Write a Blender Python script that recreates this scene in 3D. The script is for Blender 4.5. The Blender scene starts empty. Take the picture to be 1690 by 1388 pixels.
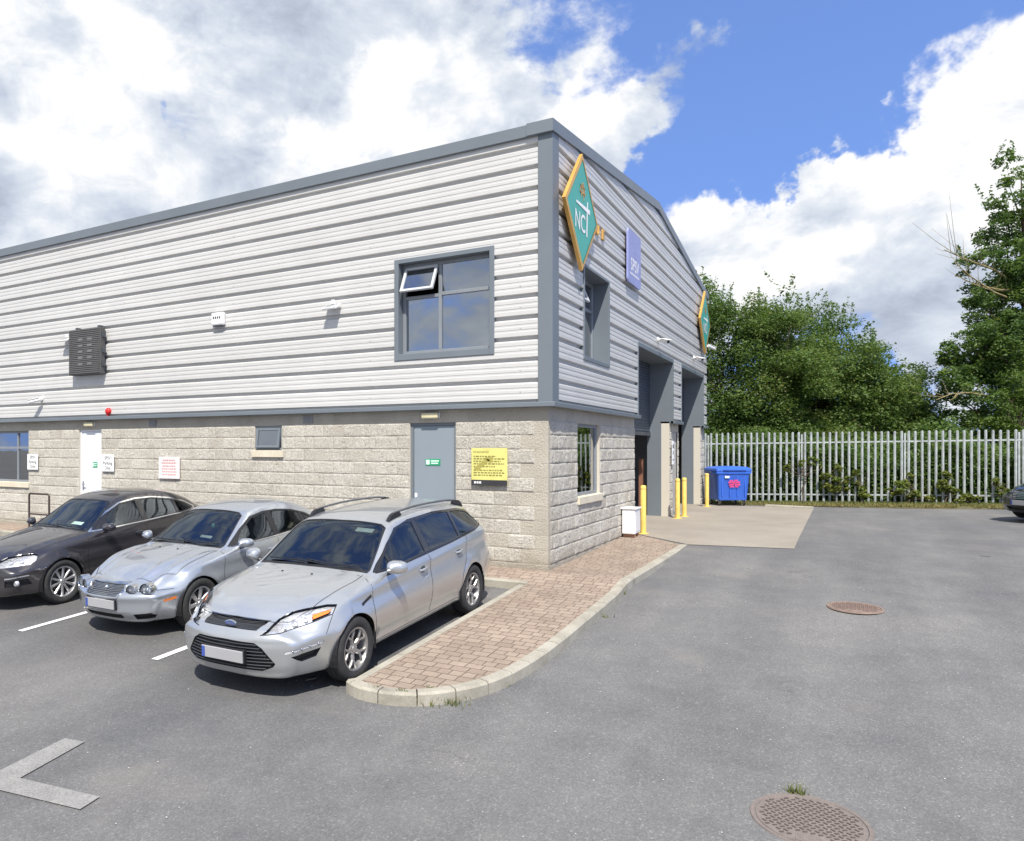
import bpy, bmesh, math, random
import numpy as np
from mathutils import Vector, Matrix
from mathutils.bvhtree import BVHTree
random.seed(7)
SC = bpy.context.scene
COL = SC.collection
R_ = math.radians

# ------------------------------------------------------------------ camera
F_PX, CX, HY = 1256.0, 600.0, 739.0            # focal length, principal column and horizon row of the 1690 x 1388 photograph
FW = Vector((-793.0, 1256.0, 0)).normalized(); RT = Vector((FW.y, -FW.x, 0))
CAM = Vector((3.884, -11.528, 1.9106))
cd = bpy.data.cameras.new('camera'); cam = bpy.data.objects.new('camera', cd); COL.objects.link(cam)
cam.location = CAM
cam.rotation_euler = (R_(90), 0, math.atan2(-FW.x, FW.y))
cd.sensor_width = 36; cd.lens = F_PX / 1690 * 36
cd.shift_x = (845 - CX) / 1690; cd.shift_y = (HY - 694) / 1690
cd.clip_end = 3000; cd.clip_start = .05
SC.camera = cam

# ------------------------------------------------------------------ light
SUN = Vector((.345, -.66, 1)).normalized()
sl = bpy.data.lights.new('sun', 'SUN'); sl.energy = 4.6; sl.angle = R_(.6); sl.color = (1, .945, .86)
so = bpy.data.objects.new('sun', sl); COL.objects.link(so)
so.rotation_euler = SUN.to_track_quat('Z', 'Y').to_euler(); so.location = (10, -20, 30)
SC.view_settings.view_transform = 'Standard'; SC.view_settings.look = 'None'
SC.view_settings.exposure = 0.52; SC.view_settings.gamma = 1

def world():
    w = bpy.data.worlds.new('World'); SC.world = w; w.use_nodes = True
    nt = w.node_tree; nt.nodes.clear(); N = nt.nodes.new; L = nt.links.new
    def val(x): return x
    def m(op, a, b=None, c=None, clamp=False):
        n = N('ShaderNodeMath'); n.operation = op; n.use_clamp = clamp
        for i, x in enumerate((a, b, c)):
            if x is None: continue
            if isinstance(x, (int, float)): n.inputs[i].default_value = x
            else: L(x, n.inputs[i])
        return n.outputs[0]
    tc = N('ShaderNodeTexCoord'); D = tc.outputs['Generated']
    sky = N('ShaderNodeTexSky'); sky.sky_type = 'NISHITA'; sky.sun_disc = False
    sky.sun_elevation = math.asin(SUN.z); sky.sun_rotation = math.atan2(SUN.x, SUN.y)
    sky.air_density = 1.0; sky.dust_density = .4; sky.ozone_density = 2.2
    wn = N('ShaderNodeTexNoise'); wn.inputs['Scale'].default_value = 5.5; wn.inputs['Detail'].default_value = 6; wn.inputs['Roughness'].default_value = .6; L(D, wn.inputs['Vector'])
    wm = N('ShaderNodeVectorMath'); wm.operation = 'MULTIPLY_ADD'; L(wn.outputs['Color'], wm.inputs[0]); wm.inputs[1].default_value = (.34, .34, .30); wm.inputs[2].default_value = (-.17, -.17, -.15)
    wa = N('ShaderNodeVectorMath'); wa.operation = 'ADD'; L(D, wa.inputs[0]); L(wm.outputs[0], wa.inputs[1])
    wz = N('ShaderNodeVectorMath'); wz.operation = 'NORMALIZE'; L(wa.outputs[0], wz.inputs[0]); DW = wz.outputs[0]
    def vdir(u, v):
        d = FW + RT * ((u - CX) / F_PX) + Vector((0, 0, 1)) * ((HY - v) / F_PX); return d.normalized()
    def blob(u, v, r1, r2, wgt):
        d = vdir(u, v)
        dp = N('ShaderNodeVectorMath'); dp.operation = 'DOT_PRODUCT'; L(DW, dp.inputs[0]); dp.inputs[1].default_value = d
        mr = N('ShaderNodeMapRange'); mr.interpolation_type = 'SMOOTHSTEP'
        L(dp.outputs['Value'], mr.inputs[0])
        mr.inputs[1].default_value = math.cos(R_(r2)); mr.inputs[2].default_value = math.cos(R_(r1))
        mr.inputs[3].default_value = 0; mr.inputs[4].default_value = wgt
        return mr.outputs[0]
    def far_blob(d, r1, r2, wgt):
        dp = N('ShaderNodeVectorMath'); dp.operation = 'DOT_PRODUCT'; L(D, dp.inputs[0]); dp.inputs[1].default_value = Vector(d).normalized()
        mr = N('ShaderNodeMapRange'); mr.interpolation_type = 'SMOOTHSTEP'; L(dp.outputs['Value'], mr.inputs[0])
        mr.inputs[1].default_value = math.cos(R_(r2)); mr.inputs[2].default_value = math.cos(R_(r1)); mr.inputs[3].default_value = 0; mr.inputs[4].default_value = wgt; return mr.outputs[0]
    def total(bl, start):
        acc = None
        for b in bl:
            o = blob(*b); acc = m('ADD', o, acc if acc is not None else start)
        return acc
    def noise(vec, scale, detail, rough=.55, dist=0.0):
        n = N('ShaderNodeTexNoise'); n.inputs['Scale'].default_value = scale; n.inputs['Detail'].default_value = detail
        n.inputs['Roughness'].default_value = rough; n.inputs['Distortion'].default_value = dist
        L(vec, n.inputs['Vector']); return n.outputs['Fac']
    mp = N('ShaderNodeMapping'); mp.inputs['Scale'].default_value = (1, 1, 1.7); mp.inputs['Location'].default_value = (3.1, 1.7, .4); L(D, mp.inputs[0])
    off = N('ShaderNodeVectorMath'); off.operation = 'ADD'; L(mp.outputs[0], off.inputs[0]); off.inputs[1].default_value = (.012, -.02, .085)
    n0 = noise(mp.outputs[0], 3.6, 14, .60, .35); nb = noise(mp.outputs[0], 11.0, 12, .62, .4); n2 = noise(off.outputs[0], 3.6, 8, .56, .35)
    n1 = m('ADD', m('MULTIPLY', n0, .62), m('MULTIPLY', nb, .38))
    cover = total([
        (150, 60, 10, 34, .22), (420, 230, 6, 24, .12), (720, 120, 5, 17, .12), (600, -200, 10, 40, .08), (150, 330, 4, 18, .10),
        (960, 190, 3, 7.5, .18), (1090, 150, .5, 4.5, .16), (1010, 225, 1, 4.5, .15), (1180, 148, .6, 4.0, .26),
        (1500, 150, 3, 9.0, .24), (1660, 170, 4, 10, .22), (1400, 290, 4, 10, .18), (1600, 350, 4, 12, .16), (1280, 260, 1.5, 4.5, .13),
        (1230, 400, 2, 6.5, .34), (1420, 415, 4, 9, .30), (1150, 398, 1.5, 4.5, .30), (1570, 440, 3, 8, .15), (1330, 330, 2, 6, .16), (1570, 560, 2, 5, .08), (1450, 590, 2, 6, -.14),
        (1120, 310, 2, 6.0, -.30), (1300, 120, 2, 6.0, -.26), (1190, 40, 3, 10, -.20), (1500, -20, 4, 10, -.34), (1660, -20, 3, 9, -.36), (1380, 90, 2, 6, -.24), (1390, 15, .5, 4.5, .30), (1560, 40, 1, 5, -.12),
        (1120, 60, 1.5, 5.0, -.10), (1180, 240, 2, 6, -.26), (1200, 320, 1.5, 4.5, -.22), (1360, 500, 1, 5, .16),
        (320, 180, .5, 2.2, -.30), (250, 130, .4, 2.0, -.16), (600, 70, .4, 2.4, -.14), (1290, 560, 2, 6, -.16), (900, 30, 1, 6, -.12), (990, 50, 1, 6, -.20), (800, 20, 1, 5, -.08), (285, 130, .3, 1.5, -.1)], 0.0)
    cover = m('ADD', cover, m('ADD', far_blob((-.35, -1, .30), 25, 70, .24), far_blob((.6, .1, 1), 10, 60, .10)))
    dens = m('ADD', m('MULTIPLY_ADD', m('SUBTRACT', n1, .5), 1.7, .47), cover)
    a = N('ShaderNodeMapRange'); a.interpolation_type = 'SMOOTHERSTEP'; L(dens, a.inputs[0])
    a.inputs[1].default_value = .38; a.inputs[2].default_value = .70
    alpha = a.outputs[0]
    lit = m('SUBTRACT', n0, n2)
    shade_b = total([(1450, 140, 1, 6.5, .42), (1540, 125, 1, 6, .30), (1215, 395, 1, 5.5, .34), (1310, 400, 1, 4.5, .22), (1560, 385, 1, 7, .16), (1480, 400, 1, 4, .14), (690, 200, 1, 7, .38), (600, 240, 1, 7, .28), (1670, 250, 2, 6, .22),
                     (180, 250, 3, 11, .30), (120, 20, 2, 8, .22), (260, 20, 1, 6, .25), (960, 110, 1.5, 4.5, .25), (920, 190, 1, 4, .25), (1000, 150, 1, 5, .18), (480, 290, 1, 4, .3),
                     (440, 180, 3, 9, -.10), (40, 340, 4, 11, -.05), (60, 50, 1, 5, -.04), (1400, 270, 3, 7, -.08), (1440, 455, .5, 6, -.12),
                     (1300, 250, 2, 5, -.06), (1550, 570, 2, 6, -.10)], .50)
    sh = m('ADD', m('MULTIPLY', lit, 1.7), shade_b)
    sh = m('ADD', sh, m('MULTIPLY', m('SUBTRACT', nb, .5), 1.1))
    cr = N('ShaderNodeValToRGB'); L(sh, cr.inputs[0])
    e = cr.color_ramp; e.elements[0].position = .0; e.elements[0].color = (.33, .38, .47, 1)
    e.elements[1].position = .92; e.elements[1].color = (1.0, 1.0, 1.0, 1)
    x = e.elements.new(.38); x.color = (.54, .60, .71, 1)
    x = e.elements.new(.62); x.color = (.70, .755, .84, 1)
    lift = N('ShaderNodeVectorMath'); lift.operation = 'MULTIPLY_ADD'; L(D, lift.inputs[0]); lift.inputs[1].default_value = (1, 1, .8); lift.inputs[2].default_value = (0, 0, .36)
    nm = N('ShaderNodeVectorMath'); nm.operation = 'NORMALIZE'; L(lift.outputs[0], nm.inputs[0]); L(nm.outputs[0], sky.inputs[0])
    tint = N('ShaderNodeMix'); tint.data_type = 'RGBA'; tint.blend_type = 'MULTIPLY'; tint.inputs[0].default_value = 1
    L(sky.outputs[0], tint.inputs[6]); tint.inputs[7].default_value = (.98, 1.06, 1.34, 1)
    b1 = N('ShaderNodeBackground'); L(tint.outputs[2], b1.inputs[0]); b1.inputs[1].default_value = .15
    b2 = N('ShaderNodeBackground'); L(cr.outputs[0], b2.inputs[0]); b2.inputs[1].default_value = .74
    mx = N('ShaderNodeMixShader'); L(alpha, mx.inputs[0]); L(b1.outputs[0], mx.inputs[1]); L(b2.outputs[0], mx.inputs[2])
    out = N('ShaderNodeOutputWorld'); L(mx.outputs[0], out.inputs[0])
    w.cycles.sampling_method = 'MANUAL'; w.cycles.sample_map_resolution = 512
world()

# ------------------------------------------------------------------ helpers
MATS = {}
class NT:
    def __init__(s, name):
        s.mat = bpy.data.materials.new(name); s.mat.use_nodes = True
        s.nt = s.mat.node_tree; s.nt.nodes.clear(); MATS[name] = s.mat
        s.out = s.nt.nodes.new('ShaderNodeOutputMaterial'); s.b = s.nt.nodes.new('ShaderNodeBsdfPrincipled')
        s.nt.links.new(s.b.outputs[0], s.out.inputs[0])
    def n(s, t): return s.nt.nodes.new(t)
    def l(s, a, b): s.nt.links.new(a, b)
    def coord(s, kind='Object', scale=(1, 1, 1), rot=(0, 0, 0), loc=(0, 0, 0)):
        tc = s.n('ShaderNodeTexCoord'); mp = s.n('ShaderNodeMapping'); s.l(tc.outputs[kind], mp.inputs[0])
        mp.inputs['Scale'].default_value = scale; mp.inputs['Rotation'].default_value = rot; mp.inputs['Location'].default_value = loc
        return mp.outputs[0]
    def noise(s, vec, scale, detail=4, rough=.5, dist=0):
        n = s.n('ShaderNodeTexNoise'); n.inputs['Scale'].default_value = scale; n.inputs['Detail'].default_value = detail
        n.inputs['Roughness'].default_value = rough; n.inputs['Distortion'].default_value = dist
        s.l(vec, n.inputs['Vector']); return n.outputs['Fac']
    def ramp(s, fac, stops):
        r = s.n('ShaderNodeValToRGB'); s.l(fac, r.inputs[0]); e = r.color_ramp
        e.elements[0].position = stops[0][0]; e.elements[0].color = (*stops[0][1], 1)
        e.elements[1].position = stops[-1][0]; e.elements[1].color = (*stops[-1][1], 1)
        for p, c in stops[1:-1]: e.elements.new(p).color = (*c, 1)
        return r.outputs[0]
    def mix(s, fac, a, b, mode='MIX'):
        m = s.n('ShaderNodeMix'); m.data_type = 'RGBA'; m.blend_type = mode
        for i, x in ((0, fac), (6, a), (7, b)):
            if isinstance(x, (int, float)): m.inputs[i].default_value = x
            elif isinstance(x, tuple): m.inputs[i].default_value = (*x, 1)
            else: s.l(x, m.inputs[i])
        return m.outputs[2]
    def math(s, op, a, b=None, c=None):
        n = s.n('ShaderNodeMath'); n.operation = op
        for i, x in enumerate((a, b, c)):
            if x is None: continue
            if isinstance(x, (int, float)): n.inputs[i].default_value = x
            else: s.l(x, n.inputs[i])
        return n.outputs[0]
    def color(s, c):
        if isinstance(c, tuple): s.b.inputs['Base Color'].default_value = (*c, 1)
        else: s.l(c, s.b.inputs['Base Color'])
    def bump(s, h, strength=.5, dist=.01):
        b = s.n('ShaderNodeBump'); b.inputs['Strength'].default_value = strength; b.inputs['Distance'].default_value = dist
        s.l(h, b.inputs['Height']); s.l(b.outputs[0], s.b.inputs['Normal'])
    def set(s, **k):
        for a, v in k.items(): s.b.inputs[a.replace('_', ' ')].default_value = v
        return s

def simple(name, col, rough=.5, metal=0.0, var=.12, vscale=3.0, coat=0.0, bump=0.0, bscale=40):
    m = NT(name); v = m.coord()
    f = m.noise(v, vscale, 5, .6)
    lo = tuple(c * (1 - var) for c in col); hi = tuple(min(1, c * (1 + var)) for c in col)
    m.color(m.ramp(f, [(.3, lo), (.7, hi)])); m.set(Roughness=rough, Metallic=metal, Coat_Weight=coat)
    if bump: m.bump(m.noise(v, bscale, 4), bump, .005)
    return m.mat

class MB:
    def __init__(s): s.v = []; s.f = []; s.m = []; s.cur = 0
    def add(s, vs, fs):
        o = len(s.v); s.v += [tuple(p) for p in vs]; s.f += [tuple(i + o for i in f) for f in fs]; s.m += [s.cur] * len(fs); return s
    def box(s, x0, x1, y0, y1, z0, z1, M=None):
        if x0 > x1: x0, x1 = x1, x0
        if y0 > y1: y0, y1 = y1, y0
        if z0 > z1: z0, z1 = z1, z0
        vs = [(x, y, z) for x in (x0, x1) for y in (y0, y1) for z in (z0, z1)]
        if M: vs = [M @ Vector(p) for p in vs]
        return s.add(vs, [(0, 1, 3, 2), (4, 6, 7, 5), (0, 4, 5, 1), (2, 3, 7, 6), (0, 2, 6, 4), (1, 5, 7, 3)])
    def tube(s, pts, r, n=8, caps=True):
        pts = [Vector(p) for p in pts]; rs = r if isinstance(r, (list, tuple)) else [r] * len(pts)
        vs = []; prev = None
        for i, p in enumerate(pts):
            t = (pts[min(i + 1, len(pts) - 1)] - pts[max(i - 1, 0)])
            t = t.normalized() if t.length > 1e-9 else Vector((0, 0, 1))
            if prev is None: a = t.orthogonal().normalized()
            else: a = (prev - t * prev.dot(t)).normalized() if (prev - t * prev.dot(t)).length > 1e-6 else t.orthogonal().normalized()
            prev = a; b = t.cross(a)
            vs += [p + (a * math.cos(k * 2 * math.pi / n) + b * math.sin(k * 2 * math.pi / n)) * rs[i] for k in range(n)]
        fs = [(i * n + k, i * n + (k + 1) % n, (i + 1) * n + (k + 1) % n, (i + 1) * n + k) for i in range(len(pts) - 1) for k in range(n)]
        if caps: fs += [tuple(range(n))[::-1], tuple((len(pts) - 1) * n + k for k in range(n))]
        return s.add(vs, fs)
    def prism(s, poly, f0, f1):                      # poly 2d -> f0(p), f1(p) 3d
        n = len(poly); vs = [f0(p) for p in poly] + [f1(p) for p in poly]
        return s.add(vs, [tuple(range(n))[::-1], tuple(range(n, 2 * n))] + [(i, (i + 1) % n, n + (i + 1) % n, n + i) for i in range(n)])
    def lathe(s, prof, n=32, M=None, close=False):   # prof (r, h) about local Z
        vs = []; 
        for r, h in prof:
            for k in range(n):
                a = 2 * math.pi * k / n; vs.append(Vector((r * math.cos(a), r * math.sin(a), h)))
        if M: vs = [M @ p for p in vs]
        P = len(prof); rng = range(P if close else P - 1)
        fs = [(i * n + k, i * n + (k + 1) % n, ((i + 1) % P) * n + (k + 1) % n, ((i + 1) % P) * n + k) for i in rng for k in range(n)]
        return s.add(vs, fs)
    def sphere(s, c, r, nu=16, nv=10, sq=(1, 1, 1)):
        vs = []; c = Vector(c)
        for j in range(nv + 1):
            t = math.pi * j / nv
            for i in range(nu):
                a = 2 * math.pi * i / nu; vs.append((c.x + r * sq[0] * math.sin(t) * math.cos(a), c.y + r * sq[1] * math.sin(t) * math.sin(a), c.z + r * sq[2] * math.cos(t)))
        return s.add(vs, [(j * nu + i, j * nu + (i + 1) % nu, (j + 1) * nu + (i + 1) % nu, (j + 1) * nu + i) for j in range(nv) for i in range(nu)])
    def build(s, name, mat, parent=None, bevel=0.0, smooth=False, seg=1, angle=40, **k):
        me = bpy.data.meshes.new(name); me.from_pydata(s.v, [], s.f)
        mats = mat if isinstance(mat, (list, tuple)) else [mat]
        for mm in mats: me.materials.append(mm)
        if len(mats) > 1: me.polygons.foreach_set('material_index', s.m)
        bm = bmesh.new(); bm.from_mesh(me)
        bmesh.ops.recalc_face_normals(bm, faces=bm.faces)
        if bevel: bmesh.ops.bevel(bm, geom=[e for e in bm.edges if len(e.link_faces) == 2 and e.calc_face_angle(0) > .5], offset=bevel, segments=seg, affect='EDGES', profile=.5)
        bm.to_mesh(me); bm.free()
        if smooth: me.shade_smooth(); me.set_sharp_from_angle(angle=R_(angle))
        return link(name, me, parent, **k)

def link(name, me, parent=None, label=None, cat=None, group=None, kind=None, loc=None):
    o = bpy.data.objects.new(name, me); COL.objects.link(o)
    if parent: o.parent = parent
    tag(o, label, cat, group, kind)
    if loc: o.location = loc
    return o
def tag(o, label=None, cat=None, group=None, kind=None):
    if label: o['label'] = label
    if cat: o['category'] = cat
    if group: o['group'] = group
    if kind: o['kind'] = kind
    return o
def thing(name, label, cat, loc=(0, 0, 0), rz=0.0, group=None):
    o = bpy.data.objects.new(name, None); COL.objects.link(o); o.location = loc; o.rotation_euler = (0, 0, rz); o.empty_display_size = .2
    return tag(o, label, cat, group)
def dup(root, loc, rz=None, label=None):
    r = root.copy(); COL.objects.link(r); r.location = loc
    if rz is not None: r.rotation_euler = (0, 0, rz)
    if label: r['label'] = label
    def rec(a, b):
        for ch in a.children:
            c = ch.copy(); COL.objects.link(c); c.parent = b; rec(ch, c)
    rec(root, r)
    return r
def text_into(mb, txt, size, fn, sx=1.0, spacing=1.0, depth=0.0):
    """adds the outline of a text as flat faces through fn(x, y) -> 3d point, centred"""
    cu = bpy.data.curves.new('t', 'FONT'); cu.body = txt; cu.size = size; cu.align_x = 'CENTER'; cu.align_y = 'CENTER'; cu.space_character = spacing
    cu.resolution_u = 3; cu.offset = 0.012 * size
    o = bpy.data.objects.new('t', cu); COL.objects.link(o)
    dg = bpy.context.evaluated_depsgraph_get(); dg.update(); me = o.evaluated_get(dg).to_mesh()
    vs = [fn(v.co.x * sx, v.co.y) for v in me.vertices]; fs = [tuple(p.vertices) for p in me.polygons]
    o.evaluated_get(dg).to_mesh_clear(); bpy.data.objects.remove(o); bpy.data.curves.remove(cu)
    mb.add(vs, fs)
def fnoise(x, y, seed=0, octaves=5, base=1.0, gain=.55):
    """numpy value noise"""
    rs = np.random.RandomState(seed); tab = rs.rand(256, 256); out = np.zeros_like(x); amp = 1.0; tot = 0; fr = base
    for _ in range(octaves):
        X = x * fr; Y = y * fr; xi = np.floor(X).astype(int); yi = np.floor(Y).astype(int); fx = X - xi; fy = Y - yi
        fx = fx * fx * (3 - 2 * fx); fy = fy * fy * (3 - 2 * fy)
        g = lambda a, b: tab[a % 256, b % 256]
        out += amp * ((g(xi, yi) * (1 - fx) + g(xi + 1, yi) * fx) * (1 - fy) + (g(xi, yi + 1) * (1 - fx) + g(xi + 1, yi + 1) * fx) * fy)
        tot += amp; amp *= gain; fr *= 2.03
    return out / tot
def sstep(a, b, x):
    t = np.clip((np.asarray(x, float) - a) / (b - a), 0, 1); return t * t * (3 - 2 * t)

def T(x, y):                                       # top of the paving
    y = np.asarray(y, float); x = np.asarray(x, float)
    slope = -.10 + .055 * (y + .9)
    flat = .10 * sstep(0, 6.5, y)
    k = sstep(-.9, 0, y)
    return slope * (1 - k) + flat * k
def Rd(x, y):                                      # the tarmac
    k = sstep(1.0, 3.9, y)
    rise = .019 * np.maximum(0, np.asarray(x, float) - 3.5) * sstep(3, 14, y)
    return T(x, y) - .115 * (1 - k) - .004 * k + rise

# ------------------------------------------------------------------ materials of the setting
def mat_tarmac():
    m = NT('tarmac'); v = m.coord()
    big = m.noise(v, .35, 5, .6); mid = m.noise(v, 2.2, 5, .65)
    vo = m.n('ShaderNodeTexVoronoi'); vo.inputs['Scale'].default_value = 85; m.l(v, vo.inputs['Vector'])
    fine = m.noise(v, 190, 3, .8)
    chip = m.ramp(vo.outputs['Color'], [(.05, (.078, .078, .077)), (.55, (.156, .155, .153)), (.82, (.236, .234, .228)), (1, (.50, .49, .47))])
    c = m.mix(.62, chip, m.ramp(fine, [(.3, (.105, .105, .104)), (.7, (.224, .222, .217))]))
    c = m.mix(1.0, c, m.ramp(big, [(.3, (.80, .81, .84)), (.7, (1.12, 1.10, 1.07))]), 'MULTIPLY')
    c = m.mix(1.0, c, m.ramp(mid, [(.25, (.86, .86, .88)), (.75, (1.10, 1.10, 1.09))]), 'MULTIPLY')
    blot = m.noise(v, .9, 3, .4)
    c = m.mix(m.ramp(blot, [(.62, (0, 0, 0)), (.80, (.35, .35, .35))]), c, (.27, .245, .21))
    # parking bays keep a darker, less worn top
    sx = m.n('ShaderNodeSeparateXYZ'); m.l(v, sx.inputs[0])
    e = m.math('ADD', sx.outputs[0], m.math('MULTIPLY', m.math('SUBTRACT', mid, .5), 1.2))
    f1 = m.n('ShaderNodeMapRange'); f1.interpolation_type = 'SMOOTHSTEP'; m.l(e, f1.inputs[0]); f1.inputs[1].default_value = -.8; f1.inputs[2].default_value = .1; f1.inputs[3].default_value = 1; f1.inputs[4].default_value = 0
    e2 = m.math('ADD', sx.outputs[1], m.math('MULTIPLY', m.math('SUBTRACT', mid, .5), 2.0))
    f2 = m.n('ShaderNodeMapRange'); f2.interpolation_type = 'SMOOTHSTEP'; m.l(e2, f2.inputs[0]); f2.inputs[1].default_value = -6.6; f2.inputs[2].default_value = -5.0
    c = m.mix(m.math('MULTIPLY', f1.outputs[0], f2.outputs[0]), c, m.mix(1.0, c, (.70, .70, .71), 'MULTIPLY'))
    ov = m.n('ShaderNodeTexVoronoi'); ov.inputs['Scale'].default_value = .8; ov.inputs['Randomness'].default_value = 1
    ow = m.n('ShaderNodeTexNoise'); ow.inputs['Scale'].default_value = 6; ow.inputs['Detail'].default_value = 4; m.l(v, ow.inputs['Vector'])
    oa = m.n('ShaderNodeVectorMath'); oa.operation = 'MULTIPLY_ADD'; m.l(ow.outputs['Color'], oa.inputs[0]); oa.inputs[1].default_value = (.16, .16, 0); m.l(v, oa.inputs[2]); m.l(oa.outputs[0], ov.inputs['Vector'])
    sepo = m.n('ShaderNodeSeparateColor'); m.l(ov.outputs['Color'], sepo.inputs[0])
    rad = m.math('MULTIPLY', m.math('GREATER_THAN', sepo.outputs[0], .55), m.math('MULTIPLY', sepo.outputs[1], .075))
    c = m.mix(m.math('MULTIPLY', m.math('LESS_THAN', ov.outputs['Distance'], rad), .45), c, (.05, .05, .052))
    tm = m.noise(m.coord(scale=(.5, .06, 1), rot=(0, 0, .5)), 2.2, 4, .6)
    c = m.mix(1, c, m.ramp(tm, [(.35, (.88, .88, .885)), (.65, (1.07, 1.07, 1.06))]), 'MULTIPLY')
    # fine cracks and seams
    vc = m.n('ShaderNodeTexVoronoi'); vc.feature = 'DISTANCE_TO_EDGE'; vc.inputs['Scale'].default_value = .23
    dv = m.n('ShaderNodeVectorMath'); dv.operation = 'ADD'; m.l(v, dv.inputs[0])
    nz = m.n('ShaderNodeTexNoise'); nz.inputs['Scale'].default_value = 1.7; nz.inputs['Detail'].default_value = 6; m.l(v, nz.inputs['Vector'])
    sc = m.n('ShaderNodeVectorMath'); sc.operation = 'SCALE'; m.l(nz.outputs['Color'], sc.inputs[0]); sc.inputs['Scale'].default_value = 1.3; m.l(sc.outputs[0], dv.inputs[1]); m.l(dv.outputs[0], vc.inputs['Vector'])
    c = m.mix(m.math('MULTIPLY', m.ramp(vc.outputs[0], [(0, (1, 1, 1)), (.0035, (0, 0, 0))]), m.ramp(big, [(.5, (0, 0, 0)), (.62, (.45, .45, .45))])), c, (.05, .05, .052))
    m.color(c); m.set(Roughness=.88); m.b.inputs['Specular IOR Level'].default_value = .35
    m.bump(m.math('ADD', vo.outputs['Distance'], fine), .45, .006)
    return m.mat
def mat_paving():
    m = NT('brick_paving'); v = m.coord()
    nz = m.n('ShaderNodeTexNoise'); nz.inputs['Scale'].default_value = 3.0; nz.inputs['Detail'].default_value = 3; m.l(v, nz.inputs['Vector'])
    ad = m.n('ShaderNodeVectorMath'); ad.operation = 'MULTIPLY_ADD'; m.l(nz.outputs['Color'], ad.inputs[0]); ad.inputs[1].default_value = (.035, .035, 0); m.l(v, ad.inputs[2])
    br = m.n('ShaderNodeTexBrick'); m.l(ad.outputs[0], br.inputs['Vector'])
    br.inputs['Scale'].default_value = 1; br.inputs['Brick Width'].default_value = .185; br.inputs['Row Height'].default_value = .132
    br.inputs['Mortar Size'].default_value = .0065; br.inputs['Mortar Smooth'].default_value = .4; br.inputs['Bias'].default_value = 0
    br.squash = .72; br.squash_frequency = 3; br.offset = .42
    br.inputs['Color1'].default_value = (.262, .203, .160, 1); br.inputs['Color2'].default_value = (.325, .262, .207, 1); br.inputs['Mortar'].default_value = (.115, .09, .068, 1)
    big = m.noise(v, 1.3, 4, .6); fine = m.noise(v, 60, 3, .7)
    c = m.mix(1, br.outputs['Color'], m.ramp(big, [(.3, (.86, .85, .83)), (.7, (1.15, 1.13, 1.12))]), 'MULTIPLY')
    c = m.mix(1, c, m.ramp(fine, [(.3, (.80, .80, .80)), (.7, (1.14, 1.14, 1.14))]), 'MULTIPLY')
    m.color(c); m.set(Roughness=.9)
    m.bump(m.math('ADD', m.math('MULTIPLY', br.outputs['Fac'], -1.0), m.math('MULTIPLY', fine, .3)), .7, .008)
    return m.mat
def mat_concrete(name, lo, hi, scale=1.5, bump=.3, stain=.25):
    m = NT(name); v = m.coord(); a = m.noise(v, scale, 6, .65); b = m.noise(v, 45, 4, .7)
    c = m.ramp(a, [(.28, lo), (.72, hi)])
    c = m.mix(1, c, m.ramp(b, [(.25, (.82, .82, .82)), (.75, (1.12, 1.12, 1.12))]), 'MULTIPLY')
    s = m.noise(v, scale * .5, 5, .7, 1.5)
    c = m.mix(m.ramp(s, [(.55, (0, 0, 0)), (.75, (stain,) * 3)]), c, tuple(x * .55 for x in lo))
    m.color(c); m.set(Roughness=.9); m.bump(b, bump, .005); return m.mat
def mat_block():
    m = NT('split_face_block'); v = m.coord()
    at = m.n('ShaderNodeAttribute'); at.attribute_name = 'dress'       # r smooth dressed block, g joint
    sep = m.n('ShaderNodeSeparateColor'); m.l(at.outputs['Color'], sep.inputs[0])
    a = m.noise(v, 2.2, 5, .6); b = m.noise(v, 30, 5, .75); k = m.noise(v, 55, 4, .8)
    rough = m.ramp(b, [(.30, (.26, .24, .20)), (.42, (.54, .51, .445)), (.58, (.68, .65, .575)), (.74, (.80, .785, .73))])
    rough = m.mix(m.ramp(k, [(.30, (.85, .85, .85)), (.41, (0, 0, 0))]), rough, (.15, .135, .115))
    dress = m.ramp(k, [(.3, (.50, .46, .385)), (.7, (.60, .56, .475))])
    c = m.mix(sep.outputs[0], rough, dress)
    c = m.mix(sep.outputs[2], c, m.mix(1, c, (.80, .79, .78), 'MULTIPLY'))
    c = m.mix(m.math('MULTIPLY', sep.outputs[1], .7), c, (.46, .425, .35))
    c = m.mix(1, c, m.ramp(a, [(.3, (.90, .89, .87)), (.7, (1.08, 1.08, 1.08))]), 'MULTIPLY')
    sx = m.n('ShaderNodeSeparateXYZ'); m.l(v, sx.inputs[0]); e = m.math('ADD', sx.outputs[2], m.math('MULTIPLY', m.math('SUBTRACT', m.noise(v, 3.5, 5, .7), .5), .55))
    fz_ = m.n('ShaderNodeMapRange'); fz_.interpolation_type = 'SMOOTHSTEP'; m.l(e, fz_.inputs[0]); fz_.inputs[1].default_value = .02; fz_.inputs[2].default_value = .26; fz_.inputs[3].default_value = .5; fz_.inputs[4].default_value = 0
    c = m.mix(fz_.outputs[0], c, (.27, .235, .175))
    m.color(c); m.set(Roughness=.93); m.bump(m.math('ADD', m.math('MULTIPLY', b, 1.8), k), 1.0, .018); return m.mat
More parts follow.
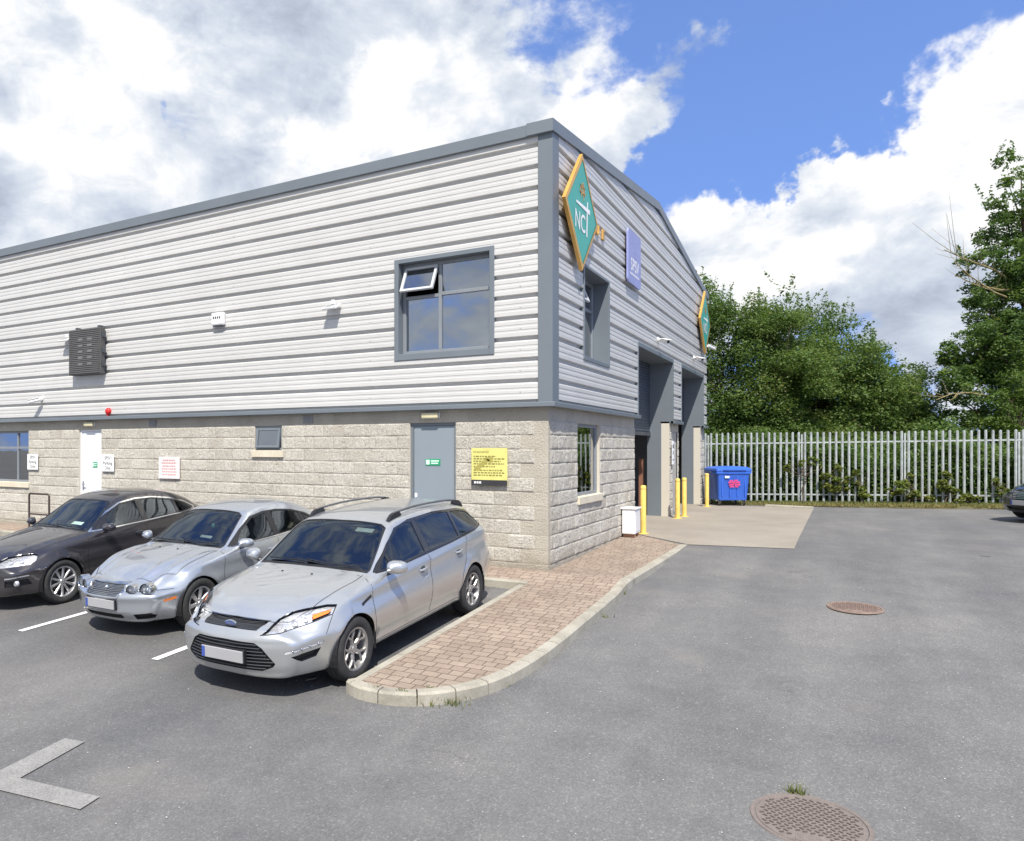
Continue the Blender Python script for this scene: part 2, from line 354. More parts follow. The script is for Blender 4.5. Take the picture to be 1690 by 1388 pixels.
def mat_clad():
    m = NT('pale_cladding'); v = m.coord(scale=(.12, .12, .6)); a = m.noise(v, 1.2, 5, .6)
    w = m.coord(); b = m.noise(w, 1.7, 6, .7)
    c = m.ramp(a, [(.3, (.54, .535, .515)), (.7, (.605, .60, .58))])
    c = m.mix(1, c, m.ramp(b, [(.3, (.95, .95, .95)), (.7, (1.03, 1.03, 1.03))]), 'MULTIPLY')
    st = m.noise(m.coord(scale=(3.0, 3.0, .12)), 1.5, 4, .6)
    c = m.mix(m.ramp(st, [(.6, (0, 0, 0)), (.85, (.10, .10, .10))]), c, (.40, .39, .36))
    m.color(c); m.set(Roughness=.42, Metallic=.12); return m.mat
def mat_leaf(name, stops, trans=.25):
    m = NT(name); at = m.n('ShaderNodeAttribute'); at.attribute_name = 'tint'
    c = m.ramp(at.outputs['Fac'], stops); m.color(c); m.set(Roughness=.55)
    m.b.inputs['Specular IOR Level'].default_value = .3
    tr = m.n('ShaderNodeBsdfTranslucent'); m.l(m.mix(1, c, (1.5, 1.6, .8), 'MULTIPLY'), tr.inputs[0])
    mx = m.n('ShaderNodeMixShader'); mx.inputs[0].default_value = trans; m.l(m.b.outputs[0], mx.inputs[1]); m.l(tr.outputs[0], mx.inputs[2]); m.l(mx.outputs[0], m.out.inputs[0])
    return m.mat
def mat_glass_building():
    m = NT('window_glass'); v = m.coord(); n = m.noise(v, 1.1, 2)
    m.color((.035, .045, .05)); m.set(Roughness=.04)
    gl = m.n('ShaderNodeBsdfGlossy'); gl.inputs['Roughness'].default_value = .015; gl.inputs[0].default_value = (.93, .95, .97, 1)
    bp = m.n('ShaderNodeBump'); bp.inputs['Strength'].default_value = .05; bp.inputs['Distance'].default_value = .02; m.l(n, bp.inputs['Height']); m.l(bp.outputs[0], gl.inputs['Normal'])
    fr = m.n('ShaderNodeFresnel'); fr.inputs[0].default_value = 1.9
    tr = m.n('ShaderNodeBsdfTransparent'); tr.inputs[0].default_value = (.42, .47, .47, 1)
    f = m.math('ADD', fr.outputs[0], .28)
    mx = m.n('ShaderNodeMixShader'); m.l(f, mx.inputs[0]); m.l(tr.outputs[0], mx.inputs[1]); m.l(gl.outputs[0], mx.inputs[2]); m.l(mx.outputs[0], m.out.inputs[0])
    return m.mat

TARMAC = mat_tarmac(); PAVING = mat_paving()
KERB = mat_concrete('kerb_concrete', (.27, .25, .20), (.43, .405, .34), 2.5, .5, .6)
APRON = mat_concrete('apron_concrete', (.25, .222, .182), (.33, .295, .245), .7, .3, .35)
SILLC = mat_concrete('sill_concrete', (.56, .50, .38), (.68, .62, .49), 2, .2, .1)
BLOCK = mat_block(); CLAD = mat_clad()
STEEL = simple('grey_blue_steel', (.165, .190, .212), .42, .15, .06, 1.2)
FRAME = simple('window_frame_grey', (.24, .26, .28), .4, .2, .05)
DARKSTEEL = simple('dark_steel', (.07, .08, .09), .5, .2)
WHITE = simple('white_paint', (.80, .80, .80), .4, 0, .05)
DOORW = simple('white_door_paint', (.74, .76, .80), .4, 0, .04, .8)
BLACK = simple('black_plastic', (.015, .015, .017), .45, 0, .2)
RUBBER = simple('rubber', (.028, .028, .028), .85, 0, .3, 12, 0, .4, 60)
CHROME = simple('chrome', (.72, .73, .74), .12, 1.0, .05)
YELLOW = simple('yellow_post_paint', (.76, .53, .13), .5, 0, .12, 6)
GALV = simple('galvanised_steel', (.40, .43, .425), .5, .2, .28, 5)
DARKROOM = simple('dark_interior', (.018, .018, .02), .9)
ROOMWALL = simple('inside_wall', (.13, .13, .12), .9)
ROOFM = simple('roof_sheet', (.30, .32, .33), .6)
GLASSB = mat_glass_building()
TRUNKM = simple('bark', (.10, .075, .05), .95, 0, .4, 8, 0, .8, 20)

# ------------------------------------------------------------------ ground
def grid_object(name, xs, ys, zf, mat, **k):
    X, Y = np.meshgrid(xs, ys); Z = zf(X, Y); nx = len(xs)
    v = np.stack([X.ravel(), Y.ravel(), Z.ravel()], 1).tolist()
    f = [(j * nx + i, j * nx + i + 1, (j + 1) * nx + i + 1, (j + 1) * nx + i) for j in range(len(ys) - 1) for i in range(nx - 1)]
    me = bpy.data.meshes.new(name); me.from_pydata(v, [], f); me.materials.append(mat); me.shade_smooth()
    return link(name, me, None, **k)
xs = np.concatenate([[-900, -300, -120, -60], np.arange(-36, 30.1, .6), [60, 120, 300, 900]])
ys = np.concatenate([[-600, -200, -80, -40], np.arange(-24, 0, .6), np.arange(0, 5, .2), np.arange(5, 24, .8), [30, 60, 120, 300, 1400]])
grid_object('ground', xs, ys, lambda X, Y: np.where(Y > 22, .05, Rd(np.clip(X, -40, 14), np.clip(Y, -22, 17))) + .006 * (fnoise(X + 50, Y + 50, 3, 3, .5) - .5), TARMAC, kind='structure')

PATH = [(1.37, 4.0), (1.33, 2.6), (1.29, 1.0), (1.26, -.5), (1.245, -2.0), (1.235, -3.2), (1.20, -3.9), (1.13, -4.45), (1.02, -4.83), (.85, -5.12), (.62, -5.35), (.33, -5.47), (.02, -5.48), (-.20, -5.38)]
def resample(P, step):
    P = [Vector((*p, 0)) for p in P]
    # catmull-rom smoothing
    Q = []
    for i in range(len(P) - 1):
        a, b, c, d = P[max(i - 1, 0)], P[i], P[i + 1], P[min(i + 2, len(P) - 1)]
        for k in range(12):
            t = k / 12; Q.append(.5 * ((2 * b) + (c - a) * t + (2 * a - 5 * b + 4 * c - d) * t * t + (3 * b - a - 3 * c + d) * t ** 3))
    Q.append(P[-1]); L = [0]
    for i in range(1, len(Q)): L.append(L[-1] + (Q[i] - Q[i - 1]).length)
    n = max(1, round(L[-1] / step)); out = []
    for k in range(n + 1):
        s = L[-1] * k / n; i = min(max(np.searchsorted(L, s), 1), len(Q) - 1); t = (s - L[i - 1]) / max(L[i] - L[i - 1], 1e-9); out.append(Q[i - 1].lerp(Q[i], t))
    return out
kp = resample(PATH, .075)
def inward(i, P):
    t = (P[min(i + 1, len(P) - 1)] - P[max(i - 1, 0)]).normalized(); return Vector((t.y, -t.x, 0))   # left of travel turned inward below
kb = MB(); W = .125; inner = []
for i, p in enumerate(kp): inner.append(p + inward(i, kp) * W)
if (inner[10].x > kp[10].x): inner = [2 * kp[i] - q for i, q in enumerate(inner)]
def kerb_run(A, B, stone, lift=0.004, gap=.006):
    """A outer line, B inner line; separate stones with chamfered outer edge"""
    i = 0; n = len(A) - 1; rs = random.Random(5)
    while i < n:
        j = min(n, i + stone); dz = rs.uniform(-.003, .003)
        ring = []
        for q in range(i, j + 1):
            a, b = A[q].copy(), B[q].copy()
            t = (A[min(q + 1, n)] - A[max(q - 1, 0)]).normalized()
            if q == i: a += t * gap; b += t * gap
            if q == j: a -= t * gap; b -= t * gap
            zt = float(T(b.x, b.y)) + lift + dz; zr = float(Rd(a.x, a.y)) - .12; ch = min(.022, max(.004, zt - zr - .125))
            d = (b - a).normalized()
            ring += [Vector((a.x, a.y, zr)), Vector((a.x, a.y, zt - ch)), Vector((*(a + d * .022).xy, zt)), Vector((b.x, b.y, zt)), Vector((b.x, b.y, zt - .12))]
        m = j - i; fs = [(q * 5 + k, q * 5 + (k + 1) % 5, (q + 1) * 5 + (k + 1) % 5, (q + 1) * 5 + k) for q in range(m) for k in range(5)]
        fs += [tuple(range(5)), tuple(m * 5 + k for k in range(5))[::-1]]
        kb.add(ring, fs); i = j
ncv = next(i for i, p in enumerate(kp) if p.y < -3.3)
kerb_run(kp[:ncv + 1], inner[:ncv + 1], 12); kerb_run(kp[ncv:], inner[ncv:], 5)
# kerb beside the cars and kerb behind the bays
sl_ = [Vector((-.17 - (.03 if k < 4 else 0) * 0, -5.36 + k * .1, 0)) for k in range(46)]; si_ = [p + Vector((.11, 0, 0)) for p in sl_]
kerb_run(sl_, si_, 9)
bl_ = [Vector((-.055 - k * .1, -.77, 0)) for k in range(0, 236)]; bi_ = [p + Vector((0, .11, 0)) for p in bl_]
kerb_run(bl_, bi_, 9)
kb.build('kerb', KERB, None, kind='structure')
# brick paving
pv = []; pf = []
ysr = np.concatenate([np.arange(-5.36, -4.6, .05), np.arange(-4.6, 4.0, .12), [4.0]])
inn = sorted([(q.y, q.x) for q in inner if q.x > .25]); iy = [a for a, b in inn]; ix = [b for a, b in inn]
NC = 14
def xr_at(y): return float(np.interp(y, iy, ix))
for y in ysr:
    x0 = -.06 if y < 0 else -.06
    if y > 3.9: x0 = -.06
    for k in range(NC + 1):
        x = x0 + (xr_at(y) + .004 - x0) * k / NC; pv.append((x, y, float(T(x, y))))
o0 = len(ysr)
pf += [(j * (NC + 1) + i, j * (NC + 1) + i + 1, (j + 1) * (NC + 1) + i + 1, (j + 1) * (NC + 1) + i) for j in range(o0 - 1) for i in range(NC)]
o = len(pv)
for y in (4.0, 4.4, 4.8, 5.3):
    for k in range(NC + 1):
        xe = max(.0, 1.24 * (5.3 - y) / 1.3); x = -.06 + (xe + .06) * k / NC; pv.append((x, y, float(T(x, y))))
pf += [(o + j * (NC + 1) + i, o + j * (NC + 1) + i + 1, o + (j + 1) * (NC + 1) + i + 1, o + (j + 1) * (NC + 1) + i) for j in range(3) for i in range(NC)]
o = len(pv); yy = [-.664, -.55, -.42, -.3, -.2, -.1, .03]; xx = list(np.linspace(-23, -.06, 40))
for y in yy:
    for x in xx: pv.append((x, y, float(T(x, y))))
pf += [(o + j * 40 + i, o + j * 40 + i + 1, o + (j + 1) * 40 + i + 1, o + (j + 1) * 40 + i) for j in range(len(yy) - 1) for i in range(39)]
me = bpy.data.meshes.new('brick_pavement'); me.from_pydata(pv, [], pf); me.materials.append(PAVING); me.shade_smooth(); link('brick_pavement', me, kind='structure')
# concrete apron before the doors
pv = []; pf = []; xa = np.concatenate([[-.62, -.3, 0.0], np.linspace(.2, 1.37, 6), np.linspace(1.6, 3.12, 6)]); NT_ = 30
for x in xa:
    y0 = 5.62 if x < 0 else (5.3 - x / 1.37 * 1.3 if x <= 1.37 else 4.0 + (x - 1.37) * .18); y1 = 14.75
    for k in range(NT_ + 1):
        y = y0 + (y1 - y0) * k / NT_; pv.append((x, y, float(max(T(x, y), Rd(x, y))) + .006))
pf = [(j * (NT_ + 1) + i, (j + 1) * (NT_ + 1) + i, (j + 1) * (NT_ + 1) + i + 1, j * (NT_ + 1) + i + 1) for j in range(len(xa) - 1) for i in range(NT_)]
me = bpy.data.meshes.new('concrete_apron'); me.from_pydata(pv, [], pf); me.materials.append(APRON); me.shade_smooth(); link('concrete_apron', me, kind='structure')

# painted marks
LINEW = simple('line_paint', (.74, .74, .73), .7, 0, .12, 9)
def mat_worn():
    m = NT('worn_arrow_paint'); v = m.coord(); n = m.noise(v, 55, 4, .8); b = m.noise(v, 5, 3)
    m.color(m.mix(1, m.ramp(n, [(.34, (.165, .162, .155)), (.58, (.285, .28, .268))]), m.ramp(b, [(.3, (.85, .85, .85)), (.7, (1.08, 1.08, 1.08))]), 'MULTIPLY')); m.set(Roughness=.85); return m.mat
WORN = mat_worn()
def decal(name, poly, mat, lift=.008, sub=10, **k):
    """poly: four corners, laid on the tarmac"""
    P = [Vector((*p, 0)) for p in poly]; vs = []; fs = []
    for i in range(sub + 1):
        a = P[0].lerp(P[3], i / sub); b = P[1].lerp(P[2], i / sub)
        for q in (a, b): vs.append((q.x, q.y, float(Rd(q.x, q.y)) + lift))
    fs = [(2 * i, 2 * i + 1, 2 * i + 3, 2 * i + 2) for i in range(sub)]
    return vs, fs
for x in (-2.66, -5.15, -7.65, -10.15):
    vs, fs = decal('', [(x - .05, -5.56), (x + .05, -5.56), (x + .05, -.8), (x - .05, -.8)], None, sub=20)
    me = bpy.data.meshes.new('parking_line'); me.from_pydata(vs, [], fs); me.materials.append(LINEW); link('parking_line', me, kind='structure')
def on_ground(u, v, z0=-.22, s=.055):
    d = FW + RT * ((u - CX) / F_PX) + Vector((0, 0, 1)) * ((HY - v) / F_PX); n = Vector((0, -s, 1)); t = (z0 + s * .9 - n.dot(CAM)) / n.dot(d); return (CAM + d * t).xy
ARROW = [(-1.73, -7.404), (-1.515, -7.368), (-1.41, -8.033), (-.629, -7.922), (-.606, -8.108), (-1.368, -8.221), (-1.822, -8.303), (-1.67, -8.031)]
me = bpy.data.meshes.new('arrow_marking'); me.from_pydata([(x, y, float(Rd(x, y)) + .010) for x, y in ARROW], [], [(0, 1, 2, 6, 7), (2, 3, 4, 5, 6)]); me.materials.append(WORN)
link('arrow_marking', me, kind='structure')

# manhole covers
def mat_iron():
    m = NT('rusty_cast_iron'); v = m.coord(); n = m.noise(v, 14, 5, .7); f = m.noise(v, 120, 3)
    c = m.ramp(n, [(.3, (.13, .105, .092)), (.6, (.20, .158, .135)), (.8, (.25, .185, .15))])
    m.color(m.mix(.3, c, m.ramp(f, [(.3, (.1, .09, .085)), (.7, (.34, .31, .29))]))); m.set(Roughness=.75, Metallic=.1); m.bump(f, .3, .003); return m.mat
IRON = mat_iron()
def mat_rust2():
    m = NT('rust_red_iron'); v = m.coord(); n = m.noise(v, 9, 5, .7)
    m.color(m.ramp(n, [(.3, (.17, .12, .095)), (.7, (.26, .19, .155))])); m.set(Roughness=.8); return m.mat
RUST = mat_rust2(); STUD = simple('worn_iron_stud', (.095, .076, .066), .7, .1); RUSTD = simple('rust_stud', (.16, .115, .095), .8)
def manhole(x, y, r, mat, label, rz, ry=1.0):
    z = float(Rd(x, y)); t = thing('manhole_cover', label, 'manhole cover', (x, y, z), rz, 'round manhole covers in the tarmac')
    gy = float(Rd(x, y + .3) - Rd(x, y - .3)) / .6; t.rotation_euler = (math.atan(gy), 0, 0); t.location.z = z - .002
    fr = MB(); fr.lathe([(r - .030, .002), (r - .026, .009), (r - .002, .009), (r + .004, -.004)], 56, close=False); fr.build('rim', mat, t, smooth=True)
    c = MB(); c.lathe([(.0005, .006), (r - .034, .006), (r - .036, .0)], 56)
    st = .042; n = int(r / st) + 1
    for i in range(-n, n + 1):
        for j in range(-n, n + 1):
            a = (i + .5 * (j % 2)) * st; b = j * st * .8
            if math.hypot(a, b) < r - .055 and not (abs(a) < .09 and b < -r + .16 and ry > 0):
                Mx = Matrix.Translation((a, b, .006)) @ Matrix.Rotation(.6 if j % 2 else -.6, 4, 'Z'); c.cur = 1; c.box(-.013, .013, -.006, .006, 0, .005, Mx); c.cur = 0
    for s in (-1, 1): c.box(s * .05 - .018, s * .05 + .018, -r + .05, -r + .09, .006, .012)
    c.build('cover_plate', [mat, STUD if mat is IRON else RUSTD], t)
    return t
manhole(3.70, -5.86, .345, IRON, 'large studded cast iron manhole cover close to the viewer, grass tuft at its edge', 0.25)
manhole(4.0, -.04, .31, RUST, 'small looking rusty red manhole cover farther out in the yard', 0.7)

# ------------------------------------------------------------------ building
bld = thing('industrial_building', 'grey clad two storey unit on a block base with two tall vehicle doors', 'building', (0, 0, 0))
XE, YE, RIDGE_Y, RZ, EZ = -23.0, 15.55, 7.75, 7.80, 6.93
def roofz(y, base=EZ): return base + (RZ - EZ) * (1 - abs(y - RIDGE_Y) / RIDGE_Y)
# cladding profile: (z, d) over the height
def profile(z0, z1):
    p = .333; out = []; z = z0
    unit = [(0, 0), (.038, 0), (.050, .064), (.112, .064), (.118, .0595), (.144, .0595), (.154, .064), (.196, .064), (.202, .0595), (.228, .0595), (.238, .064), (.290, .064), (.333, 0)]
    while z < z1:
        for a, d in unit[:-1]:
            if z + a < z1: out.append((z + a, d))
        z += p
    return out
def clad(name, fn, s_lo, s_hi, z0, z1, holes, top=None):
    """fn(s, z, d) -> point; holes (s0, s1, z0, z1); top(s0?) via limits"""
    P = profile(z0, z1); zs = sorted(set([z for z, d in P] + [h[2] for h in holes] + [h[3] for h in holes] + [z1]))
    zs = [z for z in zs if z0 - 1e-6 <= z <= z1 + 1e-6]
    pz = [a for a, b in P] + [z1]; pd = [b for a, b in P] + [P[-1][1]]
    D = [float(np.interp(z, pz, pd)) for z in zs]; mb = MB()
    for k in range(len(zs) - 1):
        za, zb = zs[k], zs[k + 1]; zm = (za + zb) / 2
        la, ha = (s_lo, s_hi) if top is None else top(za); lb, hb = (s_lo, s_hi) if top is None else top(zb)
        cuts = [(la, lb)]
        hs = sorted(h for h in holes if h[2] < zm < h[3])
        iv = []; cur = (la, lb)
        for h in hs:
            iv.append((cur, (h[0], h[0]))); cur = (h[1], h[1])
        iv.append((cur, (ha, hb)))
        for (a0, a1), (b0, b1) in iv:
            if b0 - a0 > 1e-4 or b1 - a1 > 1e-4: mb.add([fn(a0, za, D[k]), fn(max(b0, a0), za, D[k]), fn(max(b1, a1), zb, D[k + 1]), fn(a1, zb, D[k + 1])], [(0, 1, 2, 3)])
    # fixing screws
    rs = random.Random(3)
    return mb
UW = (-2.62, -.94, 3.52, 5.08)            # upper window, long side
RW = (1.62, 3.22, 3.50, 5.04)             # upper window, gable side
D1 = (5.72, 9.68); D2 = (10.95, 14.78); DT = 4.13
c1 = clad('c', lambda s, z, d: (s, -.025 - d, z), XE, -.10, 2.62, EZ - .10, [UW])
for zc in np.arange(2.80, 6.7, .333):
    for xc in (-.42, -3.2, -6.4, -9.6, -12.8): c1.cur = 0; c1.box(xc - .008, xc + .008, -.098, -.088, zc - .008, zc + .008)
c1.build('side_cladding', CLAD, bld)
def gl(z):
    if z <= EZ - .12: return (.20, YE - .05)
    k = (z - (EZ - .12)) / (RZ - EZ) * RIDGE_Y; return (max(.20, k), min(YE - .05, 2 * RIDGE_Y - k))
c2 = clad('c', lambda s, z, d: (.025 + d, s, z), .2, YE - .05, 2.62, RZ - .14, [RW, (D1[0], D1[1], 2.0, DT), (D2[0], D2[1], 2.0, DT)], gl)
c2.build('gable_cladding', CLAD, bld)
# trims
t = MB(); t.box(-.135, .098, -.098, .22, 2.60, EZ - .01); t.build('corner_post', STEEL, bld, bevel=.006)
t = MB(); t.box(XE, .095, -.140, .15, EZ - .175, EZ + .015); t.box(XE, .0, -.02, .55, EZ + .0, EZ + .035); t.build('eaves_gutter', STEEL, bld, bevel=.006)
t = MB()
for sgn in (0, 1):
    y0, y1 = (-.158, RIDGE_Y) if sgn == 0 else (RIDGE_Y, YE + .12)
    za, zb = roofz(max(y0, 0)), roofz(min(y1, YE)); 
    if sgn == 0: za -= .0
    t.add([(x, y, z + dz) for (y, z) in ((y0, za), (y1, zb)) for x in (-.3, .125) for dz in (-.165, .025)],
          [(0, 2, 3, 1), (4, 5, 7, 6), (0, 1, 5, 4), (2, 6, 7, 3), (1, 3, 7, 5), (0, 4, 6, 2)])
t.build('verge_trim', STEEL, bld)
t = MB(); t.box(XE, .15, -.15, .03, 2.545, 2.62); t.build('base_flashing', STEEL, bld, bevel=.008)
for a, b in ((.028, D1[0]), (D1[1], D2[0]), (D2[1], YE)): t = MB(); t.box(.03, .149, a, b, 2.546, 2.619); t.build('base_flashing', STEEL, bld, bevel=.008)
# roof and hidden walls
t = MB()
t.add([(XE, .02, EZ), (-.02, .02, EZ), (-.02, RIDGE_Y, RZ), (XE, RIDGE_Y, RZ), (-.02, YE, EZ), (XE, YE, EZ)], [(0, 1, 2, 3), (3, 2, 4, 5)])
t.build('roof', ROOFM, bld)
t = MB(); t.box(XE, -.6, YE - .2, YE, -.3, EZ - .02); t.box(XE, XE + .2, .03, YE - .2, -.3, EZ - .02); t.build('rear_wall', ROOMWALL, bld)

# split face blockwork ---------------------------------------------------------
def blockwall(fn, s0, s1, z0, z1, holes, quoin_at=None, seed=1, quoin='alt', deep=1.0):
    """fn(s, z, d) -> point (d outward). s rises along the wall. quoin_at: position of the dressed corner"""
    ss = set(np.round(np.arange(s0, s1 + 1e-6, .0225), 4)) | {s0, s1}; zz = set(np.round(np.arange(z0, z1 + 1e-6, .0205), 4)) | {z0, z1}
    for h in holes: ss |= {h[0], h[1]}; zz |= {h[2], h[3]}
    for k in range(-1, 13):
        for e_ in (-.0075, 0, .0075): zz.add(round(.085 + .225 * k + e_, 4))
    q0 = quoin_at or 0
    for k in range(-80, 81):
        for e_ in (-.0075, 0, .0075): ss.add(round(q0 + .225 * k + e_, 4))
    ss = np.array(sorted(ss)); zz = np.array(sorted(zz)); ss = ss[(ss >= s0) & (ss <= s1)]; zz = zz[(zz >= z0) & (zz <= z1)]
    S, Z = np.meshgrid(ss, zz); Zc = Z - .085; row = np.floor(Zc / .225); fz = Zc - row * .225
    sh = np.where(row % 2 == 0, 0, .225) + (quoin_at or 0); fs_ = np.mod(S - sh, .45); col = np.floor((S - sh) / .45)
    dj = np.minimum(np.minimum(fz, .225 - fz), np.minimum(fs_, .45 - fs_))
    bid = (row * 131 + col * 17).astype(int); rr = np.abs(np.sin(bid * 12.9898 + seed) * 43758.5453) % 1
    smooth = np.zeros_like(S)
    if quoin_at is not None:
        d = np.abs(S - quoin_at); wq = np.where(row % 2 == 0, .45, .225) if quoin == 'alt' else np.full_like(S, .105)
        smooth[(d < wq)] = 1
    smooth[Z > 2.335] = 1; smooth[Z < .085] = np.where(Z < .085, 1, 0)[Z < .085] * (.6)
    for h in holes:
        m = (Z > h[2] - .2) & (Z < h[3] + .3) & ((np.abs(S - h[0]) < .09) | (np.abs(S - h[1]) < .09)) & (rr > 2); smooth[m] = 1
    smooth = np.where((rr > .93) & (smooth < .5) & (fs_ > .2), .5, smooth)
    edge = sstep(.001, .014, dj)
    n1 = fnoise(S * 1 + 60 * rr + 40, Z + 40 + 31 * rr, seed, 4, 7.0, .55); n2 = fnoise(S + 90, Z + 90, seed + 5, 3, 32, .6)
    d = deep * (1 - smooth) * edge * (.024 * np.clip(n1 - .25, 0, 1) + .018 * n2) + .002 * sstep(.0, .006, dj)
    tilt = (rr - .5) * .006 * (fz / .225 - .5); d += (1 - smooth) * edge * tilt
    # no overhang at ends and openings
    lim = np.minimum(np.abs(S - s0), np.abs(S - s1))
    for h in holes: 
        inz = (Z > h[2] - .02) & (Z < h[3] + .02); lim = np.where(inz, np.minimum(lim, np.minimum(np.abs(S - h[0]), np.abs(S - h[1]))), lim)
    d *= sstep(0, .02, lim) * .9 + .1
    pts = [fn(a, b, c) for a, b, c in zip(S.ravel(), Z.ravel(), d.ravel())]; nx = len(ss)
    fs = []
    for j in range(len(zz) - 1):
        zm = (zz[j] + zz[j + 1]) / 2
        for i in range(nx - 1):
            sm = (ss[i] + ss[i + 1]) / 2
            if any(h[0] < sm < h[1] and h[2] < zm < h[3] for h in holes): continue
            fs.append((j * nx + i, j * nx + i + 1, (j + 1) * nx + i + 1, (j + 1) * nx + i))
    me = bpy.data.meshes.new('block_wall'); me.from_pydata(pts, [], fs); me.materials.append(BLOCK)
    ca = me.color_attributes.new('dress', 'FLOAT_COLOR', 'POINT')
    jt = (1 - sstep(.002, .0075, dj)); 
    arr = np.stack([np.minimum(1, smooth).ravel(), jt.ravel() * .5, (rr.ravel() * .6) * (1 - np.minimum(1, smooth).ravel() * .4), np.ones(S.size)], 1)
    ca.data.foreach_set('color', arr.ravel().astype(np.float32)); me.shade_smooth()
    return link('block_wall', me, bld)
BW = (-16.2, -13.22, 1.05, 2.335); WD = (-11.28, -10.49, -.3, 2.335); SW = (-5.92, -5.25, 1.86, 2.335); GD = (-2.45, -1.58, -.3, 2.335)
blockwall(lambda s, z, d: (s, -d, z), -17.1, 0.0, -.14, 2.60, [BW, WD, SW, GD], 0.0, 2, deep=.62)
GW = (1.50, 2.93, 1.06, 2.335); PD = (10.08, 10.78, 0.0, 2.335)
blockwall(lambda s, z, d: (d, s, z), 0.0, D1[0], -.14, 2.60, [GW], 0.0, 9, 'thin')
blockwall(lambda s, z, d: (d, s, z), D1[1], D2[0], -.04, 2.60, [PD], None, 19)
blockwall(lambda s, z, d: (d, s, z), D2[1], YE, -.04, 2.60, [], None, 29)
t = MB(); t.box(XE, -17.1, .0, .2, -.3, 2.6); t.build('block_wall', BLOCK, bld)
# reveals (block returns) of openings: four inner faces
def reveal(o, depth, axis, mat, name, parent, sill=True, skip=()):
    a0, a1, z0, z1 = o; mb = MB(); P = (lambda s, d, z: (s, d, z)) if axis == 'x' else (lambda s, d, z: (-d, s, z))
    q = []
    if 'l' not in skip: q.append([P(a0, 0, z0), P(a0, depth, z0), P(a0, depth, z1), P(a0, 0, z1)])
    if 'r' not in skip: q.append([P(a1, 0, z0), P(a1, depth, z0), P(a1, depth, z1), P(a1, 0, z1)])
    if 't' not in skip: q.append([P(a0, 0, z1), P(a1, 0, z1), P(a1, depth, z1), P(a0, depth, z1)])
    if sill: q.append([P(a0, 0, z0), P(a1, 0, z0), P(a1, depth, z0), P(a0, depth, z0)])
    for k in q: mb.add(k, [(0, 1, 2, 3)])
    return mb.build(name, mat, parent)
def plain_block():
    m = NT('dressed_reveal'); v = m.coord(); k = m.noise(v, 70, 4, .8); m.color(m.ramp(k, [(.3, (.50, .46, .385)), (.7, (.58, .54, .455))])); m.set(Roughness=.92); return m.mat
DRESS = plain_block()
for o in (BW, SW): reveal(o, .14, 'x', DRESS, 'reveal', bld)
for o in (WD, GD): reveal(o, .12, 'x', DRESS, 'reveal', bld, sill=False)
reveal(GW, .16, 'y', DRESS, 'reveal', bld)
for a, b in ((D1[0] - .0, -.14),): pass
for y in (D1[0], D1[1], D2[0], D2[1]): t = MB(); t.add([(.0, y, -.1), (-.22, y, -.1), (-.22, y, 2.6), (.0, y, 2.6)], [(0, 1, 2, 3)]); t.build('reveal', DRESS, bld)
# sills
def sill(a0, a1, z, axis):
    mb = MB()
    if axis == 'x': mb.box(a0 - .05, a1 + .05, -.055, .10, z - .135, z + .0)
    else: mb.box(-.10, .055, a0 - .02, a1 + .02, z - .135, z)
    return mb.build('window_sill', SILLC, bld, bevel=.008)
sill(BW[0], BW[1], 1.052, 'x'); sill(SW[0], SW[1], 1.86, 'x'); sill(GW[0], GW[1], 1.062, 'y')

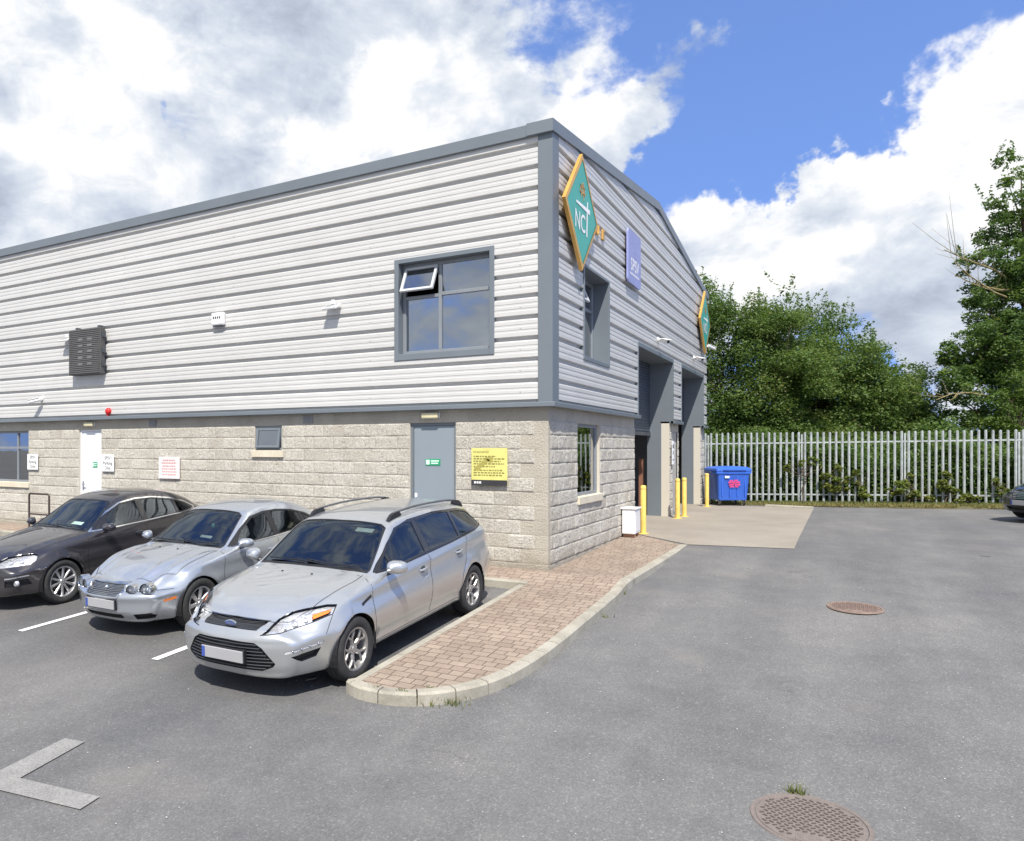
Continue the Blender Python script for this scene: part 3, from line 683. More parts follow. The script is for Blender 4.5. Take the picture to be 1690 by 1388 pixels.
# windows ----------------------------------------------------------------------
def bars(mb, x0, x1, z0, z1, w, y0, y1):
    mb.box(x0, x0 + w, y0, y1, z0, z1); mb.box(x1 - w, x1, y0, y1, z0, z1); mb.box(x0 + w, x1 - w, y0 + .001, y1, z1 - w, z1); mb.box(x0 + w, x1 - w, y0 + .001, y1, z0, z0 + w)
def window(o, loc, rz, mull=(), trans=(), depth=.12, w=.05, sashes=(), surround=0, blinds=(), back=.5, lit=.1):
    """window built in its own frame: x along, -y outward, z up from the opening's lower left"""
    a0, a1, z0, z1 = o; Wd, H = a1 - a0, z1 - z0
    root = thing('window', None, None, loc, rz); root.parent = bld
    fr = MB(); bars(fr, 0, Wd, 0, H, w, depth - .03, depth + .04)
    for m in mull: fr.box(m - w / 2, m + w / 2, depth - .028, depth + .038, w, H - w)
    segs = [0] + list(mull) + [Wd]
    for (i, zt) in trans:
        a, b = segs[i], segs[i + 1]; fr.box(a + (w if i == 0 else w / 2), b - (w if i == len(segs) - 2 else w / 2), depth - .029, depth + .037, zt - w / 2, zt + w / 2)
    frame = fr.build('frame', FRAME, root, bevel=.005)
    for i in range(len(segs) - 1):
        zc = [0] + sorted(zt for (k, zt) in trans if k == i) + [H]
        for j in range(len(zc) - 1):
            a, b = segs[i] + (w if i == 0 else w / 2), segs[i + 1] - (w if i == len(segs) - 2 else w / 2)
            c, d = zc[j] + (w if j == 0 else w / 2), zc[j + 1] - (w if j == len(zc) - 2 else w / 2)
            if (i, j) in sashes:
                k = sashes[(i, j)]
                e = thing('sash', None, None, ((a + b) / 2, depth - .03, d), 0); e.parent = root; e.rotation_euler = (R_(-k), 0, 0)
                s = MB(); bars(s, -(b - a) / 2, (b - a) / 2, -(d - c), 0, .045, -.02, .025); s.build('sash_frame', SASHM if k > 15 else STEEL, e, bevel=.004)
                g = MB(); g.box(-(b - a) / 2 + .04, (b - a) / 2 - .04, 0, .006, -(d - c) + .04, -.04); g.build('pane', GLASSB, e)
            else:
                g = MB(); g.box(a, b, depth, depth + .006, c, d); g.build('pane', GLASSB, root)
            if (i, j) in blinds:
                g = MB(); g.box(a, b, depth + .05, depth + .06, c, d); g.build('blind', simple('pale_blind', (.34, .38, .43), .8) if 'pale_blind' not in MATS else MATS['pale_blind'], root)
    if surround:
        s = MB(); k = surround
        for (A_, B_, C_, D_) in ((-k * .75, 0, -k, H + k * .7), (Wd, Wd + k * .75, -k, H + k * .7)): s.box(A_, B_, -.062, depth + .04, C_, D_)
        s.box(0, Wd, -.061, depth + .04, H, H + k * .7); s.box(-.0, Wd, -.061, depth + .04, -k, 0)
        s.build('surround', STEEL, root, bevel=.006)
    # the room behind
    rm = MB(); D0, D9 = depth + .045, back + depth + .6
    rm.add([(0, D0, 0), (Wd, D0, 0), (Wd, D0, H), (0, D0, H), (-.3, D9, -.6), (Wd + .3, D9, -.6), (Wd + .3, D9, H + .1), (-.3, D9, H + .1)], [(0, 4, 5, 1), (1, 5, 6, 2), (2, 6, 7, 3), (3, 7, 4, 0), (4, 7, 6, 5)])
    rm.build('room', ROOMWALL if lit else DARKROOM, root)
    return root
SASHM = simple('pale_sash', (.50, .52, .54), .4)
MATS['pale_blind'] = simple('pale_blind', (.62, .66, .72), .8)
w1 = window(UW, (UW[0], -.045, UW[2]), 0, mull=(.72,), trans=((0, .98), (1, 1.0)), depth=.13, sashes={(0, 1): 26}, surround=.11, blinds=((1, 1),), w=.06)
window(RW, (.045, RW[0], RW[2]), R_(90), mull=(.72,), trans=((0, .98), (1, 1.0)), depth=.27, sashes={(0, 1): 22}, surround=.07, w=.06)
window(BW, (BW[0], 0, BW[2]), 0, mull=(.8, 1.55, 2.42), trans=((0, .86), (1, .86), (2, .86), (3, .86)), depth=.10, back=1.2, w=.055)
window(SW, (SW[0], 0, SW[2]), 0, depth=.05, sashes={(0, 0): 9}, w=.045)
window(GW, (0, GW[0], GW[2]), R_(90), depth=.08, w=.06)
# doors ------------------------------------------------------------------------
def lever(parent, x, z, side, mat=CHROME):
    h = MB(); h.box(x - .022, x + .022, -.012, .0, z - .11, z + .09); h.tube([(x, -.012, z + .02), (x, -.055, z + .02), (x + .12 * side, -.055, z + .015)], .010, 8); h.build('handle', mat, parent)
def lockdoor(o, mat, label, frame_mat, hx, dz=.0):
    a0, a1, _, z1 = o; z0 = .02; e = thing('door', label, None, (a0, .05, z0)); e.parent = bld; Wd, H = a1 - a0, z1 - z0
    f = MB(); f.box(0, .05, -.012, .07, 0, H); f.box(Wd - .05, Wd, -.012, .07, 0, H); f.box(.05, Wd - .05, -.011, .07, H - .05, H); f.build('frame', frame_mat, e, bevel=.004)
    l = MB(); l.box(.055, Wd - .055, .004, .055, .012, H - .055); l.build('leaf', mat, e, bevel=.003)
    lever(e, .10 if hx > 0 else Wd - .10, 1.02, 1 if hx > 0 else -1)
    s = MB(); s.box(.05, Wd - .05, -.02, .06, -.03, .0); s.build('threshold', GALV, e)
    return e
dW = lockdoor(WD, DOORW, 'white steel door with a green exit sticker', DOORW, 1)
DOORB = simple('blue_grey_door', (.225, .265, .30), .42, 0, .04, .8)
dG = lockdoor(GD, DOORB, 'grey blue steel door with a green notice', STEEL, 1)
GREEN = simple('sticker_green', (.02, .30, .14), .4); PALEGREEN = simple('sticker_pale', (.62, .82, .70), .5)
def plate(name, parent, w, h, cols, fn, thick=.004):
    """flat plate facing -y with bars/text"""
    pass
def sticker(parent, x, z, w, h):
    s = MB(); s.box(x - w / 2, x + w / 2, -.004, .003, z - h / 2, z + h / 2); p = s.build('sticker', GREEN, parent)
    m = MB(); m.box(x - w * .46, x - w * .22, -.006, -.0041, z - h * .36, z + h * .36)
    for k, (a, b) in enumerate(((-.14, .42), (-.12, .36))): m.box(x + w * a, x + w * b, -.006, -.0041, z + h * (.10 - .36 * k), z + h * (.30 - .36 * k))
    m.build('sticker_mark', PALEGREEN, p)
sticker(dW, .50, 1.50, .17, .13); sticker(dG, .42, 1.645, .28, .11)
# personnel door in the pier
e = thing('door', 'narrow grey beige door in the block pier', None, (0, PD[0], .1), R_(90)); e.parent = bld
m = MB(); m.box(0, PD[1] - PD[0], .02, .07, 0, 2.235); m.build('leaf', simple('beige_door', (.42, .40, .36), .6), e)
# vehicle doors ------------------------------------------------------------------
t = MB()
for (a, b) in (D1, D2):
    t.box(-.56, .10, b, b + .055, 2.55, DT + .10); t.box(-.56, -.20, b - .004, b + .055, .06, 2.55)
    t.box(-.56, .10, a - .055, a, 2.55, DT + .10); t.box(-.56, -.20, a - .055, a + .004, .06, 2.55)
    t.box(-.56, .101, a, b, DT, DT + .10)
t.build('door_lining', STEEL, bld, bevel=.004)
def roller(o, zb, label):
    a, b = o; root = thing('roller_door', label, None, (-.5, a, 0)); root.parent = bld
    s = MB(); z = zb; 
    while z < DT - .01:
        z1 = min(z + .076, DT); n = 5; v = []
        for k in range(n + 1):
            th = math.pi * k / n; v += [(.016 * math.sin(th) , .01, z + (z1 - z) * k / n), (.016 * math.sin(th), b - a - .01, z + (z1 - z) * k / n)]
        s.add(v, [(2 * k, 2 * k + 1, 2 * k + 3, 2 * k + 2) for k in range(n)]); z = z1
    s.build('shutter_curtain', simple('shutter_steel', (.055, .07, .095), .5, .2) if 'shutter_steel' not in MATS else MATS['shutter_steel'], root)
    m = MB(); m.box(-.02, .035, .01, b - a - .01, zb - .09, zb); m.build('bottom_rail', DARKSTEEL, root)
    return root
MATS['shutter_steel'] = simple('shutter_steel', (.055, .07, .095), .5, .2)
roller(D1, 2.32, 'raised dark slatted roller shutter'); roller(D2, 2.75, 'raised dark slatted roller shutter')
t = MB(); t.box(-14, -.5, .2, YE - .2, -.02, .085); t.build('workshop_floor', simple('workshop_floor', (.22, .21, .2), .8), bld)
t = MB()
t.add([(-.5, D1[0] - 3, .09), (-13, D1[0] - 3, .09), (-13, D1[0] - 3, 6.5), (-.5, D1[0] - 3, 6.5)], [(0, 1, 2, 3)])
t.add([(-13, 2, .09), (-13, YE, .09), (-13, YE, 6.5), (-13, 2, 6.5)], [(0, 1, 2, 3)])
t.build('inner_wall', ROOMWALL, bld)
t = MB(); t.box(-.78, -.68, 9.70, 9.80, .09, 1.62); t.build('inner_post', simple('brown_post', (.22, .10, .06), .7), bld)

# verge, fence and field beyond -------------------------------------------------
def at(u, D, z=None):
    p = CAM + FW * D + RT * (D * (u - CX) / F_PX); return Vector((p.x, p.y, z if z is not None else 0))
FA, FB = at(1150, 25.6), at(1790, 21.3); FD = (FB - FA).normalized(); FN = Vector((FD.y, -FD.x, 0))
if FN.dot(FW) > 0: FN = -FN
FL = (FB - FA).length
def fz(s): return .085 + .20 * s / FL
def ftop(s): return 2.40 + .05 * s / FL
GRASSG = simple('verge_soil', (.11, .10, .045), .95, 0, .4, 3, 0, .6, 30)
pv = []; pf = []; n = 30
for i in range(n + 1):
    s = FL * i / n; p = FA + FD * s; w = .95 + .12 * math.sin(s * 1.3) + .2 * (s / FL) * 0
    for k, q in enumerate((w, w * .5, 0, -.8, -30)):
        x = p + FN * q; z = fz(s) + (.0 if k else -.03)
        if k == 0: z = float(Rd(min(x.x, 14), min(x.y, 17))) + .005
        pv.append((x.x, x.y, z))
pf = [(i * 5 + k, i * 5 + k + 1, (i + 1) * 5 + k + 1, (i + 1) * 5 + k) for i in range(n) for k in range(4)]
me = bpy.data.meshes.new('field_ground'); me.from_pydata(pv, [], pf); me.materials.append(GRASSG); link('field_ground', me, kind='structure')
kb2 = MB(); p0 = at(1262, 23.3); p1 = at(1338, 22.4); dd = (p1 - p0).normalized(); nn = Vector((-dd.y, dd.x, 0))
q = [p0, p1, p1 + nn * .3, p0 + nn * .3]
kb2.prism([(a.x, a.y) for a in q], lambda p: (p[0], p[1], .02), lambda p: (p[0], p[1], .165)); kb2.build('concrete_edging', KERB, kind='structure', bevel=.01)

fence = thing('palisade_fence', 'galvanised palisade fence of tall pointed pales along the back of the yard', 'fence', (FA.x, FA.y, 0), math.atan2(FD.y, FD.x))
sgn = -1                                             # local -y faces the yard
def pale(mb, x, z0, z1, lean=0.0):
    w, th, d = .033, .0025, .012
    prof = [(-w, .010), (-w * .55, -.002), (-w * .25, -.011), (w * .25, -.011), (w * .55, -.002), (w, .010)]
    vs = []
    for z, k in ((z0, 1), (z1 - .075, 1), (z1 - .03, .98), (z1, .12)):
        for (a, b) in prof: vs.append((x + a * k + lean * (z - z0), b - .03, z))
    n = len(prof); fs = [(j * n + i, j * n + i + 1, (j + 1) * n + i + 1, (j + 1) * n + i) for j in range(3) for i in range(n - 1)]
    mb.add(vs, fs)
posts = []; s = .35
while s < FL: posts.append(s); s += 2.72
rs = random.Random(11)
prev = 0
for i in range(len(posts) + 1):
    s0 = posts[i - 1] if i else 0; s1 = posts[i] if i < len(posts) else FL
    mb = MB(); k = max(1, round((s1 - s0) / .172)); 
    for j in range(k):
        x = s0 + (s1 - s0) * (j + .5) / k; pale(mb, x + rs.uniform(-.004, .004), fz(x) + .03, ftop(x) + rs.uniform(-.008, .008), rs.uniform(-.003, .003))
    o = mb.build('pale_panel', GALV, fence); o.modifiers.new('thickness', 'SOLIDIFY').thickness = .003
for s in posts:
    mb = MB(); mb.box(s - .024, s + .024, -.012, .09, fz(s) - .2, ftop(s) - .08); mb.build('post', GALV, fence, bevel=.003)
for h in (.28, 1.95):
    mb = MB(); z0, z1 = fz(0) + h, fz(FL) + h * .96; mb.add([(x, y, z + dz) for (x, z) in ((0, z0), (FL, z1)) for y in (-.018, .012) for dz in (-.022, .022)], [(0, 2, 3, 1), (4, 5, 7, 6), (0, 1, 5, 4), (2, 6, 7, 3), (1, 3, 7, 5), (0, 4, 6, 2)])
    mb.build('rail', GALV, fence)

# ------------------------------------------------------------------ cars
def pchip(pts):
    x = np.array([p[0] for p in pts], float); y = np.array([p[1] for p in pts], float); h = np.diff(x); d = np.diff(y) / h
    m = np.zeros(len(x)); 
    for i in range(1, len(x) - 1):
        if d[i - 1] * d[i] > 0: w1, w2 = 2 * h[i] + h[i - 1], h[i] + 2 * h[i - 1]; m[i] = (w1 + w2) / (w1 / d[i - 1] + w2 / d[i])
    m[0], m[-1] = d[0], d[-1]
    def f(q):
        q = np.clip(np.asarray(q, float), x[0], x[-1]); i = np.clip(np.searchsorted(x, q) - 1, 0, len(x) - 2); t = (q - x[i]) / h[i]
        return (2 * t**3 - 3 * t**2 + 1) * y[i] + (t**3 - 2 * t**2 + t) * h[i] * m[i] + (-2 * t**3 + 3 * t**2) * y[i + 1] + (t**3 - t**2) * h[i] * m[i + 1]
    return f

def mat_paint(name, col, metal, rough, coat=1.0, dust=.25, dustc=(.42, .39, .34)):
    m = NT(name); v = m.coord(); fl = m.noise(v, 900, 2, .5); big = m.noise(v, 2.5, 4, .6)
    geo = m.n('ShaderNodeNewGeometry'); sx = m.n('ShaderNodeSeparateXYZ'); m.l(v, sx.inputs[0])
    c = m.mix(1, col, m.ramp(fl, [(.3, (.86, .86, .86)), (.7, (1.12, 1.12, 1.12))]), 'MULTIPLY')
    # road film on the lower body
    f = m.n('ShaderNodeMapRange'); m.l(m.math('ADD', sx.outputs[2], m.math('MULTIPLY', m.math('SUBTRACT', big, .5), .35)), f.inputs[0]); f.inputs[1].default_value = .15; f.inputs[2].default_value = .72; f.inputs[3].default_value = dust; f.inputs[4].default_value = dust * .12
    c = m.mix(f.outputs[0], c, dustc)
    c = m.mix(geo.outputs['Backfacing'], c, (.02, .02, .02))
    m.bump(m.noise(v, 2.2, 2), .04, .01); m.color(c); m.set(Metallic=metal, Roughness=rough, Coat_Weight=coat, Coat_Roughness=.03); return m.mat
def mat_carglass(name, tint):
    m = NT(name); m.color((.01, .012, .014))
    tr = m.n('ShaderNodeBsdfTransparent'); tr.inputs[0].default_value = (*tint, 1)
    gl = m.n('ShaderNodeBsdfGlossy'); gl.inputs[0].default_value = (.80, .90, 1, 1); gl.inputs['Roughness'].default_value = .03
    fr = m.n('ShaderNodeFresnel'); fr.inputs[0].default_value = 1.75
    mx = m.n('ShaderNodeMixShader'); m.l(m.math('ADD', fr.outputs[0], .03), mx.inputs[0]); m.l(tr.outputs[0], mx.inputs[1]); m.l(gl.outputs[0], mx.inputs[2]); m.l(mx.outputs[0], m.out.inputs[0])
    return m.mat
def mat_lens():
    m = NT('lamp_lens'); tr = m.n('ShaderNodeBsdfTransparent'); tr.inputs[0].default_value = (.93, .95, .97, 1)
    gl = m.n('ShaderNodeBsdfGlossy'); gl.inputs['Roughness'].default_value = .02; fr = m.n('ShaderNodeFresnel'); fr.inputs[0].default_value = 1.5
    mx = m.n('ShaderNodeMixShader'); m.l(fr.outputs[0], mx.inputs[0]); m.l(tr.outputs[0], mx.inputs[1]); m.l(gl.outputs[0], mx.inputs[2]); m.l(mx.outputs[0], m.out.inputs[0]); return m.mat
SILVER = mat_paint('silver_paint', (.50, .52, .535), .65, .29, 1, .42, (.40, .38, .335))
SILVERB = mat_paint('pale_blue_silver_paint', (.45, .485, .535), .68, .27, 1, .18)
DARKP = mat_paint('dark_plum_paint', (.028, .026, .032), .35, .26, 1, .10)
BLACKP = mat_paint('black_paint', (.02, .022, .026), .3, .25, 1, .10)
CGLASS = mat_carglass('car_glass', (.40, .44, .43)); CGLASS2 = mat_carglass('car_glass_clear', (.72, .80, .76)); LENS = mat_lens()
GLOSSBLACK = simple('gloss_black', (.012, .012, .014), .18, 0, .05, 3, .6)
GRILLEM = simple('grille_grey', (.055, .058, .065), .4, .3)
AMBER = simple('amber_lens', (.85, .22, .03), .25, 0, .1, 8, .5)
REDL = simple('red_lens', (.45, .015, .012), .2, 0, .1, 8, .5)
REFL = simple('reflector', (.80, .80, .86), .28, .6, .25, 40, .6, .9, 40)
ALLOY = simple('alloy_wheel', (.36, .355, .345), .38, .7, .15, 12)
ALLOYB = simple('bright_alloy', (.62, .62, .63), .3, .8, .1, 12)
BRAKE = simple('brake_disc', (.16, .15, .14), .5, .6)
SEATM = simple('seat_fabric', (.06, .06, .065), .9); SEATL = simple('light_seat_leather', (.15, .14, .12), .6)
PLATEM = simple('number_plate', (.36, .36, .37), .5, 0, .04); PLATEB = simple('plate_blue', (.05, .09, .35), .5)
PAPER = simple('paper_disc', (.70, .76, .72), .7)
PLASTG = simple('grey_plastic', (.10, .105, .11), .55)

class Car:
    """half body (x >= 0) in (x lateral, s from the nose, z up); mirrored when built"""
    def __init__(c, P):
        c.P = P; c.L = P['L']; c.s0 = P.get('s0', .11); c.build_half(); c.parts = {}
    def build_half(c):
        P = c.P; f = {k: pchip(P[k]) for k in ('zc', 'ze', 'xe', 'zb', 'xb', 'xw', 'zs', 'xs')}
        L, s0 = c.L, c.s0; ns = int((L - 2 * s0) / .028); S = np.linspace(s0, L - s0, ns + 1)
        segs = [3, 4, 9, 7, 10, 12]; zw = P.get('zw', .60)
        rings = []
        for s in S:
            zs, xs_, xw, zb, xb, ze, xe, zc = (float(f[k](s)) for k in ('zs', 'xs', 'xw', 'zb', 'xb', 'ze', 'xe', 'zc'))
            ctrl = [(0, zs), (xs_ - .10, zs), (xs_, zs + .05), (xw, min(zw, zb - .06)), (xb, zb), (xe, ze)]
            pts = []
            for k in range(5):
                a, b = ctrl[k], ctrl[k + 1]
                for q in range(segs[k]):
                    t = q / segs[k]; pts.append([a[0] + (b[0] - a[0]) * t, a[1] + (b[1] - a[1]) * t])
            for q in range(segs[5] + 1):
                x = xe * (1 - q / segs[5]); pts.append([x, zc - (zc - ze) * (x / max(xe, 1e-6)) ** 2.0])
            r = np.array(pts)
            wt = np.full(len(r), .5); wt[0] = 0; wt[-1] = 0
            n = sum(segs[:4]); wt[n - 1:n + 2] = .42
            for _ in range(P.get('smooth', 3)):
                q = r.copy(); q[1:-1] = r[1:-1] * (1 - wt[1:-1, None]) + .5 * wt[1:-1, None] * (r[:-2] + r[2:]); q[0, 1] = q[1, 1]; r = q
            rings.append(np.concatenate([r[:, :1], np.full((len(r), 1), s), r[:, 1:]], 1))
        # hollow crease and side sculpture
        R = np.array(rings)
        # longitudinal light smoothing
        for _ in range(2): R[1:-1, :, [0, 2]] = .5 * R[1:-1, :, [0, 2]] + .25 * (R[:-2, :, [0, 2]] + R[2:, :, [0, 2]])
        def cap(ring, sign, rad, depth, cz, k1=7, k2=12):
            out = []
            for k in range(1, k1 + 1):
                th = math.pi / 2 * k / k1; ins = rad * (1 - math.cos(th)); fo = depth * .75 * math.sin(th)
                out.append((ins, fo))
            res = []
            ctr = np.array([0, cz]); base = ring[:, [0, 2]]; dist = np.linalg.norm(base - ctr, axis=1); last = None
            for ins, fo in out:
                k = np.clip(1 - ins / np.maximum(dist, .02), .05, 1)[:, None]; q = ctr + (base - ctr) * k; res.append((q, fo))
            q0 = res[-1][0]
            for k in range(1, k2 + 1):
                t = k / k2; q = ctr + (q0 - ctr) * (1 - t) if k < k2 else ctr + (q0 - ctr) * 1e-3
                res.append((q, depth * .75 + depth * .25 * (1 - (1 - t) ** 2)))
            return [np.concatenate([q[:, :1], (ring[:, 1:2] + sign * fo), q[:, 1:]], 1) for q, fo in res]
        A = cap(R[0], -1, P.get('capr', .10), s0, P.get('ncz', .48)); B = cap(R[-1], 1, .10, s0, P.get('rcz', .60))
        G = np.array(A[::-1] + list(R) + B)
        # nose and tail shaping
        x, s, z = G[..., 0].copy(), G[..., 1].copy(), G[..., 2].copy(); s_in = s.copy()
        bow = pchip(P['bow']); nose = pchip(P['nose']); tail = pchip(P['tail'])
        fade = 1 - sstep(.0, P.get('nosefade', .75), s_in); fb = sstep(L - .6, L, s_in)
        s += bow(s_in) * (np.clip(np.abs(x), 0, 1.2) / .85) ** P.get('bowp', 2.4) + nose(z) * fade - tail(z) * fb - fb * P.get('rbow', .18) * (np.abs(x) / .85) ** 3
        # wheel arch flares
        for sw in (P['fw'], P['rw']):
            d = np.hypot(s - sw, z - P['wr']); x += np.where((x > .5) & (z < 1.0), P.get('flare', .014) * np.exp(-((d - P['ar'] - .02) / .055) ** 2), 0)
        if 'sculpt' in P: x, s, z = P['sculpt'](x, s, z)
        nr, nc = x.shape; c.bm = bm = bmesh.new(); c.lay = bm.faces.layers.int.new('part')
        V = [[bm.verts.new((float(x[i, j]), float(s[i, j]), float(z[i, j]))) for j in range(nc)] for i in range(nr)]
        for i in range(nr - 1):
            for j in range(nc - 1):
                try: bm.faces.new((V[i][j], V[i + 1][j], V[i + 1][j + 1], V[i][j + 1]))
                except ValueError: pass
        bm.normal_update()
        c.names = ['body']; c.spec = {0: {}}
        for f in bm.faces:
            if f.calc_center_median().z < .30 and f.normal.z < -.6: f[c.lay] = 1
        c.names.append('underside')
    def pid(c, name):
        if name not in c.names: c.names.append(name)
        return c.names.index(name)
    def cut(c, name, poly, view='side', cond=None, thr=.12, ang=0, circle=None, only=None):
        bm = c.bm
        if view == 'side': U, V, D = Vector((0, 1, 0)), Vector((0, 0, 1)), Vector((1, 0, 0))
        elif view == 'front': U, V, D = Vector((1, 0, 0)), Vector((0, 0, 1)), Vector((0, -1, 0))
        elif view == 'rear': U, V, D = Vector((1, 0, 0)), Vector((0, 0, 1)), Vector((0, 1, 0))
        elif view == 'top': U, V, D = Vector((1, 0, 0)), Vector((0, 1, 0)), Vector((0, 0, 1))
        else: a = R_(ang); D = Vector((math.sin(a), -math.cos(a), 0)); U = Vector((math.cos(a), math.sin(a), 0)); V = Vector((0, 0, 1))
        if circle:
            cx, cy, r, n = circle; poly = [(cx + r * math.cos(2 * math.pi * k / n), cy + r * math.sin(2 * math.pi * k / n)) for k in range(n)]
        if cond is None: cond = lambda q: True
        if only is not None: ids = {c.pid(o) for o in only}
        xs_, ys_ = [p[0] for p in poly], [p[1] for p in poly]; bx = (min(xs_) - .03, max(xs_) + .03, min(ys_) - .03, max(ys_) + .03)
        fs = []
        for f in bm.faces:
            if f.normal.dot(D) < thr: continue
            if only is not None and f[c.lay] not in ids: continue
            q = f.calc_center_median()
            if not cond(q): continue
            u, v = q.dot(U), q.dot(V)
            if bx[0] < u < bx[1] and bx[2] < v < bx[3]: fs.append(f)
        n = len(poly)
        for i in range(n):
            p, q = poly[i], poly[(i + 1) % n]; e = U * (q[0] - p[0]) + V * (q[1] - p[1])
            if e.length < 1e-6: continue
            no = D.cross(e).normalized(); es = {a for f in fs for a in f.edges}; vs = {a for f in fs for a in f.verts}
            r = bmesh.ops.bisect_plane(bm, geom=list(fs) + list(es) + list(vs), dist=1e-5, plane_co=U * p[0] + V * p[1], plane_no=no)
            fs = [g for g in r['geom'] if isinstance(g, bmesh.types.BMFace)]
        k = c.pid(name); cnt = 0
        for f in fs:
            q = f.calc_center_median(); u, v = q.dot(U), q.dot(V); ins = False; j = n - 1
            for i in range(n):
                a, b = poly[i], poly[j]
                if (a[1] > v) != (b[1] > v) and u < (b[0] - a[0]) * (v - a[1]) / (b[1] - a[1] + 1e-12) + a[0]: ins = not ins
                j = i
            if ins and (only is None or f[c.lay] in ids): f[c.lay] = k; cnt += 1
        return cnt
    def arches(c):
        for sw in (c.P['fw'], c.P['rw']):
            c.cut('hole', None, 'side', cond=lambda q: q.x > .42, thr=-.3, circle=(sw, c.P['wr'], c.P['ar'], 40))
            k = c.pid('hole'); 
            for f in c.bm.faces:
                q = f.calc_center_median()
                if q.x > .52 and q.z < c.P['wr'] + .06 and math.hypot(q.y - sw, q.z - c.P['wr']) < c.P['ar'] - .004: f[c.lay] = k
    def finish(c, spec):
        """spec: name -> dict(mat, inset, two(sides separate), parent, mats)"""
        bm = c.bm; bm.normal_update(); out = {}
        nrm = {v: v.normal.copy() for v in bm.verts}
        for v in nrm:
            if abs(v.co.x) < 1e-5: n = nrm[v]; n.x = 0; nrm[v] = n.normalized()
        y0 = (c.P['fw'] + c.P['rw']) / 2
        def conv(p): return (p.x, p.y - y0, p.z)
        for name in c.names:
            if name == 'hole': continue
            k = c.names.index(name); fs = [f for f in bm.faces if f[c.lay] == k]
            if not fs: continue
            sp = spec.get(name, {}); ins = sp.get('inset', 0.0); idx = {}; vs = []; ns = []; faces = []; mi = []
            def vid(v, o):
                if (v, o) not in idx:
                    idx[(v, o)] = len(vs); vs.append(v.co - nrm[v] * o); ns.append(nrm[v])
                return idx[(v, o)]
            for f in fs: faces.append([vid(v, ins) for v in f.verts]); mi.append(0)
            if ins:
                fset = set(fs)
                for f in fs:
                    for lp in f.loops:
                        o = [g for g in lp.edge.link_faces if g is not f]
                        if o and o[0] not in fset:
                            a, b = lp.vert, lp.link_loop_next.vert
                            faces.append([vid(b, ins), vid(a, ins), vid(a, 0.0), vid(b, 0.0)]); mi.append(sp.get('rim', 0))
            out[name] = (vs, ns, faces, mi, sp)
        return out, conv
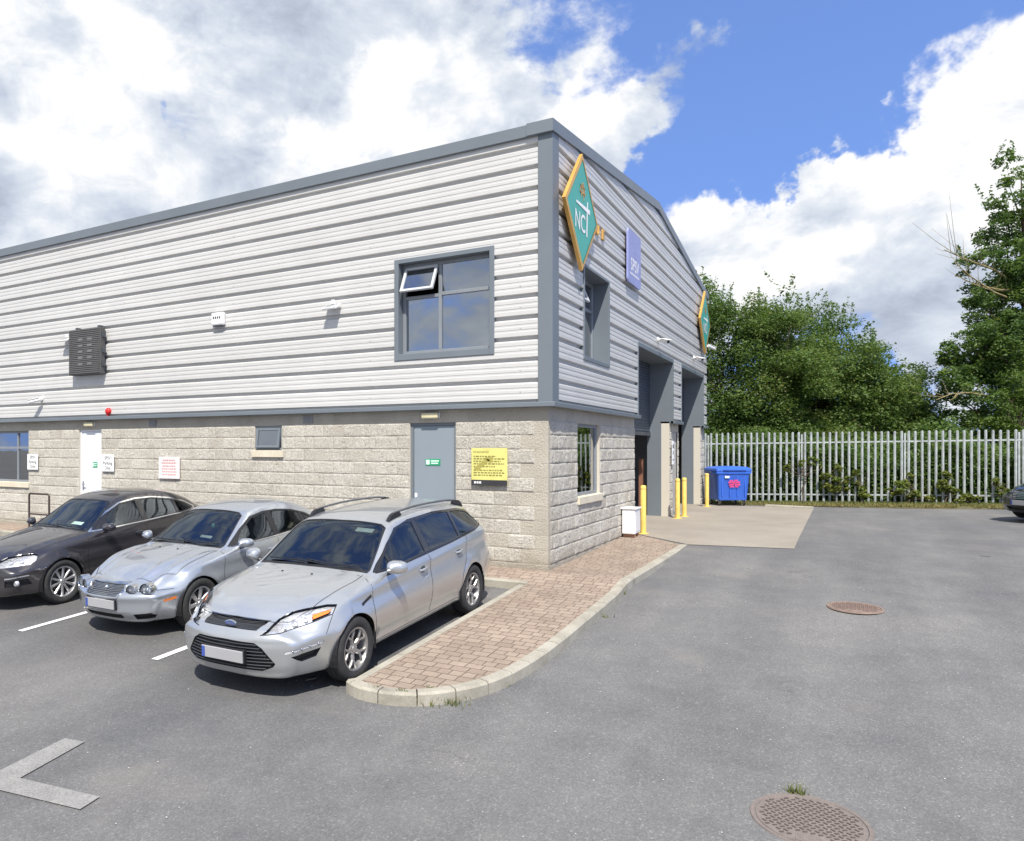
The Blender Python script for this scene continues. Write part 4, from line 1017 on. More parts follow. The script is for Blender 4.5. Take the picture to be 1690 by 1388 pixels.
def make_car(P, paint, label, group, loc, rz=0.0, pitch=.055, glass=None, glass_side=None, build=None, wheel='y5', trim=GLOSSBLACK, seat=None, name='parked_car'):
    car = Car(P); build(car)
    root = thing(name, label, 'car', (0, 0, 0), 0, group)
    g = glass or CGLASS
    base = {'body': dict(mat=paint), 'underside': dict(mat=BLACK), 'windscreen': dict(mat=g, inset=.006, rim=1, mats=[g, trim]), 'rear_window': dict(mat=CGLASS, inset=.006, rim=1, mats=[CGLASS, trim]),
            'side_window': dict(mats=[glass_side or CGLASS, trim], inset=.008, rim=1, two=True), 'window_trim': dict(mat=trim, inset=.002, two=True), 'windscreen_trim': dict(mat=BLACK, inset=.002),
            'door': dict(mat=paint, two=True), 'rear_door': dict(mat=paint, two=True, as_='door'), 'hood': dict(mat=paint, as_='bonnet'), 'front_bumper': dict(mat=paint), 'rear_bumper': dict(mat=paint),
            'headlight': dict(mats=[LENS, GLOSSBLACK], inset=.005, rim=1, two=True), 'tail_light': dict(mats=[REDL, BLACK], inset=.002, rim=1, two=True), 'grille': dict(mats=[GRILLEM, CHROME], inset=.035, rim=0),
            'lower_grille': dict(mats=[BLACK, BLACK], inset=.05, rim=0), 'fog_recess': dict(mats=[BLACK, BLACK], inset=.03, rim=0, two=True), 'daytime_lamp': dict(mats=[REFL, CHROME], inset=.008, rim=1, two=True),
            'turn_lens': dict(mats=[AMBER, BLACK], inset=.004, rim=1, two=True), 'side_marker': dict(mats=[AMBER, AMBER], inset=-.004, rim=0, two=True), 'sunroof': dict(mats=[GLOSSBLACK, BLACK], inset=.002, rim=1), 'chrome_trim': dict(mats=[CHROME, CHROME], inset=-.004, rim=0, two=True), 'grille_surround': dict(mats=[CHROME, CHROME], inset=-.010, rim=0), 'lower_trim': dict(mats=[PLASTG, PLASTG], inset=-.002, rim=0)}
    base.update(P.get('spec', {}))
    out, conv = car.finish(base)
    objs = {}
    def emit(nm, vs, ns, fs, mi, sp, parent, flip=None):
        pts = [conv(v) for v in vs]; N = [n.copy() for n in ns]; F = [list(f) for f in fs]; M = list(mi); n0 = len(pts)
        if flip != 'R':
            mp = [(-p[0], p[1], p[2]) for p in pts]; mn = [Vector((-n.x, n.y, n.z)) for n in N]; mf = [[i for i in reversed(f)] for f in F]
            if flip == 'L': pts, N, F = mp, mn, mf
            else:
                weld = {}; rem = []
                for i, p in enumerate(pts):
                    rem.append(i if abs(p[0]) < 1e-5 else None)
                o = []; 
                for i in range(n0):
                    if rem[i] is not None: o.append(i)
                    else: o.append(len(pts)); pts.append(mp[i]); N.append(mn[i])
                F += [[o[i] for i in f] for f in mf]; M += mi
        me = bpy.data.meshes.new(nm); me.from_pydata(pts, [], F)
        for mm in (sp.get('mats') or [sp.get('mat', paint)]): me.materials.append(mm)
        if len(me.materials) > 1: me.polygons.foreach_set('material_index', M)
        me.shade_smooth(); me.normals_split_custom_set_from_vertices([tuple(n) for n in N])
        return link(nm, me, parent)
    for nm, (vs, ns, fs, mi, sp) in out.items():
        bn = sp.get('as_', nm)
        if nm in ('side_window', 'window_trim'): pass
        if sp.get('two'):
            objs[nm] = (emit(bn, vs, ns, fs, mi, sp, root, 'R'), emit(bn, vs, ns, fs, mi, sp, root, 'L'))
        else: objs[nm] = emit(bn, vs, ns, fs, mi, sp, root)
    BV0 = BVHTree.FromBMesh(car.bm)
    # headlight inside: reflector bowl behind the lens
    if 'headlight' in out and not P.get('plain_lamps'):
        vs, ns, fs, mi, sp = out['headlight']; sp2 = dict(mats=[REFL, CHROME], inset=0)
        for side in (0, 1):
            sg = 1 if side == 0 else -1
            lens = objs['headlight'][side]
            # displaced copy
            dv = [v - n * .034 for v, n in zip(vs, ns)]
            emit('reflector', dv, ns, [f for f, k in zip(fs, mi) if k == 0], [0] * sum(1 for k in mi if k == 0), sp2, lens, 'R' if side == 0 else 'L')
            for (u_, v_, r) in P.get('bulbs', []):
                k_ = R_(30); h_ = BV0.ray_cast(Vector((math.cos(k_), math.sin(k_), 0)) * u_ + Vector((0, 0, v_)) + Vector((math.sin(k_), -math.cos(k_), 0)) * 3, Vector((-math.sin(k_), math.cos(k_), 0)))
                p_ = h_[0] - h_[1] * .030; n_ = Vector((h_[1].x * sg, h_[1].y, h_[1].z)); Mx = Matrix.Translation((p_.x * sg, p_.y - (P['fw'] + P['rw']) / 2, p_.z)) @ n_.to_track_quat('Z', 'Y').to_matrix().to_4x4()
                mb = MB(); mb.lathe([(.0005, -.02), (r * .55, -.012), (r * .92, .014), (r, .020), (r * 1.06, .012), (r * 1.02, -.03)], 24, Mx); b_ = mb.build('lamp_bowl', REFL, lens, smooth=True, angle=60)
                mb = MB(); mb.lathe([(.0005, .010), (r * .22, .006), (r * .30, -.004), (r * .32, -.02)], 16, Mx); mb.build('projector', CHROME, b_, smooth=True)
    y0 = (P['fw'] + P['rw']) / 2
    # BVH of the shell (full side), for parts laid on the skin
    bv = BVHTree.FromBMesh(car.bm)
    def skin(view, a, b, sg=1):
        if view == 'side': o, d = Vector((2, a, b)), Vector((-1, 0, 0))
        elif view == 'front': o, d = Vector((abs(a), -2, b)), Vector((0, 1, 0))
        elif view == 'obl': k = R_(30); o = Vector((math.cos(k), math.sin(k), 0)) * a + Vector((0, 0, b)) + Vector((math.sin(k), -math.cos(k), 0)) * 3; d = Vector((-math.sin(k), math.cos(k), 0))
        else: o, d = Vector((abs(a), b, 3)), Vector((0, 0, -1))
        h = bv.ray_cast(o, d)
        if h[0] is None: return None
        p, n = h[0], h[1]
        if view != 'side' and a < 0: p = Vector((-p.x, p.y, p.z)); n = Vector((-n.x, n.y, n.z))
        if sg < 0: p = Vector((-p.x, p.y, p.z)); n = Vector((-n.x, n.y, n.z))
        return Vector((p.x, p.y - y0, p.z)), n
    def ribbon(nm, view, pts, w, mat, lift=.0015, sides=(1, -1), step=.03, parent=None, thick=0.0):
        for sg in sides:
            mb = MB(); P2 = []
            for i in range(len(pts) - 1):
                a, b = Vector(pts[i]), Vector(pts[i + 1]); n = max(1, int((b - a).length / step))
                P2 += [a.lerp(b, k / n) for k in range(n)]
            P2.append(Vector(pts[-1])); S_ = [skin(view, q.x, q.y, sg) for q in P2]; S_ = [q for q in S_ if q]
            if len(S_) < 2: continue
            vs = []
            for i, (p, n) in enumerate(S_):
                t = S_[min(i + 1, len(S_) - 1)][0] - S_[max(i - 1, 0)][0]
                if t.length < 1e-6: t = Vector((0, 1, 0))
                sd = t.normalized().cross(n).normalized()
                vs += [p + n * lift - sd * w / 2, p + n * (lift + thick) , p + n * lift + sd * w / 2]
            mb.add(vs, [(3 * i + q, 3 * i + q + 1, 3 * i + 4 + q, 3 * i + 3 + q) for i in range(len(S_) - 1) for q in (0, 1)])
            mb.build(nm, mat, parent or root, smooth=True)
    root_tools = (skin, ribbon)
    P['details'](root, skin, ribbon, objs, y0)
    # wheels
    tr = P['track']; wr = P['wr']
    for s in (P['fw'], P['rw']):
        for sg in (1, -1):
            w = make_wheel(wheel, wr, P.get('tw', .205), P.get('rimr', .215)); w.parent = root; w.location = (sg * tr, s - y0, wr); w.rotation_euler = (random.uniform(0, 6), 0, 0) if sg > 0 else (random.uniform(0, 6), 0, math.pi)
            mb = MB(); n = 20; ar = P['ar'] + .004
            vs = []
            for k in range(n + 1):
                a = -.25 + (math.pi + .5) * k / n
                for x in (P['xarch'], tr - .20): vs.append((sg * x, s - y0 + ar * math.cos(a), wr + ar * math.sin(a)))
            vs2 = len(vs); vs.append((sg * (tr - .20), s - y0, wr)); mb.add(vs, [(2 * k, 2 * k + 1, 2 * k + 3, 2 * k + 2) for k in range(n)] + [(2 * k + 1, vs2, 2 * k + 3) for k in range(n)])
            mb.build('wheel_arch_liner', BLACK, root)
    # cabin
    cb = P['cabin']; zf = .30
    mb = MB(); mb.box(-.70, .70, cb[0] - y0, cb[3] - y0, zf, zf + .03); mb.box(-.72, .72, cb[0] - y0, cb[0] + .5 - y0, .60, cb[4] - .11); mb.box(-.71, .71, cb[0] + .48 - y0, cb[0] + .62 - y0, .45, cb[4] - .08)
    mb.box(P['dcol'] * .36 - .17, P['dcol'] * .36 + .17, cb[0] + .3 - y0, cb[0] + .60 - y0, .7, cb[4] - .035)
    mb.build('dashboard', BLACK, root, bevel=.03, seg=2)
    sw = MB(); C = Vector((P['dcol'] * .36, cb[0] + .78 - y0, cb[4] - .09)); rr = .185
    tilt = Matrix.Rotation(R_(-66), 3, 'X')
    sw.tube([C + tilt @ Vector((rr * math.cos(a), rr * math.sin(a), 0)) for a in np.linspace(0, 2 * math.pi, 25)], .014, 8, False)
    sw.tube([C + tilt @ Vector((-rr, 0, 0)), C, C + tilt @ Vector((rr, 0, 0))], .018, 6); sw.tube([C + tilt @ Vector((0, -rr, 0)), C, C + Vector((0, -.2, -.06))], .022, 6)
    sw.build('steering_wheel', BLACK, root, smooth=True)
    sm = seat or SEATM
    for (x, s, wdt) in ((.37, cb[1], .25), (-.37, cb[1], .25), (0, cb[2], .64)):
        mb = MB(); y = s - y0; zt = P.get('seat_z', 1.0)
        mb.box(x - wdt, x + wdt, y - .42, y + .05, .42, .56); M4 = Matrix.Translation((x, y + .02, .52)) @ Matrix.Rotation(R_(-14), 4, 'X'); mb.box(-wdt, wdt, -.02, .12, 0, zt - .52, M4)
        for hx in ((0,) if wdt < .4 else (-.36, .36)): mb.box(hx - .12, hx + .12, .0, .09, zt - .50, zt - .33, M4)
        mb.build('seat', sm, root, bevel=.035, seg=2, smooth=True)
    car.bm.free()
    root.location = loc; root.rotation_euler = (pitch, 0, rz); return root

def make_wheel(kind, R, W, rim):
    w = thing('wheel', None, None, (0, 0, 0))
    My = Matrix.Rotation(R_(90), 4, 'Y')       # lathe axis -> +x
    t = MB(); h = W / 2
    prof = [(rim + .004, -h * .80), (rim + .03, -h * .98), (R - .035, -h), (R - .012, -h * .88), (R - .002, -h * .72), (R, -h * .3), (R - .006, -h * .28), (R - .006, -h * .22), (R, -h * .2), (R, h * .2), (R - .006, h * .22), (R - .006, h * .28), (R, h * .3), (R - .002, h * .72), (R - .012, h * .88), (R - .035, h), (rim + .05, h * .99), (rim + .03, h * .96), (rim + .004, h * .80)]
    t.lathe(prof, 48, My); t.build('tyre', RUBBER, w, smooth=True, angle=50)
    m = ALLOYB if kind in ('ten', 'jag') else ALLOY
    r = MB(); r.lathe([(rim + .006, h * .82), (rim + .004, h * .86), (rim - .012, h * .84), (rim - .020, h * .70), (rim - .024, -h * .8)], 48, My)
    def spoke(a0, a1, r0, r1, w0, w1, x0, x1, th=.03):
        p0 = Vector((x0, r0 * math.cos(a0), r0 * math.sin(a0))); p1 = Vector((x1, r1 * math.cos(a1), r1 * math.sin(a1))); d = (p1 - p0).normalized(); sd = d.cross(Vector((1, 0, 0))).normalized()
        vs = []
        for p, ww in ((p0, w0), (p0.lerp(p1, .5), (w0 + w1) / 2), (p1, w1)):
            bulge = .006 if ww == (w0 + w1) / 2 else 0
            vs += [p - sd * ww + Vector((-.012, 0, 0)), p - sd * ww * .55 + Vector((bulge, 0, 0)), p + sd * ww * .55 + Vector((bulge, 0, 0)), p + sd * ww + Vector((-.012, 0, 0)), p + Vector((-th - .01, 0, 0))]
        r.add(vs, [(5 * i + k, 5 * i + (k + 1) % 5, 5 * i + 5 + (k + 1) % 5, 5 * i + 5 + k) for i in range(2) for k in range(5)])
    xo = h * .66; xi = h * .50
    if kind == 'y5':
        for k in range(5):
            a = 2 * math.pi * k / 5
            spoke(a - .16, a - .07, .045, rim * .60, .020, .012, xi, xo); spoke(a + .16, a + .07, .045, rim * .60, .020, .012, xi, xo)
            spoke(a - .05, a - .34, rim * .52, rim - .008, .014, .012, xo, h * .76); spoke(a + .05, a + .34, rim * .52, rim - .008, .014, .012, xo, h * .76)
    elif kind == 'ten':
        for k in range(10): spoke(2 * math.pi * k / 10, 2 * math.pi * k / 10, .04, rim - .01, .016, .022, xi + .01, h * .76)
    else:
        for k in range(7): spoke(2 * math.pi * k / 7, 2 * math.pi * k / 7, .04, rim - .01, .024, .034, xi, h * .74)
    r.lathe([(.0005, xi + .016), (.030, xi + .016), (.036, xi + .008), (.060, xi + .004), (.066, xi - .03)], 24, My)
    for k in range(5):
        a = 2 * math.pi * (k + .5) / 5; r.sphere((xi + .005, .048 * math.cos(a), .048 * math.sin(a)), .008, 6, 4)
    r.build('rim', m, w, smooth=True, angle=35)
    b = MB(); b.lathe([(.0005, -.02), (.14, -.02), (.14, -.035), (.0005, -.035)], 32, My); b.build('brake_disc', BRAKE, w)
    return w

def mirrors(root, skin, s, z, y0, paint, xo, base_x, up=.10, w=.20, h=.13, dl=.0):
    for sg in (1, -1):
        m = MB(); n = 14
        # shell: rounded box, deeper at the front
        vs = []; rows = 7
        for j in range(rows):
            t = j / (rows - 1); sc = math.sqrt(max(0, 1 - (1 - t) ** 2.4)) * .9 + .1; y = -.10 + .12 * t
            for k in range(n):
                a = 2 * math.pi * k / n; cx = math.copysign(abs(math.cos(a)) ** .62, math.cos(a)); cz = math.copysign(abs(math.sin(a)) ** .75, math.sin(a))
                taper = 1 - .18 * max(0, cx)
                vs.append((sg * (xo + cx * w / 2 * sc), s - y0 + y + .02 * cx, z + up * 0 + cz * h / 2 * sc * taper))
        fs = [(j * n + k, j * n + (k + 1) % n, (j + 1) * n + (k + 1) % n, (j + 1) * n + k) for j in range(rows - 1) for k in range(n)] + [tuple(range(n))]
        m.add(vs, fs); o = m.build('wing_mirror', paint, root, smooth=True, angle=60)
        g = MB(); g.add([vs[(rows - 1) * n + k] for k in range(n)], [tuple(range(n))]); g.build('mirror_glass', CHROME, o)
        a = MB(); a.tube([(sg * base_x, s + .03 - y0, z - .075), (sg * (xo - w * .42), s - y0 - .01, z - .062), (sg * (xo - w * .15), s - y0 - .02, z - .050)], [.026, .022, .016], 8); a.build('mirror_arm', BLACK, o, smooth=True)
def wipers(root, skin, pairs):
    for pts in pairs:
        m = MB(); P3 = []
        for (x, s) in pts:
            q = skin('top', x, s)
            if q: P3.append(q[0] + q[1] * .018)
        if len(P3) > 1: m.tube(P3, .009, 6); m.build('wiper', BLACK, root, smooth=True)
def handles(root, skin, spots, mat, recess=True, L_=.17):
    for (s, z, dz) in spots:
        for sg in (1, -1):
            a, b = skin('side', s - L_ / 2, z - dz / 2, sg), skin('side', s + L_ / 2, z + dz / 2, sg); c = skin('side', s, z, sg)
            if not (a and b and c): continue
            m = MB(); m.tube([a[0] + a[1] * .003, a[0].lerp(c[0], .35) + c[1] * .026, b[0].lerp(c[0], .35) + c[1] * .028, b[0] + b[1] * .004], [.012, .014, .014, .012], 8); o = m.build('door_handle', mat, root, smooth=True)
            if recess:
                r = MB(); n = 14; ctr = c[0] + c[1] * .003; t = (b[0] - a[0]).normalized(); u = c[1].cross(t)
                r.add([ctr + t * .058 * math.cos(2 * math.pi * k / n) + u * .042 * math.sin(2 * math.pi * k / n) for k in range(n)], [tuple(range(n))]); r.build('handle_cup', DARKSTEEL, o)
def number_plate(root, s, z, y0, w=.52, h=.11):
    m = MB(); m.box(-w / 2, w / 2, s - y0 - .008, s - y0 + .012, z - h / 2, z + h / 2); o = m.build('number_plate', PLATEM, root, bevel=.003)
    b = MB(); b.box(-w / 2 + .004, -w / 2 + .045, s - y0 - .0095, s - y0 - .0075, z - h / 2 + .004, z + h / 2 - .004); b.build('plate_band', PLATEB, o)
    k = MB(); k.box(-w / 2 - .01, w / 2 + .01, s - y0 + .006, s - y0 + .05, z - h / 2 - .012, z + h / 2 + .012); k.build('plate_holder', BLACK, o, bevel=.005)

# ---- silver estate -----------------------------------------------------------
EST = dict(L=4.82, fw=.96, rw=3.80, wr=.330, ar=.362, track=.812, xarch=.915, tw=.215, rimr=.215, zw=.60, s0=.11, ncz=.47, rcz=.62, capr=.09, dcol=1, seat_z=1.08,
    zc=[(.0, .70), (.11, .715), (.25, .80), (.45, .865), (.8, .930), (1.2, .985), (1.42, 1.015), (1.62, 1.145), (1.85, 1.295), (2.05, 1.415), (2.2, 1.468), (2.5, 1.505), (3.0, 1.525), (3.7, 1.515), (4.15, 1.47), (4.35, 1.41), (4.5, 1.23), (4.62, 1.08), (4.82, .98)],
    ze=[(.0, .67), (.11, .685), (.25, .765), (.45, .825), (.8, .895), (1.2, .955), (1.36, .975), (1.5, 1.05), (1.75, 1.21), (1.95, 1.33), (2.15, 1.412), (2.5, 1.460), (3.0, 1.475), (3.7, 1.460), (4.15, 1.405), (4.4, 1.28), (4.52, 1.15), (4.62, 1.04), (4.82, .93)],
    xe=[(.0, .50), (.11, .52), (.3, .64), (.6, .69), (1.2, .765), (1.4, .785), (1.6, .755), (1.95, .665), (2.2, .62), (3.0, .605), (3.9, .575), (4.4, .565), (4.6, .62), (4.82, .60)],
    zb=[(.0, .60), (.11, .62), (.3, .70), (.6, .79), (1.0, .865), (1.3, .915), (1.6, .945), (2.2, .975), (3.2, 1.02), (4.0, 1.06), (4.5, 1.06), (4.82, .90)],
    xb=[(.0, .62), (.11, .66), (.3, .80), (.6, .86), (1.0, .875), (1.4, .880), (2.0, .895), (3.2, .895), (4.0, .880), (4.5, .84), (4.82, .78)],
    xw=[(.0, .70), (.11, .76), (.3, .885), (.6, .925), (1.0, .935), (2.0, .935), (3.2, .935), (4.0, .925), (4.5, .89), (4.82, .82)],
    xs=[(.0, .62), (.11, .68), (.4, .80), (1.0, .865), (3.8, .865), (4.4, .82), (4.82, .74)],
    zs=[(.0, .20), (.4, .19), (1.2, .20), (3.6, .21), (4.4, .27), (4.82, .34)],
    bow=[(0, .24), (.3, .20), (.9, .04), (1.15, .085), (1.45, .12), (2.1, .08), (2.6, .0), (4.82, .0)], bowp=2.3,
    nose=[(.15, .085), (.26, .03), (.36, .0), (.50, .0), (.60, .02), (.68, .055), (.76, .10), (.9, .10)], tail=[(.3, .05), (.45, .0), (.65, .0), (.75, .06), (1.0, .10), (1.4, .12)],
    cabin=(1.45, 2.55, 3.45, 4.4, .96))
def est_sculpt(x, s, z):
    # shoulder crease, bonnet creases, side concavity
    zl = .86 + .055 * (s - 1.2)
    side = (x > .7) & (s > .9) & (s < 4.6)
    x = x + np.where(side, .010 * np.exp(-((z - zl) / .022) ** 2) - .010 * np.exp(-((z - zl + .11) / .06) ** 2), 0)
    x = x + np.where((x > .7) & (s > 1.2) & (s < 3.5), -.012 * np.exp(-((z - .36) / .05) ** 2) + .008 * np.exp(-((z - .27) / .03) ** 2), 0)
    xc = .50 + .10 * np.clip(s - .4, 0, 1.1)
    z = z + np.where((s > .25) & (s < 1.45) & (z > .6), .011 * np.exp(-((x - xc) / .045) ** 2) * sstep(.25, .6, s), 0)
    # bumper ledge below the lamps
    s = s - np.where(s < .5, .012 * np.exp(-((z - .60) / .035) ** 2), 0) - np.where(s < .6, .018 * np.exp(-((z - .235) / .03) ** 2), 0)
    return x, s, z
EST['sculpt'] = est_sculpt
EST['bulbs'] = [(.60, .688, .026), (.70, .715, .034), (.80, .738, .026)]
def est_build(c):
    c.cut('rear_door', [(2.62, .30), (3.42, .31), (3.46, .60), (3.60, .78), (3.66, 1.00), (3.72, 1.42), (2.66, 1.43), (2.60, .98)], 'side', thr=.2)
    c.cut('door', [(1.36, .30), (2.605, .30), (2.585, .98), (2.64, 1.44), (2.15, 1.40), (1.60, 1.12), (1.42, 1.02), (1.33, .93), (1.30, .60)], 'side', thr=.2)
    c.cut('window_trim', [(1.50, .985), (2.2, 1.005), (3.2, 1.045), (4.0, 1.09), (4.40, 1.135), (4.36, 1.22), (4.18, 1.335), (3.9, 1.385), (3.2, 1.425), (2.55, 1.415), (2.20, 1.362), (1.9, 1.222), (1.62, 1.06)], 'side', thr=.15)
    c.cut('side_window', [(1.86, 1.015), (2.56, 1.045), (2.60, 1.375), (2.50, 1.39), (2.24, 1.345), (1.98, 1.232), (1.84, 1.15)], 'side', thr=.15, only=['window_trim'])
    c.cut('side_window', [(2.69, 1.05), (3.50, 1.085), (3.60, 1.375), (3.3, 1.395), (2.71, 1.395)], 'side', thr=.15, only=['window_trim'])
    c.cut('side_window', [(3.57, 1.09), (4.0, 1.115), (4.33, 1.150), (4.30, 1.21), (4.15, 1.315), (3.9, 1.355), (3.68, 1.37)], 'side', thr=.15, only=['window_trim'])
    c.cut('side_window', [(1.60, 1.00), (1.80, 1.012), (1.78, 1.12), (1.70, 1.08)], 'side', thr=.15, only=['window_trim'])
    c.cut('windscreen_trim', [(-.1, 1.40), (.45, 1.42), (.735, 1.46), (.745, 1.52), (.690, 1.78), (.610, 2.10), (.53, 2.135), (-.1, 2.10)], 'top', thr=.2)
    c.cut('windscreen', [(-.1, 1.45), (.45, 1.47), (.715, 1.505), (.722, 1.54), (.672, 1.79), (.592, 2.09), (.52, 2.115), (-.1, 2.085)], 'top', thr=.2, only=['windscreen_trim'])
    c.cut('hood', [(-.1, .20), (.42, .265), (.56, .33), (.66, .52), (.70, .8), (.735, 1.25), (.72, 1.42), (.45, 1.39), (-.1, 1.375)], 'top', thr=.3)
    # nose, cut from the front
    c.cut('front_bumper', [(-.1, .14), (1.1, .14), (1.1, .62), (.80, .635), (.36, .60), (.34, .655), (-.1, .655)], 'front', thr=-.1, cond=lambda q: q.y < .64 and (q.z < .35 or q.y < .62))
    c.cut('grille', [(-.1, .665), (.335, .665), (.360, .700), (.375, .728), (-.1, .740)], 'front', thr=.05, cond=lambda q: q.y < .5)
    c.cut('lower_grille', [(-.1, .300), (.42, .300), (.53, .345), (.55, .375), (.43, .52), (.35, .565), (-.1, .575)], 'front', thr=.05, cond=lambda q: q.y < .5)
    c.cut('headlight', [(.385, .632), (.60, .652), (.82, .695), (1.06, .755), (1.10, .825), (1.0, .832), (.82, .818), (.68, .800), (.555, .750)], 'obl', ang=32, thr=-.1, cond=lambda q: q.y < 1.0 and q.z > .55)
    c.cut('turn_lens', [(.87, .728), (1.02, .765), (1.05, .795), (.865, .765)], 'obl', ang=32, thr=-.1, cond=lambda q: q.y < 1.0, only=['headlight'])
    c.cut('daytime_lamp', [(.62, .462), (.97, .515), (.985, .550), (.62, .493)], 'obl', ang=30, thr=-.1, cond=lambda q: q.y < .8)
    c.cut('fog_recess', [(.68, .440), (.95, .480), (.90, .400), (.77, .375)], 'obl', ang=30, thr=-.1, cond=lambda q: q.y < .8)
    c.cut('rear_window', [(-.1, 4.42), (.52, 4.42), (.60, 4.62), (-.1, 4.66)], 'top', thr=.05, cond=lambda q: q.z > 1.03)
    c.cut('tail_light', [(4.40, .86), (4.9, .86), (4.9, 1.12), (4.52, 1.14), (4.44, 1.02)], 'side', thr=.02, cond=lambda q: q.x > .55)
    c.cut('rear_bumper', [(4.12, .28), (4.9, .28), (4.9, .70), (4.32, .70), (4.26, .62)], 'side', thr=-.1, cond=lambda q: q.y > 4.1)
    c.arches()
def est_details(root, skin, ribbon, objs, y0):
    GAPM = BLACK
    ribbon('panel_gap', 'side', [(1.42, 1.02), (1.33, .93), (1.30, .60), (1.36, .30)], .007, GAPM)
    ribbon('panel_gap', 'side', [(2.612, 1.0), (2.612, .32)], .007, GAPM)
    ribbon('panel_gap', 'side', [(3.70, 1.08), (3.66, 1.00), (3.60, .78), (3.46, .60), (3.42, .40)], .007, GAPM)
    ribbon('panel_gap', 'side', [(1.36, .302), (3.42, .312)], .006, GAPM)
    ribbon('panel_gap', 'side', [(4.12, .42), (4.26, .62), (4.32, .70), (4.7, .70)], .006, GAPM)
    ribbon('panel_gap', 'top', [(0, .20), (.42, .265), (.56, .33), (.66, .52), (.70, .8), (.735, 1.25), (.72, 1.40)], .007, GAPM, sides=(1, -1), step=.02)
    ribbon('panel_gap', 'obl', [(1.055, .748), (1.03, .68), (1.00, .60)], .006, GAPM, step=.02)
    # vent and side strip
    ribbon('side_vent', 'side', [(1.10, .745), (1.29, .80)], .030, GAPM, .003)
    ribbon('window_edge', 'side', [(1.52, .982), (2.2, 1.002), (3.2, 1.042), (4.0, 1.087), (4.40, 1.132)], .014, BLACK, .003, thick=.004)
    handles(root, skin, [(2.42, .865, .01), (3.40, .905, .01)], objs['body'].data.materials[0])
    mirrors(root, skin, 1.66, 1.035, y0, objs['body'].data.materials[0], 1.0, .88, w=.22, h=.15)
    wipers(root, skin, [[(-.62, 1.53), (-.3, 1.49), (.02, 1.47)], [(-.08, 1.50), (.25, 1.475), (.62, 1.51)]])
    # roof rails
    for sg in (1, -1):
        pts = []
        for s in np.linspace(2.25, 4.22, 26):
            q = skin('top', .555, s); k = min((s - 2.25) / .12, (4.22 - s) / .12, 1); pts.append(Vector((sg * q[0].x, q[0].y, q[0].z - .005 + .058 * math.sqrt(max(0, k)))))
        m = MB(); m.tube(pts, .0135, 8); rail = m.build('roof_rail', PLASTG, root, smooth=True)
        for s0, s1 in ((2.22, 2.52), (3.96, 4.25)):
            m = MB(); P_ = [skin('top', .555, s)[0] for s in np.linspace(s0, s1, 8)]; hi = [p + Vector((0, 0, .060 * math.sin(math.pi * min(1, (i if s0 < 3 else 7 - i) / 3) / 2) * (1 if 0 < i < 7 else .2))) for i, p in enumerate(P_)]
            for i in range(7): 
                a, b, c_, d = P_[i], P_[i + 1], hi[i + 1], hi[i]
                m.add([Vector((sg * (v.x + dx), v.y, v.z)) for dx in (-.022, .022) for v in (a, b, c_, d)], [(0, 1, 2, 3), (4, 7, 6, 5), (3, 2, 6, 7)])
            m.build('rail_foot', BLACK, rail)
    # grille bars, badge, slats
    m = MB()
    for z in (.680, .697, .714):
        pts = []
        for x in np.linspace(-.33, .33, 17):
            q = skin('front', x if abs(x) > 1e-3 else .001, z); pts.append(q[0] + Vector((0, .012, 0)))
        m.tube(pts, .0045, 5)
    m.build('grille_bar', GRILLEM, objs['grille'], smooth=True)
    for nm, zz, half, r in (('chrome_strip', .738, .385, .007), ):
        pts = [skin('front', x if abs(x) > 1e-3 else .001, zz + (-.010 * abs(x) / .385))[0] + Vector((0, -.003, 0)) for x in np.linspace(-half, half, 19)]
        m = MB(); m.tube(pts, r, 6); m.build('chrome_strip', CHROME, objs['grille'], smooth=True)
    m = MB()
    for i in range(8):
        z = .322 + i * .0315; half = float(np.interp(z, [.30, .375, .57], [.42, .535, .345]))
        pts = [skin('front', x if abs(x) > 1e-3 else .001, z)[0] + Vector((0, .010, 0)) for x in np.linspace(-half, half, 21)]
        m.tube(pts, .0062, 5)
    m.build('grille_slat', GRILLEM, objs['lower_grille'], smooth=True)
    # oval badge
    q = skin('front', .001, .698)[0]; m = MB(); n = 28
    def ring(a, b, y): return [(a * math.cos(2 * math.pi * k / n), y, q.z + b * math.sin(2 * math.pi * k / n)) for k in range(n)]
    m.add(ring(.072, .030, q.y + .004) + ring(.072, .030, q.y - .012) + ring(.064, .024, q.y - .015), [(i, (i + 1) % n, n + (i + 1) % n, n + i) for i in range(n)] + [(n + i, n + (i + 1) % n, 2 * n + (i + 1) % n, 2 * n + i) for i in range(n)])
    bd = m.build('badge', CHROME, objs['grille'], smooth=True)
    m = MB(); m.add(ring(.064, .024, q.y - .0148), [tuple(range(n))]); f = m.build('badge_field', simple('badge_blue', (.06, .10, .28), .3), bd)
    m = MB(); text_into(m, 'Ford', .036, lambda x, y: (x, q.y - .016, q.z + y), 1.1); 
    m.build('badge_script', CHROME, bd)
    # daytime lamp cells
    for sg in (1, -1):
        for i in range(4):
            q2 = skin('obl', .70 + i * .075, .492 + i * .0115)
            if q2: m = MB(); m.sphere((sg * q2[0].x, q2[0].y + .002, q2[0].z), .012, 10, 6); m.build('lamp_cell', CHROME, objs['daytime_lamp'][0 if sg > 0 else 1], smooth=True)
    m = MB()
    for x in (-.20, .20):
        q = skin('top', x, 1.20)[0]; m = MB(); m.sphere((q.x, q.y, q.z + .002), .013, 8, 5, (1, 1.3, .6)); m.build('washer_jet', BLACK, root, smooth=True)
    q = skin('front', .001, .45)[0]; number_plate(root, q.y + y0 - .018, .43, y0)
    p = skin('top', .40, 2.00); n_ = p[1]; m = MB(); u = Vector((1, 0, 0)); v_ = n_.cross(u)
